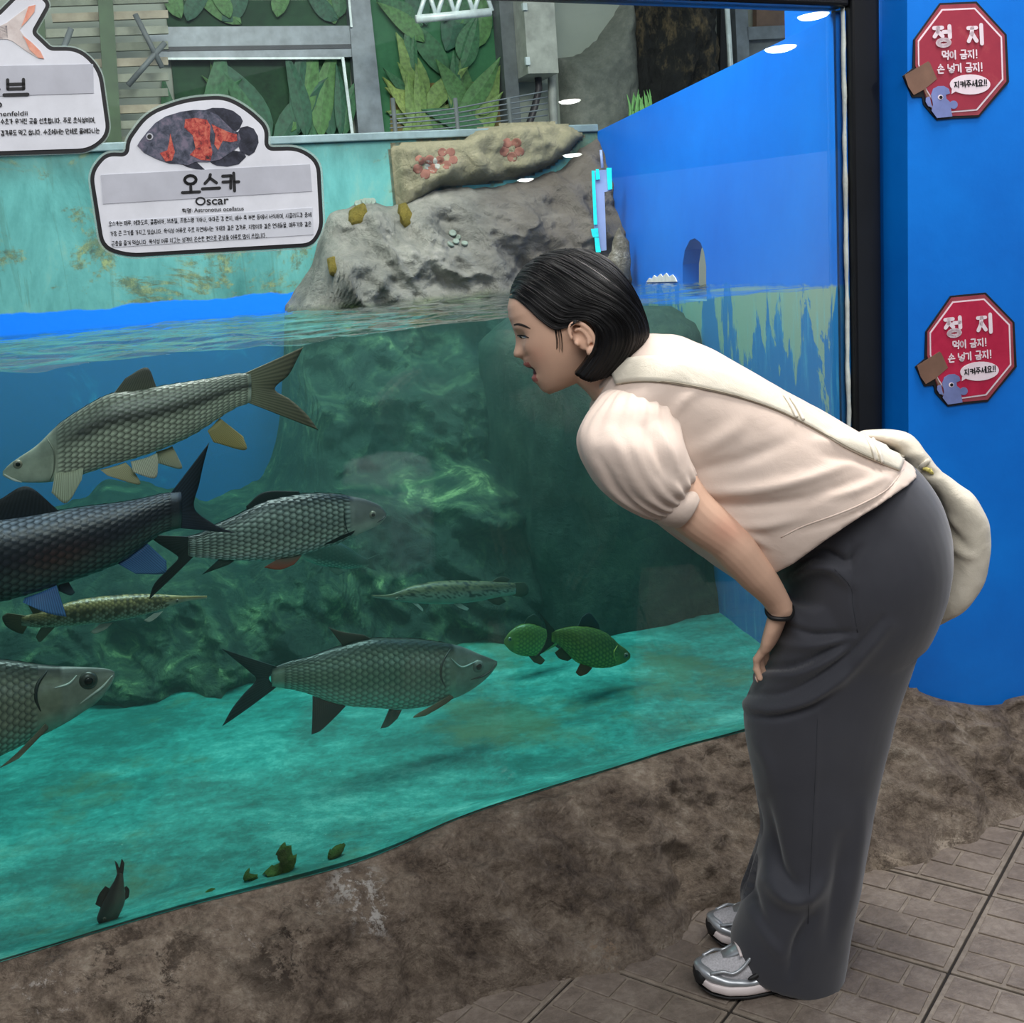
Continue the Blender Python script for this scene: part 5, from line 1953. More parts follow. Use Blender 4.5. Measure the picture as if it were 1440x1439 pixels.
plate('printed_patch', zf([(610, 210), (720, 195), (840, 215), (880, 280), (870, 420), (900, 560), (880, 650), (780, 645), (660, 590), (720, 520), (690, 380), (600, 300)]), sign_plane(0.0064), -GN, 0.001, M_osr, s1)
plate('printed_patch', zf([(890, 260), (990, 310), (1080, 350), (1160, 370), (1165, 440), (1100, 455), (1010, 440), (960, 540), (920, 480), (930, 380)]), sign_plane(0.0064), -GN, 0.001, M_osr, s1)
plate('printed_patch', zf([(450, 360), (480, 480), (500, 560), (470, 650), (400, 660), (340, 570), (420, 540), (440, 450)]), sign_plane(0.0064), -GN, 0.001, M_osr, s1)
cE = (180 + 230 * 190 / 1440, 140 + 395 * 105 / 796)
circ = lambda c, r, n=16: [(c[0] + r * math.cos(a), c[1] + r * math.sin(a)) for a in np.linspace(0, 2 * math.pi, n, endpoint=False)]
plate('printed_eye', circ(cE, 5), sign_plane(0.0068), -GN, 0.001, M_grey, s1)
plate('printed_eye', circ(cE, 3.2), sign_plane(0.0074), -GN, 0.001, M_ink, s1)
adopt(s1)

# --- neighbouring fish sign, cut by the frame
s2 = empty('fish_sign', atp(60, 210, G0, GN))
tag(s2, 'white cut-out name sign with an orange edged fish tail on the glass', 'sign')
o2 = [(0, 14, 0), (28, -14, 16), (60, -8, 14), (72, 6, 12), (50, 45, 4), (72, 66, 4), (112, 66, 30), (143, 96, 30), (156, 190, 26), (128, 214, 18), (-120, 222, 26), (-168, 216, 26), (-186, 96, 30), (-160, 70, 20), (-120, 66, 6), (-110, 20, 30), (-50, -20, 30)]
out2 = smooth_poly(o2)
plate('clear_edge', offset_poly(out2, -2), sign_plane(0.0022), -GN, 0.002, M_clear, s2)
plate('border', out2, Q0, -GN, 0.003, M_ink, s2)
plate('panel', offset_poly(out2, 5.5), Q1, -GN, 0.002, M_paper, s2)
plate('title_band', [(-160, 96), (131, 90), (132, 131), (-158, 140)], Q2, -GN, 0.001, M_grey, s2)
hangul_on('바브', Q3, -34, 140, 40, 138, 27, M_ink, s2, 0.17)
text_on('barb', Q3, -34, 153, 3, 152, 13, M_ink, s2, bold=0.012)
text_on('nenfeldii', Q3, -2, 164, 39, 163, 8, M_ink, s2, bold=0.01)
hangul_on('며, 수초가 우거진 곳을 선호합니다. 주로 초식성이며,', Q3, -9, 174.5, 134, 172, 7, M_ink, s2, 0.15)
hangul_on('갑각류도 먹고 삽니다. 수조에서는 단체로 몰려다니는', Q3, 1, 190.5, 140, 187, 7, M_ink, s2, 0.15)
M_tail = print_mat('print_tail', [(0.35, (196, 182, 178)), (0.6, (222, 212, 208))], 30)
M_tailo = print_mat('print_tail_orange', [(0.35, (226, 138, 112)), (0.6, (232, 170, 148))], 40)
z2 = lambda a: [(x / 6.0, y / 6.0) for x, y in a]
plate('printed_tail', z2([(-40, 240), (60, 190), (150, 120), (240, 55), (300, 40), (290, 100), (230, 180), (165, 250), (200, 300), (270, 360), (340, 430), (372, 495), (320, 490), (220, 430), (110, 350), (60, 330), (-40, 330)]), Q2, -GN, 0.001, M_tail, s2)
plate('printed_edge', z2([(240, 55), (300, 40), (290, 100), (230, 175), (180, 225), (215, 130)]), Q3, -GN, 0.001, M_tailo, s2)
plate('printed_edge', z2([(190, 300), (270, 360), (340, 430), (372, 495), (325, 488), (250, 420), (215, 340)]), Q3, -GN, 0.001, M_tailo, s2)
plate('printed_body', z2([(-400, 200), (-40, 225), (60, 215), (65, 320), (-40, 335), (-400, 380)]), Q2, -GN, 0.001, print_mat('print_scales', [(0.4, (150, 150, 176)), (0.6, (186, 184, 200))], 90), s2)
adopt(s2)

# --- two red stop signs on the blue wall
M_sred = print_mat('sign_red', [(0.3, (166, 26, 62)), (0.7, (190, 44, 78))], 14)
M_sredf = print_mat('sign_red_faded', [(0.3, (146, 48, 68)), (0.55, (160, 54, 72)), (0.75, (178, 92, 92))], 12)
M_srim = print_mat('sign_rim', [(0.3, (138, 56, 70)), (0.7, (160, 76, 86))], 20)
M_swhite = plain('sign_line_white', (232, 216, 226), 0.45, var=.04)
M_board = plain('sign_board_brown', (112, 84, 70), 0.7)
M_blob = plain('sign_fish_blue', (112, 124, 176), 0.5)


def stop_sign(label, Zf, rim_m, red_m):
    WQ = lambda off: (lambda x, y: atp(*Zf(x, y), WR + WN * off, WN))
    root = empty('stop_sign', WQ(0)(800, 1230))
    tag(root, label, 'sign')
    black = [(590, 30), (960, 15), (1265, 350), (1290, 830), (985, 1185), (720, 1200), (560, 1215), (500, 1150), (425, 1060), (410, 980), (310, 985), (215, 770), (315, 690), (325, 400)]
    rim = [(596, 50), (950, 36), (1243, 355), (1262, 825), (980, 1165), (700, 1175), (520, 1130), (450, 1000), (340, 660), (342, 405)]
    line = [(608, 92), (945, 78), (1218, 372), (1232, 806), (968, 1118), (690, 1142), (540, 1060), (440, 900), (368, 650), (365, 412)]
    line_in = [(617, 108), (938, 94), (1202, 380), (1216, 798), (958, 1102), (690, 1126), (552, 1050), (455, 900), (384, 650), (381, 420)]
    P = lambda nm, px, off, mat: plate(nm, px, WQ(off), WN, 0.001, mat, root)
    plate('backing', black, WQ(0.004), WN, 0.004, M_ink, root)
    P('rim', rim, 0.0050, rim_m)
    P('outline', line, 0.0058, M_swhite)
    P('field', line_in, 0.0066, red_m)
    P('notice_board', [(232, 760), (470, 620), (490, 640), (560, 800), (430, 905), (325, 962), (270, 880)], 0.0076, M_board)
    P('board_post', [(425, 905), (445, 895), (520, 1090), (500, 1098)], 0.0072, M_board)
    P('printed_fish', [(500, 960), (520, 900), (570, 872), (630, 870), (680, 900), (692, 945), (650, 960), (655, 1000), (690, 1030), (700, 1100), (715, 1180), (560, 1195), (505, 1120), (520, 1060)], 0.0080, M_blob)
    P('printed_flipper', circ((728, 1060), 42), 0.0078, M_blob)
    P('printed_flipper', [(448, 990), (485, 975), (500, 1050), (515, 1090), (470, 1075), (445, 1030)], 0.0078, M_blob)
    P('printed_eye', circ((595, 985), 26), 0.0086, M_swhite)
    P('printed_eye', circ((600, 985), 17), 0.0092, M_ink)
    P('speech_bubble', [(895 + 205 * math.cos(a), 855 + 102 * math.sin(a)) for a in np.linspace(0, 2 * math.pi, 28, endpoint=False)], 0.0080, M_swhite)
    P('speech_tail', [(712, 895), (750, 925), (706, 952)], 0.0080, M_swhite)
    T_ = lambda s, x0, y0, x1, y1, h, m_, b: hangul_on(s, WQ(0.0088), x0, y0, x1, y1, h, m_, root, b)
    T_('정', 530, 468, 706, 458, 195, M_swhite, 0.21)
    T_('지', 872, 448, 1046, 440, 190, M_swhite, 0.21)
    T_('먹이 금지!', 612, 602, 966, 586, 84, M_swhite, 0.17)
    T_('손 넣기 금지!', 566, 742, 1018, 718, 86, M_swhite, 0.17)
    T_('지켜주세요!!', 736, 890, 1066, 866, 64, M_ink, 0.17)
    adopt(root)


stop_sign('faded red octagonal warning sign high on the blue wall', lambda x, y: (1240 + x * 200 / 1440, y * 200 / 1440), M_srim, M_sredf)


def lower(x, y):
    # affine map from the upper sign's drawing to the lower one (same print, hung a little turned)
    u, v_ = (x - 800) * 200 / 1440, (y - 620) * 200 / 1440
    return 1365 + 0.955 * u + 0.0 * v_, 492 - 0.052 * u + 0.945 * v_


stop_sign('bright red octagonal warning sign low on the blue wall', lower, M_srim, M_sred)

# ================================================================== THE VISITOR
YC = 1.985                                     # her middle plane, she stands side-on to the camera
P = lambda x, y, Y=YC: aty(x, y, Y)
LAT = np.array([0, 1.0, 0])
person = empty('person', atz(1090, 1375, 0.0) * np.array([1, 0, 0]) + np.array([0, YC, 0]))
tag(person, 'person in cream blouse and wide grey trousers bending towards the aquarium glass, hand on thigh', 'person')


def ell_ring(A, B, w_, n=36, e=2.0, Y0=None):
    """Ring through the two outline points A and B (in the side view) with half-width w_ across."""
    c, a = (A + B) / 2, (A - B) / 2
    out = []
    for q in np.linspace(0, 2 * math.pi, n, endpoint=False):
        cq, sq = math.cos(q), math.sin(q)
        out.append(c + a * math.copysign(abs(cq) ** (2 / e), cq) + LAT * w_ * math.copysign(abs(sq) ** (2 / e), sq))
    return out


def side_loft(rows, n=36, e=2.0, m_=None):
    """rows: (px A, px B, half width, depth); densified by a spline, then lofted."""
    arr = np.array([list(P(*a, Y)) + list(P(*b, Y)) + [w_] for a, b, w_, Y in rows])
    k = m_ or len(rows) * 6
    c = (arr[:, :3] + arr[:, 3:6]) / 2
    L = np.concatenate([[0], np.cumsum(np.maximum(1e-4, np.linalg.norm(np.diff(c, axis=0), axis=1)))])
    s = np.linspace(0, L[-1], k)
    d = np.gradient(arr, L, axis=0)
    i = np.clip(np.searchsorted(L, s) - 1, 0, len(L) - 2)
    h = (L[i + 1] - L[i])[:, None]; t_ = (s - L[i])[:, None] / h
    D = (2 * t_ ** 3 - 3 * t_ ** 2 + 1) * arr[i] + (t_ ** 3 - 2 * t_ ** 2 + t_) * h * d[i] + (-2 * t_ ** 3 + 3 * t_ ** 2) * arr[i + 1] + (t_ ** 3 - t_ ** 2) * h * d[i + 1]
    return ring_loft([ell_ring(r[:3], r[3:6], r[6], n, e) for r in D])


def capsule(p, r, n=14):
    """Rounded chain of joints with its own radius at each."""
    p = np.asarray(p, float); r = np.asarray(r, float)
    q, rr = [], []
    d0 = (p[0] - p[1]) / np.linalg.norm(p[0] - p[1]); d1 = (p[-1] - p[-2]) / np.linalg.norm(p[-1] - p[-2])
    for k in (1.0, 0.85, 0.5):
        q.append(p[0] + d0 * r[0] * k); rr.append(r[0] * math.sqrt(max(1 - k * k, 0.01)))
    for a in range(len(p)):
        q.append(p[a]); rr.append(r[a])
    for k in (0.5, 0.85, 1.0):
        q.append(p[-1] + d1 * r[-1] * k); rr.append(r[-1] * math.sqrt(max(1 - k * k, 0.01)))
    return tube_data(q, rr, n)


# ---------- head (built in its own tilted frame)
TILT = math.radians(20)
e1 = np.array([-math.cos(TILT), 0, -math.sin(TILT)])      # where the face looks
e2 = np.array([-math.sin(TILT), 0, math.cos(TILT)])       # crown
HO = P(798, 455)


def loc(px):
    d = P(*px) - HO
    return float(d @ e1), float(d @ e2)


base_out = [(718, 412), (714, 432), (716, 448), (723, 462), (729, 474), (734, 486), (739, 498), (743, 510), (748, 522), (753, 533), (757, 542), (763, 550), (771, 553), (783, 549), (797, 543), (812, 538), (830, 530), (848, 512), (866, 490), (880, 460), (882, 430), (872, 398), (850, 374), (820, 360), (790, 358), (760, 368), (735, 386)]
sil = [(718, 412), (713.5, 432), (715, 447), (719.5, 457), (722.5, 466), (724.5, 474), (725.0, 482), (723.5, 490), (721.5, 497), (723, 502.5), (733, 504.5), (737.5, 509), (735.5, 513), (741, 517), (752, 519), (756, 523), (747.5, 526), (746.5, 531), (750, 537), (756, 541), (759, 546), (764, 551), (771, 553.5)]
bo = [loc(p) for p in base_out]
so_ = [loc(p) for p in sil]
hmax, hmin = max(p[1] for p in bo), min(p[1] for p in bo)


def span(h):
    xs = []
    for i in range(len(bo)):
        a, b = bo[i], bo[(i + 1) % len(bo)]
        if (a[1] - h) * (b[1] - h) <= 0 and abs(a[1] - b[1]) > 1e-9:
            xs.append(a[0] + (b[0] - a[0]) * (h - a[1]) / (b[1] - a[1]))
    return (max(xs), min(xs)) if xs else (0.0, 0.0)


sil_h = np.array([p[1] for p in so_]); sil_a = np.array([p[0] for p in so_])
order = np.argsort(sil_h)
h_eye = loc((734, 473))[1]; h_mouth = loc((752, 521))[1]; h_nose = loc((725, 499))[1]; h_brow = loc((728, 459))[1]
h_ulip = loc((738, 514))[1]; h_llip = loc((749, 531))[1]
NH, NR = 120, 120
rings = []
SKIN = cl((230, 188, 162)); LIP = cl((190, 112, 104)); MOUTH = cl((92, 40, 40))
HH = np.array([hmax - 0.0015 - (hmax - hmin - 0.003) * (0.5 - 0.5 * math.cos(math.pi * i / (NH - 1))) for i in range(NH)])
SP = np.array([span(h) for h in HH])
WW = np.interp((hmax - HH) / (hmax - hmin), [0, .04, .12, .25, .4, .5, .6, .7, .8, .88, .94, 1.0], [.012, .034, .055, .070, .0765, .077, .0742, .067, .0565, .0445, .0325, .016])


def gsm(a_, sg):
    k_ = np.exp(-(np.arange(-3 * sg, 3 * sg + 1) / sg) ** 2 / 2)
    k_ /= k_.sum()
    return np.convolve(np.pad(a_, 3 * sg, mode='edge'), k_, 'valid')


SPb = gsm(SP[:, 1], 7)
WW = gsm(WW, 4)
for i in range(NH):
    h = HH[i]
    f, b, w_ = SP[i, 0], SPb[i], WW[i]
    prot = float(np.interp(h, sil_h[order], sil_a[order])) - f if h < so_[0][1] else 0.0
    c_, A = (f + b) / 2, (f - b) / 2
    ring = []
    for q in np.linspace(0, 2 * math.pi, NR, endpoint=False):
        cq, sq = math.cos(q), math.sin(q)
        ex = 2.35 if cq > 0 else 2.0
        a = c_ + A * math.copysign(abs(cq) ** (2 / ex), cq)
        lat = w_ * math.copysign(abs(sq) ** (2 / ex), sq)
        if cq > 0:
            # nose, lips and chin stand out of the face only near its middle
            nose = math.exp(-((h - h_nose) / 0.016) ** 2)
            sg = 0.0085 + 0.0075 * nose + (0.012 if h < h_nose - 0.012 else 0.0)
            if abs(h - h_mouth) < 0.005:
                sg = 0.021
            a += prot * math.exp(-(lat / sg) ** 2)
            a -= 0.0065 * math.exp(-((abs(lat) - 0.031) / 0.013) ** 2 - ((h - h_eye) / 0.010) ** 2)
            a += 0.0030 * math.exp(-((abs(lat) - 0.030) / 0.020) ** 2 - ((h - h_brow) / 0.006) ** 2)
            a += 0.0050 * math.exp(-((abs(lat) - 0.040) / 0.018) ** 2 - ((h - (h_nose + 0.004)) / 0.020) ** 2)
            a += 0.004 * math.exp(-((abs(lat) - 0.0125) / 0.005) ** 2 - ((h - h_nose) / 0.006) ** 2)
        ring.append(HO + e1 * a + e2 * h + LAT * lat)
    rings.append(ring)
parts = [ring_loft(rings)]
# ear on the near side (and its twin)
for sgn in (-1, 1):
    ec = P(813, 471) * np.array([1, 0, 1]) + np.array([0, YC + sgn * 0.0795, 0])
    ea, eb = e1 * math.cos(.25) - e2 * math.sin(.25), e2 * math.cos(.25) + e1 * math.sin(.25)
    en = LAT * sgn
    parts.append(ellipsoid_data(ec - en * 0.004, ea * 0.0155, eb * 0.027, en * 0.006, 12, 18))
    pts = [ec + en * 0.0065 + ea * (-0.0165 * math.cos(q) - 0.001) + eb * (0.0285 * math.sin(q)) + en * 0.002 * math.sin(q) for q in np.linspace(-1.9, 2.75, 22)]
    parts.append(capsule(pts, 0.0034 + 0.0008 * np.sin(np.linspace(0, 3, 22)), 8))
    pts = [ec + en * 0.006 + ea * (-0.0085 * math.cos(q)) + eb * (0.016 * math.sin(q) + 0.001) for q in np.linspace(-1.3, 1.7, 12)]
    parts.append(capsule(pts, np.full(12, 0.0030), 8))
    parts.append(ellipsoid_data(ec + en * 0.004 - eb * 0.027 + ea * 0.002, ea * 0.0085, eb * 0.0085, en * 0.005, 8, 12))
    parts.append(ellipsoid_data(ec + en * 0.004 + ea * 0.0125 - eb * 0.002, ea * 0.004, eb * 0.006, en * 0.005, 8, 10))
# neck and a slim trunk inside the clothes
parts.append(side_loft([((835, 430), (870, 420), .050, YC), ((800, 528), (868, 478), .052, YC), ((822, 549), (888, 492), .056, YC), ((835, 565), (925, 495), .085, YC), ((870, 620), (985, 520), .125, YC), ((960, 700), (1080, 575), .125, YC), ((1060, 750), (1180, 640), .12, YC), ((1140, 800), (1260, 730), .11, YC), ((1165, 850), (1250, 830), .08, YC)]))
# arms: the near one shows from the cuff to the fingers
for sgn, dx in ((-1, 0), (1, 14)):
    Y = lambda d: YC + sgn * d
    js = [P(900 + dx, 600, Y(.115)), P(908 + dx, 630, Y(.160)), P(935 + dx, 668, Y(.180)), P(966 + dx, 712, Y(.180)), P(1000 + dx, 742, Y(.178)), P(1026 + dx, 764, Y(.172)), P(1052 + dx, 795, Y(.160)), P(1075 + dx, 822, Y(.145)), P(1090 + dx, 842, Y(.132)), P(1097 + dx, 856, Y(.124))]
    parts.append(capsule(catmull(js, 30), np.interp(np.linspace(0, 1, 30), [0, .2, .35, .48, .58, .66, .8, .92, 1.0], [.042, .044, .042, .0385, .0345, .0350, .0310, .0235, .0215]), 20))
    # hand: palm on the thigh, fingers pointing down and inward
    wr = js[-1]
    dirv = P(1082, 905, Y(.085)) - P(1097, 856, Y(.124)); dirv /= np.linalg.norm(dirv)
    nrm = np.array([-0.80, -0.5 * -sgn * -1, 0.20]); nrm = nrm - dirv * (nrm @ dirv); nrm /= np.linalg.norm(nrm)   # back of the hand
    wid = np.cross(dirv, nrm); wid /= np.linalg.norm(wid)
    if wid[1] * sgn > 0:
        wid = -wid                                  # wid now points from the little finger to the thumb (to her middle)
    lo_ = wr
    rngs = []
    for s, hw, ht in ((-.012, .021, .018), (.012, .025, .016), (.035, .033, .0145), (.058, .038, .0135), (.076, .039, .012), (.084, .036, .010)):
        rngs.append([lo_ + dirv * s + wid * (hw * math.copysign(abs(math.cos(q)) ** .8, math.cos(q))) + nrm * ht * math.sin(q) for q in np.linspace(0, 2 * math.pi, 20, endpoint=False)])
    parts.append(ring_loft(rngs))
    for fi, (o_, L_, spread, r0) in enumerate(((-.030, .056, -.20, .0074), (-.0105, .070, -.06, .0083), (.0105, .076, .05, .0086), (.030, .068, .16, .0085))):
        st = lo_ + dirv * .078 + wid * o_ + nrm * .001
        fd = dirv + wid * spread; fd /= np.linalg.norm(fd)
        k1 = st + fd * L_ * .42 + nrm * .006
        k2 = st + fd * L_ * .74 + nrm * .001
        k3 = st + fd * L_ * 1.0 - nrm * .010
        parts.append(capsule([st - fd * .012, st, k1, k2, k3], [r0, r0 * 1.05, r0, r0 * .92, r0 * .78], 12))
    tb0 = lo_ + dirv * .020 + wid * .024
    td = dirv * .72 + wid * .62; td /= np.linalg.norm(td)
    parts.append(capsule([tb0, tb0 + td * .030, tb0 + td * .055 - nrm * .004, tb0 + td * .076 - nrm * .010], [.0125, .0105, .0095, .0078], 12))
    if sgn < 0:
        near_hand = (lo_, dirv, wid, nrm)
    # legs and ankles inside the trousers and shoes
    LY = YC + sgn * 0.075
    ank = np.array([atz(976, 1384, 0.0)[0] + 0.178, 1.899, 0.0]) if sgn < 0 else np.array([atz(1000, 1330, 0.0)[0] + 0.175, 2.033, 0.0])
    parts.append(capsule([P(1200, 800, LY), P(1175, 900, LY), P(1140, 1010, LY), P(1140, 1120, LY), ank + UZ * 0.19, ank + UZ * 0.10, ank + UZ * 0.066], [.060, .056, .048, .042, .034, .030, .026], 16))
bV, bF = joined(parts)
body_me = remesh(bV, bF, 0.0025, 2, 0.4)
A_ = co(body_me)
# skin tones: lips, inside of the mouth, flushed elbow, nails
kc = np.tile(SKIN, (len(A_), 1))
rel_ = A_ - HO
la_, lh_, ll_ = rel_ @ e1, rel_ @ e2, rel_[:, 1]
front = (la_ > 0.02) & (lh_ > hmin - .01) & (lh_ < hmax)
up_ = front & (np.abs(ll_) < 0.024) & (np.abs(lh_ - h_ulip) < 0.0055)
lw_ = front & (np.abs(ll_) < 0.022) & (np.abs(lh_ - h_llip) < 0.0075)
kc[up_ | lw_] = LIP
pa = proj(A_)
mo = front & (np.abs(ll_) < 0.026) & (lh_ < h_ulip - 0.004) & (lh_ > h_llip + 0.005)
kc[mo] = MOUTH
el = np.exp(-(((pa[:, 0] - 1022) / 26) ** 2 + ((pa[:, 1] - 746) / 20) ** 2)) * (A_[:, 1] < YC - 0.1)
kc = kc * (1 - 0.4 * el[:, None]) + cl((196, 120, 100)) * 0.4 * el[:, None]
ck = np.exp(-(((pa[:, 0] - 752) / 16) ** 2 + ((pa[:, 1] - 500) / 14) ** 2)) * (A_[:, 1] < YC)
kc = kc * (1 - 0.25 * ck[:, None]) + cl((224, 150, 128)) * 0.25 * ck[:, None]
at = body_me.color_attributes.new('Col', 'FLOAT_COLOR', 'POINT')
arr = np.ones((len(A_), 4), np.float32); arr[:, :3] = kc
at.data.foreach_set('color', arr.ravel())
M_skin = attr_mat('skin', 0.5, 0.35, 0.08, 400, var=0.03, Subsurface_Weight=0.0)
body_me.materials.append(M_skin)
body = link('body', body_me, person)
body_bvh = BVHTree.FromPolygons([tuple(v) for v in A_], [tuple(p.vertices) for p in body_me.polygons])
M_brow = plain('hair_brow', (34, 26, 24), 0.7)
M_lash = plain('lash', (20, 16, 16), 0.6)


def strip_on(bvh, line, wid, off, mat, name, parent, n=22, flat=0.5):
    """A thin raised strip that follows a surface along a photo-pixel line."""
    g_, nn_ = [], []
    for q in catmull(line, n):
        p, nn = hit(bvh, *q)
        if p is not None:
            g_.append(p + nn * off); nn_.append(nn)
    if len(g_) < 4:
        return None
    g_ = np.array(g_)
    w_ = np.interp(np.linspace(0, 1, len(g_)), np.linspace(0, 1, len(wid)), wid) * np.linalg.norm(g_[0] - CAM) / FPX
    rings = []
    for i in range(len(g_)):
        t_ = g_[min(i + 1, len(g_) - 1)] - g_[max(i - 1, 0)]
        t_ /= max(np.linalg.norm(t_), 1e-9)
        s = np.cross(t_, nn_[i]); s /= max(np.linalg.norm(s), 1e-9)
        rings.append([g_[i] + s * w_[i] * math.cos(q) + nn_[i] * w_[i] * flat * math.sin(q) for q in np.linspace(0, 2 * math.pi, 8, endpoint=False)])
    v_, f_ = ring_loft(rings)
    return mesh(name, v_, f_, mat, parent)


strip_on(body_bvh, [(723, 457), (729, 456), (737, 458), (746, 462)], [0.9, 1.7, 1.6, 0.5], 0.0004, M_brow, 'eyebrow', body)
eye_ = strip_on(body_bvh, [(729, 473.5), (733, 474), (738, 474.5), (742, 474.5)], [0.6, 1.9, 1.6, 0.4], 0.0002, plain('eye_white', (206, 198, 190), 0.2), 'eye', body)
if eye_:
    strip_on(body_bvh, [(731, 473), (733, 474), (735, 475)], [1.0, 1.9, 1.0], 0.0008, M_eyeb, 'iris', eye_)
strip_on(body_bvh, [(728, 471.8), (733, 471.6), (738, 472.6), (744, 474.8)], [0.8, 1.3, 1.3, 0.5], 0.0008, M_lash, 'eyelash', body)
# finger nails
lo_, dv, wd, nm_ = near_hand
M_nail = plain('nail', (236, 196, 180), 0.25)
for o_, L_, spread in ((-.030, .056, -.20), (-.0105, .070, -.06), (.0105, .076, .05), (.030, .068, .16)):
    st = lo_ + dv * .078 + wd * o_ + nm_ * .001
    fd = dv + wd * spread; fd /= np.linalg.norm(fd)
    tip = st + fd * L_ * 1.0 - nm_ * .010
    dd = (tip - (st + fd * L_ * .74 + nm_ * .001)); dd /= np.linalg.norm(dd)
    up2 = nm_ - dd * (nm_ @ dd); up2 /= np.linalg.norm(up2)
    v_, f_ = ellipsoid_data(tip + up2 * .0056, dd * .0072, wd * .0050, up2 * .0018, 8, 12)
    mesh('fingernail', v_, f_, M_nail, body)
# hair tie on the near wrist
wc = near_hand[0] + near_hand[1] * .004
tie = [wc + near_hand[2] * .0245 * math.cos(q) + near_hand[3] * .0215 * math.sin(q) + near_hand[1] * .002 * math.sin(3 * q) for q in np.linspace(0, 2 * math.pi, 40)]
v_, f_ = tube_data(tie, 0.0042, 10, False)
mesh('wrist_band', v_, f_, plain('band_black', (14, 14, 16), 0.5), person)

# ---------- hair: a chin-length black bob, parted in the middle, tucked behind the ear
guides = [
    [(716, 419, .0), (725, 420, .026), (741, 433, .052), (757, 448, .066), (777, 461, .0755), (796, 456, .0800), (813, 447, .0860), (829, 458, .090), (830, 480, .088), (818, 503, .083), (804, 521, .078)],
    [(719, 404, .0), (732, 403, .032), (756, 420, .062), (786, 438, .078), (812, 442, .088), (834, 452, .093), (842, 470, .094), (840, 488, .092), (828, 509, .087), (815, 528, .081)],
    [(729, 384, .0), (742, 388, .035), (768, 406, .066), (798, 424, .084), (830, 436, .0945), (850, 456, .096), (855, 476, .095), (848, 496, .091), (836, 515, .085), (826, 531, .078)],
    [(750, 364, .0), (762, 371, .036), (784, 392, .068), (812, 412, .086), (844, 432, .096), (864, 456, .096), (868, 478, .093), (860, 499, .088), (848, 517, .081), (840, 528, .074)],
    [(785, 351, .0), (796, 360, .036), (816, 381, .066), (842, 404, .085), (868, 432, .093), (882, 460, .091), (882, 482, .086), (871, 503, .080), (862, 515, .072), (856, 522, .066)],
    [(820, 350, .0), (832, 361, .032), (850, 381, .058), (872, 407, .074), (891, 438, .078), (899, 463, .074), (896, 482, .069), (885, 497, .062), (878, 505, .056), (872, 510, .052)],
    [(843, 357, .0), (857, 369, .024), (876, 392, .042), (893, 421, .050), (905, 450, .049), (908, 467, .045), (904, 479, .041), (897, 487, .037), (891, 492, .034), (886, 496, .032)],
    [(850, 361, .0), (866, 374, .0), (886, 399, .0), (903, 431, .0), (911, 460, .0), (912, 472, .0), (908, 481, .0), (901, 487, .0), (895, 491, .0), (890, 495, .0)],
]
NTH, NA = 46, 150
G = np.array([catmull([np.array([x, y, l * 1300]) for x, y, l in g], NTH) for g in guides])     # lateral scaled to pixels for the spline
rows_h = []
for j in range(NTH):
    rows_h.append(catmull(G[:, j, :], NA))
HG = np.array(rows_h).transpose(1, 0, 2)            # NA x NTH x 3
M_hairt = NT('hair_black')
v = M_hairt.coord('UV', (160, 2.0, 1))
nzh = M_hairt.noise(v, 1.0, 4, 0.6)
cc_ = M_hairt.ramp(nzh, [(0.35, (4, 4, 6)), (0.7, (13, 12, 13))])
M_hairt.bsdf(cc_, 0.34, 0, 0.38, M_hairt.bump(nzh, 0.5, 0.003))
M_hair = M_hairt.m
for i in range(NA):
    for j in range(NTH):
        x, y, l = HG[i, j]
        p = P(x, y)
        k = min(1.0, j / 5.0)
        h_ = body_bvh.ray_cast(Vector((p[0], YC - 0.4, p[2])), Vector((0, 1, 0)))
        if h_[0] is not None and h_[0].y < YC - 0.004:
            HG[i, j, 2] = max(l, (YC - h_[0].y + 0.0045) * 1300)
hv, hf, huv = [], [], []
for sgn in (-1, 1):
    for lay in (0, 1):
        off = len(hv)
        for i in range(NA):
            gro = 0.0022 * noise.noise(Vector((i * 0.55, sgn * 3.0, 0.0))) + 0.0012 * noise.noise(Vector((i * 1.9, sgn, 4.0)))
            for j in range(NTH):
                x, y, l = HG[i, j]
                k = j / (NTH - 1)
                endj = 2.2 * noise.noise(Vector((i * 0.8, sgn * 5.0, 2.0))) * k ** 6
                lat = max(0.0, l / 1300.0)
                lat_o = lat * (1 - 0.0) + (gro * min(1, lat / 0.02)) - (0.013 * min(1, lat / 0.03) if lay else 0)
                p = P(x, y + endj)
                inn = np.array([0, 0, 0.0])
                if lay:
                    c0_ = P(815, 440)
                    inn = (c0_ - p) * np.array([1, 0, 1]); inn /= max(np.linalg.norm(inn), 1e-6)
                    inn = inn * 0.010 * (1 - min(1, lat / 0.07) * 0.6)
                else:
                    c0_ = P(815, 440)
                    oo = (p - c0_) * np.array([1, 0, 1]); oo /= max(np.linalg.norm(oo), 1e-6)
                    inn = oo * gro * 0.8 * (1 - min(1, lat / 0.08))
                hv.append(np.array([p[0], YC + sgn * max(lat_o, 0.0 if lay == 0 else -0.004), p[2]]) + inn)
        gf = grid_faces(NA, NTH)
        hf += [tuple(q + off for q in f_) for f_ in gf]
    o0, o1 = len(hv) - 2 * NA * NTH, len(hv) - NA * NTH
    bd = [i * NTH + NTH - 1 for i in range(NA)]
    hf += [(o0 + a, o0 + b, o1 + b, o1 + a) for a, b in zip(bd[:-1], bd[1:])]
    bd = list(range(NTH))
    hf += [(o0 + a, o0 + b, o1 + b, o1 + a) for a, b in zip(bd[:-1], bd[1:])]
hair = mesh('hair', hv, hf, M_hair, person)
fix_normals(hair.data)
uvl = hair.data.uv_layers.new(name='UVMap')
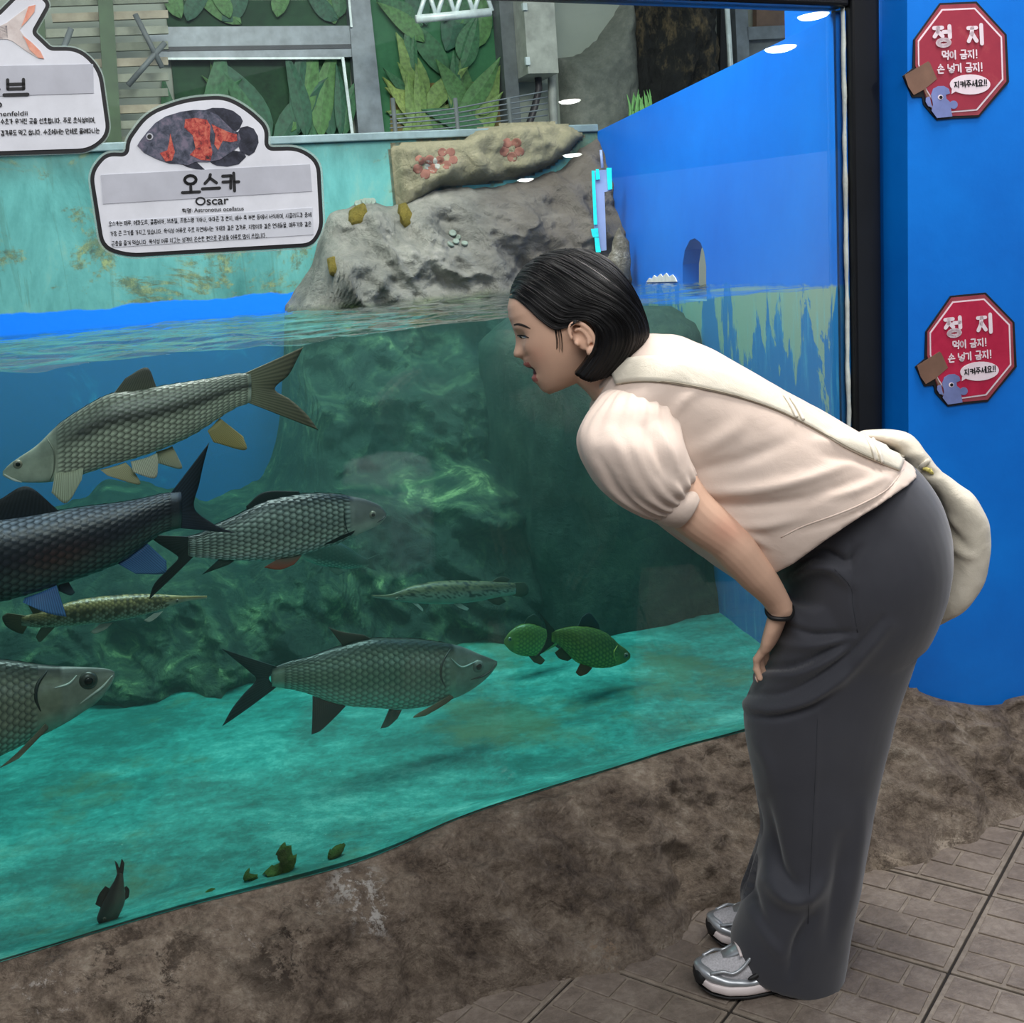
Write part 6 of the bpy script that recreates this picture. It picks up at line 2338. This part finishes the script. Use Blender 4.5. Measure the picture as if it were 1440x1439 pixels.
li = np.empty(len(hair.data.loops), np.int32); hair.data.loops.foreach_get('vertex_index', li)
vi = li % (NA * NTH)
uvl.data.foreach_set('uv', np.stack([(vi // NTH) / NA, (vi % NTH) / NTH], -1).astype(np.float32).ravel())
# loose strands over the bob, at the temple and at the ends
sv_, sf_ = [], []
rh = random.Random(11)
for k in range(260):
    i = rh.randrange(2, NA - 3); j0 = rh.randrange(0, 12); j1 = min(NTH - 1, j0 + rh.randrange(16, 36))
    lift = rh.uniform(0.0005, 0.0028) if k % 9 else rh.uniform(0.004, 0.008)
    pp = []
    for j in range(j0, j1, 2):
        x, y, l = HG[i, j]
        q = (j - j0) / max(1, (j1 - j0))
        p = P(x + rh.uniform(-.2, .2), y - lift * 300 * math.sin(math.pi * q) * 0.5)
        pp.append(np.array([p[0], YC - (max(l, 0) / 1300.0 + lift * math.sin(math.pi * min(1, q + .15))), p[2]]))
    v_, f_ = tube_data(pp, np.linspace(0.0006, 0.0003, len(pp)), 4)
    o = len(sv_); sv_ += v_; sf_ += [tuple(a + o for a in f__) for f__ in f_]
for k in range(9):
    x0 = 785 + rh.uniform(-5, 4)
    pp = []
    for q in np.linspace(0, 1, 8):
        h_, n_ = hit(body_bvh, x0 + 2.5 * math.sin(q * 2) + rh.uniform(-.2, .2), 463 + q * rh.uniform(24, 33))
        if h_ is not None:
            pp.append(h_ + n_ * 0.0012)
    if len(pp) > 3:
        v_, f_ = tube_data(pp, np.linspace(0.0005, 0.0002, len(pp)), 4)
        o = len(sv_); sv_ += v_; sf_ += [tuple(a + o for a in f__) for f__ in f_]
st_ = mesh('hair_strands', sv_, sf_, M_hair, hair)
tag(st_, kind='stuff')


# ---------- fold helper: ridges (+) and creases (-) along photo-pixel lines, pushed along the cloth's own normal
def folds(me, lines, near_only=True, noise_amp=0.0, noise_f=8.0, gain=1.0):
    A = co(me); Nn = normals(me)
    px = proj(A)
    d = np.zeros(len(A))
    vis = (Nn @ FW) < 0.15 if near_only else np.ones(len(A), bool)
    for pts, amp, wpx in lines:
        c = catmull([np.array(p, float) for p in pts], 24)
        best = np.full(len(A), 1e9); tt = np.zeros(len(A))
        for i in range(len(c) - 1):
            a, b = c[i], c[i + 1]
            ab = b - a
            t_ = np.clip(((px - a) @ ab) / max(ab @ ab, 1e-9), 0, 1)
            dd = np.linalg.norm(px - a - t_[:, None] * ab, axis=1)
            m_ = dd < best
            best[m_] = dd[m_]; tt[m_] = (i + t_[m_]) / (len(c) - 1)
        d += gain * amp * np.exp(-(best / wpx) ** 2) * np.sin(np.pi * np.clip(0.12 + 0.8 * tt, 0, 1)) * vis
    if noise_amp:
        d += noise_amp * nz(A, noise_f, 3)
    set_co(me, A + Nn * d[:, None])


# ---------- trousers
near_rows = [((1100, 850), (1318, 792)), ((1090, 915), (1303, 868)), ((1064, 962), (1284, 922)), ((1048, 1000), (1262, 985)), ((1053, 1055), (1244, 1055)), ((1065, 1120), (1229, 1120)), ((1071, 1180), (1217, 1185)), ((1058, 1235), (1207, 1240)), ((1040, 1288), (1196, 1296)), ((1028, 1325), (1188, 1348)), ((1034, 1352), (1180, 1386))]
near_w = [.085, .092, .092, .088, .085, .083, .083, .086, .088, .088, .086]
NY, FYL = 1.918, 2.066
leg_n = side_loft([(a, b, w_, NY) for (a, b), w_ in zip(near_rows, near_w)], 40, 2.3, 60)
# far leg: the same cloth a stride-width further in
sh = np.array([0.050, FYL - NY, 0.0])
leg_f = ([v + sh for v in leg_n[0]], leg_n[1])
pel = side_loft([((1058, 742), (1250, 632), .135, YC), ((1082, 772), (1284, 658), .155, YC), ((1096, 806), (1309, 698), .172, YC), ((1103, 842), (1322, 748), .180, YC), ((1106, 878), (1321, 796), .176, YC), ((1097, 915), (1310, 842), .168, YC), ((1082, 945), (1298, 880), .155, YC)], 44, 2.4, 50)
tv, tf = joined([leg_n, leg_f, pel])
tr_me = remesh(tv, tf, 0.0052, 7, 0.5)
folds(tr_me, [
    # pocket bag pushed out by the bend, and the crumple above it
    ([(1108, 815), (1140, 796), (1172, 798), (1196, 822)], 0.011, 9), ([(1112, 806), (1142, 786), (1168, 788)], -0.009, 5), ([(1100, 790), (1130, 768), (1150, 760)], 0.010, 8),
    ([(1140, 775), (1165, 778), (1190, 790), (1210, 770)], -0.007, 6), ([(1112, 830), (1106, 850), (1112, 872), (1130, 890)], 0.006, 10),
    ([(1108, 876), (1140, 892), (1180, 892), (1204, 890)], -0.006, 5), ([(1096, 905), (1140, 908), (1195, 898)], 0.005, 7),
    # creases across the knee
    ([(1072, 940), (1120, 935), (1165, 915), (1195, 902)], -0.007, 5), ([(1066, 950), (1115, 950), (1160, 932), (1190, 915)], 0.006, 7),
    ([(1055, 975), (1100, 975), (1145, 955), (1200, 915), (1240, 870)], -0.006, 5), ([(1048, 990), (1080, 1000), (1130, 990), (1180, 955), (1250, 880)], 0.008, 9),
    ([(1052, 1004), (1090, 1008), (1140, 994), (1175, 970)], -0.007, 6), ([(1062, 1040), (1080, 1075), (1085, 1110)], 0.004, 10),
    # long drape of the shin and the breaks above the hem
    ([(1075, 1130), (1085, 1190), (1100, 1230), (1130, 1262)], -0.010, 10), ([(1082, 1240), (1110, 1262), (1140, 1260), (1160, 1235)], 0.012, 13), ([(1060, 1210), (1052, 1250), (1075, 1300), (1105, 1345)], -0.010, 9),
    ([(1060, 1275), (1085, 1320), (1110, 1352)], 0.009, 10), ([(1140, 1290), (1120, 1330), (1112, 1372)], -0.009, 7), ([(1150, 1000), (1146, 1120), (1140, 1250), (1138, 1320)], 0.0018, 3),
    ([(1185, 1180), (1175, 1260), (1165, 1330)], -0.006, 10), ([(1215, 1130), (1205, 1220), (1190, 1300)], 0.004, 9), ([(1196, 760), (1199, 830), (1206, 892)], -0.0025, 2.5)],
    True, 0.0022, 7.0, 1.7)
t = NT('trouser_cloth')
v = t.coord('Object', (1, 1, 1))
c = t.ramp(t.noise(v, 5, 5), [(0.3, (50, 51, 58)), (0.7, (60, 61, 68))])
wv_ = t.noise(t.coord('Object', (900, 900, 900)), 1.0, 2)
t.bsdf(c, 0.72, 0, 0.3, t.bump(wv_, 0.12, 0.001), Sheen_Weight=0.35, Sheen_Roughness=0.5)
M_tr = t.m
tr_me.materials.append(M_tr)
trousers = link('trousers', tr_me, person)
tr_bvh = BVHTree.FromPolygons([tuple(v) for v in co(tr_me)], [tuple(p.vertices) for p in tr_me.polygons])
M_seam = plain('seam_dark', (40, 42, 48), 0.8)
strip_on(tr_bvh, [(1173, 800), (1196, 826), (1199, 850), (1206, 890)], [0.5, 0.5, 0.5], 0.0, M_seam, 'pocket_seam', trousers)
strip_on(tr_bvh, [(1150, 1000), (1147, 1080), (1143, 1160), (1139, 1240), (1136, 1300)], [0.4, 0.4, 0.4], 0.0, M_seam, 'leg_seam', trousers)

# ---------- blouse
torso = side_loft([((838, 552), (876, 486), .062, YC), ((832, 568), (898, 474), .095, YC), ((828, 598), (935, 471), .155, YC), ((845, 652), (985, 483), .178, YC), ((880, 702), (1040, 512), .180, YC), ((925, 738), (1100, 548), .182, YC), ((972, 772), (1165, 582), .186, YC), ((1010, 798), (1230, 620), .192, YC), ((1030, 812), (1281, 655), .196, YC)], 48, 2.25, 80)
# the hem rides up at the sides
hemc, neckc = (P(1281, 655) + P(1030, 812)) / 2, (P(838, 552) + P(876, 486)) / 2
spine = neckc - hemc
sp_l = np.linalg.norm(spine); spine = spine / sp_l
tq = np.array(torso[0])
tl_ = np.clip(1 - ((tq - hemc) @ spine) / (0.55 * sp_l), 0, 1)
tq = tq + spine[None, :] * (0.042 * tl_ ** 1.5 * np.clip(np.abs(tq[:, 1] - YC) / 0.196, 0, 1) ** 2)[:, None]
bl_me = remesh(list(tq), torso[1], 0.0050, 8, 0.5)
folds(bl_me, [
    ([(985, 690), (1050, 690), (1130, 675), (1200, 650)], 0.006, 9), ([(990, 710), (1060, 712), (1140, 700), (1215, 672)], -0.005, 8), ([(1000, 730), (1060, 740), (1130, 728)], 0.005, 8),
    ([(960, 640), (1010, 620), (1050, 590)], 0.0035, 12), ([(970, 665), (1040, 648), (1110, 620)], -0.004, 10), ([(985, 700), (1010, 740), (1060, 762)], -0.005, 7), ([(1020, 740), (1055, 755), (1080, 768)], 0.005, 6),
    ([(1150, 620), (1200, 628), (1250, 650)], 0.005, 8), ([(1160, 640), (1215, 650), (1262, 672)], -0.004, 6), ([(1140, 700), (1200, 690), (1258, 665)], 0.003, 7),
    ([(940, 590), (965, 560), (990, 545)], 0.003, 8), ([(925, 742), (960, 762), (1000, 782)], -0.004, 8), ([(1268, 664), (1240, 700), (1190, 728), (1125, 748)], -0.003, 3)],
    True, 0.0026, 9.0, 1.5)
t = NT('blouse_cloth')
v = t.coord()
c = t.ramp(t.noise(v, 6, 5), [(0.3, (208, 188, 174)), (0.7, (220, 201, 188))])
t.bsdf(c, 0.7, 0, 0.3, t.bump(t.math('ADD', t.noise(v, 28, 6, 0.6, 0.6), t.math('MULTIPLY', t.noise(t.coord('Object', (800, 800, 800)), 1, 2), 0.12)), 0.22, 0.006), Sheen_Weight=0.2)
M_bl = t.m
bl_me.materials.append(M_bl)
blouse = link('blouse', bl_me, person)
# hem band
hr = [(1281, 655), (1258, 692), (1225, 716), (1185, 735), (1125, 752), (1088, 770), (1060, 790), (1032, 811)]
bl_bvh = BVHTree.FromPolygons([tuple(v) for v in co(bl_me)], [tuple(p.vertices) for p in bl_me.polygons])
strip_on(bl_bvh, [(1271, 660), (1248, 688), (1214, 708), (1176, 724), (1128, 741), (1098, 756)], [1.0, 1.2, 1.2, 1.0], 0.0002, M_bl, 'hem', blouse)


# puff sleeves gathered into cuffs
def sleeve(sgn, dx):
    Y = lambda d: YC + sgn * d
    rows = [((872, 543), (918, 541), .030, Y(.085)), ((852, 552), (938, 549), .050, Y(.108)), ((838, 566), (948, 566), .062, Y(.130)), ((822, 588), (956, 592), .068, Y(.150)), ((813, 620), (964, 620), .080, Y(.168)), ((822, 655), (970, 642), .082, Y(.176)), ((846, 690), (975, 658), .078, Y(.180)), ((884, 716), (976, 670), .066, Y(.182)), ((910, 727), (972, 674), .055, Y(.182)), ((922, 730), (970, 676), .051, Y(.182))]
    rows = [((a[0] + dx, a[1]), (b[0] + dx, b[1]), w_, Yd) for a, b, w_, Yd in rows]
    arr = side_loft(rows, 120, 2.1, 60)
    V_, F_ = arr
    V_ = [np.array(p) for p in V_]
    # gathers at the shoulder seam and above the cuff
    nr_ = 120
    for i in range(60):
        k = max(0, i / 59 * 1.12 - 0.12)
        gat = 0.0034 * max(0, 1 - k / 0.45) * min(1, i / 6) + 0.0040 * max(0, (k - 0.62) / 0.38) * (1 if k < 0.97 else 0.5)
        c_ = np.mean(V_[i * nr_:(i + 1) * nr_], axis=0)
        for j in range(nr_):
            p = V_[i * nr_ + j]
            d = p - c_; d /= max(np.linalg.norm(d), 1e-9)
            q = math.sin(j * 0.94 + 1.5 * noise.noise(Vector((j * 0.11, k * 1.5, sgn)))) * gat + 0.006 * noise.noise(Vector((j * 0.09, k * 3.2, 3 + sgn))) * math.sin(math.pi * k)
            V_[i * nr_ + j] = p + d * q
    so = mesh('sleeve', V_, F_, M_bl, blouse)
    if sgn < 0:
        A = so.data
        folds(A, [([(905, 600), (925, 640), (940, 672)], -0.006, 6), ([(925, 600), (945, 640), (950, 668)], 0.006, 6), ([(860, 610), (885, 660), (915, 700)], 0.005, 9), ([(840, 640), (870, 690), (905, 716)], -0.005, 7), ([(885, 610), (905, 660), (930, 692)], 0.004, 6)], True)
    cw = [((917, 730), (968, 674), .0505, Y(.182)), ((921, 733), (972, 676), .0520, Y(.182)), ((946, 741), (982, 686), .0505, Y(.181)), ((950, 741), (984, 690), .0480, Y(.181))]
    cw = [((a[0] + dx, a[1]), (b[0] + dx, b[1]), w_, Yd) for a, b, w_, Yd in cw]
    v_, f_ = side_loft(cw, 48, 2.0, 14)
    mesh('cuff', v_, f_, M_bl, blouse)


sleeve(-1, 0)
sleeve(1, 8)
# collar band round the neck
ring0 = []
for q in np.linspace(0, 2 * math.pi, 48, endpoint=False):
    A_p, B_p = P(834, 556), P(884, 484)
    ring0.append((q, (A_p + B_p) / 2 + (A_p - B_p) / 2 * math.cos(q) * 1.04 + LAT * 0.066 * math.sin(q)))
axis = P(868, 535) - P(850, 518); axis /= np.linalg.norm(axis)
v_, f_ = ring_loft([[p + axis * 0.010 for q, p in ring0], [p * 1 - axis * 0.004 for q, p in ring0], [p - axis * 0.008 + ((P(859, 520) - p) * 0.05) for q, p in ring0], [p + axis * 0.006 + ((P(859, 520) - p) * 0.07) for q, p in ring0]], False)
mesh('collar', v_, f_, M_bl, blouse)

# ---------- shoes
M_silver = plain('shoe_silver', (168, 172, 176), 0.28, 0.55, 0.5, 0.06, 60)
M_meshf = plain('shoe_mesh', (206, 204, 208), 0.6, 0.0, 0.4, 0.10, 300, bump=0.6)
M_mid = plain('shoe_midsole', (226, 214, 212), 0.5, var=0.04)
M_out = plain('shoe_black', (24, 24, 26), 0.6)


def shoe(toe, fwd, label):
    fwd = fwd / np.linalg.norm(fwd)
    sd = np.array([-fwd[1], fwd[0], 0])
    toe = np.array([toe[0], toe[1], 0.0])
    root = empty('shoe', toe - fwd * 0.12)
    st = np.linspace(0, 0.255, 34)
    hw = np.interp(st, [0, .008, .022, .05, .085, .12, .16, .20, .24, .255], [.006, .022, .036, .046, .0485, .044, .038, .036, .031, .010])
    rise = np.interp(st, [0, .02, .05, .10, .2, .255], [.022, .010, .003, .0, .0, .006])

    def shell(zb, zt, wb, wt, e=2.6, n=30, s0=0, s1=34, push=0.0):
        rings = []
        for i in range(s0, s1):
            s = st[i]
            b_, t_ = rise[i] + zb(s), rise[i] * 0.6 + zt(s)
            c = toe - fwd * s
            ring = []
            for q in np.linspace(0, 2 * math.pi, n, endpoint=False):
                cq, sq = math.cos(q), math.sin(q)
                zz = (b_ + t_) / 2 + (t_ - b_) / 2 * math.copysign(abs(sq) ** (2 / e), sq)
                k = (zz - b_) / max(t_ - b_, 1e-6)
                ww = hw[i] * (wb * (1 - k) + wt * k) + push
                ring.append(c + sd * ww * math.copysign(abs(cq) ** (2 / e), cq) + UZ * zz)
            rings.append(ring)
        return ring_loft(rings)

    up = lambda s: np.interp(s, [0, .012, .03, .07, .11, .15, .255], [.036, .050, .060, .072, .092, .105, .098])
    v_, f_ = shell(lambda s: 0.000, lambda s: 0.008, 1.0, 1.0, 5)
    o = mesh('outsole', v_, f_, M_out, root)
    v_, f_ = shell(lambda s: 0.005, lambda s: 0.030 + 0.006 * max(0, (s - .1) / .15), 1.04, 1.03, 4)
    mid_ = mesh('midsole', v_, f_, M_mid, root)
    v_, f_ = shell(lambda s: 0.018, up, 1.0, 0.52, 2.2)
    mesh('upper', v_, f_, M_meshf, root)
    v_, f_ = shell(lambda s: 0.020, lambda s: np.interp(s, [0, .02, .06, .1, .16, .255], [.046, .052, .044, .040, .056, .080]), 1.02, 0.86, 2.4, push=0.0015)
    mesh('mudguard', v_, f_, M_silver, root)
    rings = []
    for s, zt, w_ in ((0.052, .069, .010), (.075, .0765, .016), (.10, .0905, .020), (.125, .101, .022)):
        c = toe - fwd * s
        rings.append([c + sd * w_ * math.cos(q) + UZ * (zt - 0.004 + 0.007 * math.sin(q)) for q in np.linspace(0, 2 * math.pi, 16, endpoint=False)])
    v_, f_ = ring_loft(rings)
    mesh('tongue', v_, f_, M_silver, root)
    for s, z in ((.082, .083), (.097, .094), (.112, .1015)):
        c = toe - fwd * s
        pts = [c + sd * w_ + UZ * (z - 6.0 * w_ * w_) for w_ in np.linspace(-.028, .028, 9)]
        v_, f_ = tube_data(pts, 0.0028, 8)
        mesh('lace', v_, f_, M_mid, root)
    # curved overlays on both sides and a black dash
    for sg in (-1, 1):
        pts = []
        for s, z in ((.022, .050), (.045, .056), (.062, .052), (.080, .060), (.10, .078)):
            c = toe - fwd * s
            w_ = np.interp(s, st, hw) * np.interp(z, [.02, .09], [.98, .62])
            pts.append(c + sd * sg * w_ + UZ * z)
        v_, f_ = tube_data(catmull(pts, 18), 0.0034, 8)
        mesh('overlay', v_, f_, M_silver, root)
        pts = []
        for s, z in ((.088, .042), (.105, .046), (.120, .056)):
            c = toe - fwd * s
            w_ = np.interp(s, st, hw) * np.interp(z, [.02, .09], [1.05, .70])
            pts.append(c + sd * sg * w_ + UZ * z)
        v_, f_ = tube_data(catmull(pts, 10), np.array([.001, .003, .004, .0045, .0045, .0045, .004, .0035, .003, .001]), 8)
        mesh('side_dash', v_, f_, M_out, root)
    # toe bumper
    v_, f_ = ellipsoid_data(toe - fwd * 0.010 + UZ * 0.036, fwd * 0.013, sd * 0.026, UZ * 0.020, 10, 18)
    mesh('toe_bumper', v_, f_, M_out, root)
    tag(root, label, 'shoe', 'pair of silver running shoes')
    adopt(root)
    return root


t1 = atz(976, 1384, 0.0)
shoe(np.array([t1[0], 1.888, 0]), np.array([-1.0, -0.06, 0]), 'silver running shoe with white sole on the foot by the open floor')
t2 = atz(1000, 1330, 0.0)
shoe(np.array([t2[0] - 0.003, 2.040, 0]), np.array([-1.0, 0.04, 0]), 'silver running shoe half hidden behind the other, beside the rock curb')
adopt(person)

# ---------- cream canvas shoulder bag
bag = empty('shoulder_bag', P(1320, 880, 2.03))
tag(bag, 'cream canvas shoulder bag slung across the back and hanging behind the hip', 'bag')
t = NT('bag_canvas')
v = t.coord()
c = t.ramp(t.noise(v, 7, 6), [(0.3, (196, 188, 170)), (0.7, (218, 210, 194))])
t.bsdf(c, 0.75, 0, 0.25, t.bump(t.math('ADD', t.noise(v, 20, 6, 0.6, 0.8), t.math('MULTIPLY', t.noise(t.coord('Object', (700, 700, 700)), 1, 2), 0.15)), 0.4, 0.008), Sheen_Weight=0.2)
M_bag = t.m
BY = 2.03
bv, bf = side_loft([((1205, 612), (1222, 606), .030, BY), ((1246, 628), (1282, 612), .050, BY), ((1268, 655), (1310, 652), .060, BY), ((1288, 676), (1332, 668), .066, BY), ((1306, 700), (1362, 694), .080, BY), ((1316, 735), (1380, 728), .088, BY), ((1316, 775), (1381, 768), .090, BY), ((1306, 815), (1369, 812), .086, BY), ((1293, 850), (1345, 848), .074, BY), ((1284, 876), (1308, 876), .040, BY)], 48, 2.2, 60)
bag_me = remesh(bv, bf, 0.006, 3, 0.5)
folds(bag_me, [([(1312, 690), (1335, 740), (1362, 772)], -0.007, 5), ([(1330, 760), (1352, 778), (1372, 784)], 0.006, 6), ([(1318, 720), (1340, 735), (1350, 750)], 0.005, 7), ([(1300, 870), (1320, 840), (1345, 810)], 0.004, 8),
               ([(1290, 655), (1300, 665), (1320, 668)], -0.006, 4), ([(1315, 850), (1340, 815), (1366, 790)], -0.004, 6), ([(1272, 640), (1290, 640), (1306, 655)], 0.006, 6)], True, 0.0035, 13.0)
# the pouch flattens where it lies against trousers and blouse
A_ = co(bag_me)
for i_ in range(len(A_)):
    for bv_ in (tr_bvh, bl_bvh):
        q, nn, _, dist = bv_.find_nearest(Vector(A_[i_]))
        if q is not None and dist < 0.12:
            dd_ = (Vector(A_[i_]) - q).dot(nn)
            if dd_ < -0.004:
                A_[i_] = np.array(q - nn * 0.004)
set_co(bag_me, A_)
bag_me.materials.append(M_bag)
link('pouch', bag_me, bag)
bag_bvh = BVHTree.FromPolygons([tuple(v) for v in co(bag_me)], [tuple(p.vertices) for p in bag_me.polygons])
strip_on(bag_bvh, [(1305, 648), (1296, 656), (1289, 668), (1292, 676)], [3.5, 4.0, 4.0, 3.0], 0.002, M_bag, 'gathered_cuff', bag)
strip_on(bag_bvh, [(1299, 657), (1305, 660), (1311, 664)], [2.5, 3.0, 2.5], 0.004, plain('bag_tab_yellow', (230, 214, 120), 0.6), 'label_tab', bag)
# strap: follows the back from the near shoulder to the bag
line = [(840, 538), (862, 527), (895, 521), (935, 521), (985, 531), (1040, 546), (1095, 567), (1145, 592), (1195, 620), (1240, 640), (1268, 652)]
wpx = [30, 33, 36, 34, 30, 26, 23, 23, 24, 25, 24]
n = 90
c2 = catmull(line, n)
ww = np.interp(np.linspace(0, 1, n), np.linspace(0, 1, len(wpx)), wpx)
sv, keep = [], []
NC = 7
for i in range(n):
    t_ = c2[min(i + 1, n - 1)] - c2[max(i - 1, 0)]; t_ /= np.linalg.norm(t_)
    nrm2 = np.array([-t_[1], t_[0]])
    row = []
    for j in range(NC):
        q = c2[i] + nrm2 * ww[i] * (j / (NC - 1) - 0.5)
        p, nn = hit(bl_bvh, *q)
        if p is None:
            p, nn = hit(bag_bvh, *q)
        if p is None:
            row = None
            break
        row.append((p, nn))
    if row:
        keep.append(row)
V_, K = [], len(keep)
for lay in (0.0045, 0.0005):
    for row in keep:
        for j, (p, nn) in enumerate(row):
            V_.append(p + nn * (lay + (0.0012 * math.sin(math.pi * j / (NC - 1)) if lay > .002 else 0)))
gf = grid_faces(K, NC)
F_ = gf + [tuple(q + K * NC for q in f_[::-1]) for f_ in gf]
for i in range(K - 1):
    for j in (0, NC - 1):
        a, b = i * NC + j, (i + 1) * NC + j
        F_.append((a, b, b + K * NC, a + K * NC))
F_ += [(j, j + 1, j + 1 + K * NC, j + K * NC) for j in range(NC - 1)] + [((K - 1) * NC + j, (K - 1) * NC + j + 1, (K - 1) * NC + j + 1 + K * NC, (K - 1) * NC + j + K * NC) for j in range(NC - 1)]
strap = mesh('strap', V_, F_, M_bag, bag)
fix_normals(strap.data)
strap_bvh = BVHTree.FromPolygons([tuple(v) for v in V_], F_)
for line_ in ([(840, 551), (880, 539), (935, 537), (985, 545), (1040, 558), (1095, 577), (1145, 602), (1195, 630), (1240, 651)],):
    strip_on(strap_bvh, line_, [0.8, 0.8], 0.0006, plain('strap_stitch', (150, 140, 122), 0.8), 'edge_stitch', strap, 60)
M_buckle = plain('buckle_cream', (226, 218, 204), 0.35)
for a, b, c_ in (((1102, 557), (1112, 572), (1120, 588)), ((1218, 615), (1226, 632), (1232, 650))):
    for s in (0, 9):
        strip_on(strap_bvh, [(a[0] + s, a[1] + s * .4), (b[0] + s, b[1] + s * .4), (c_[0] + s, c_[1] + s * .4)], [2.4, 2.6, 2.4], 0.002, M_buckle, 'slider', strap, 16, 0.9)
adopt(bag)
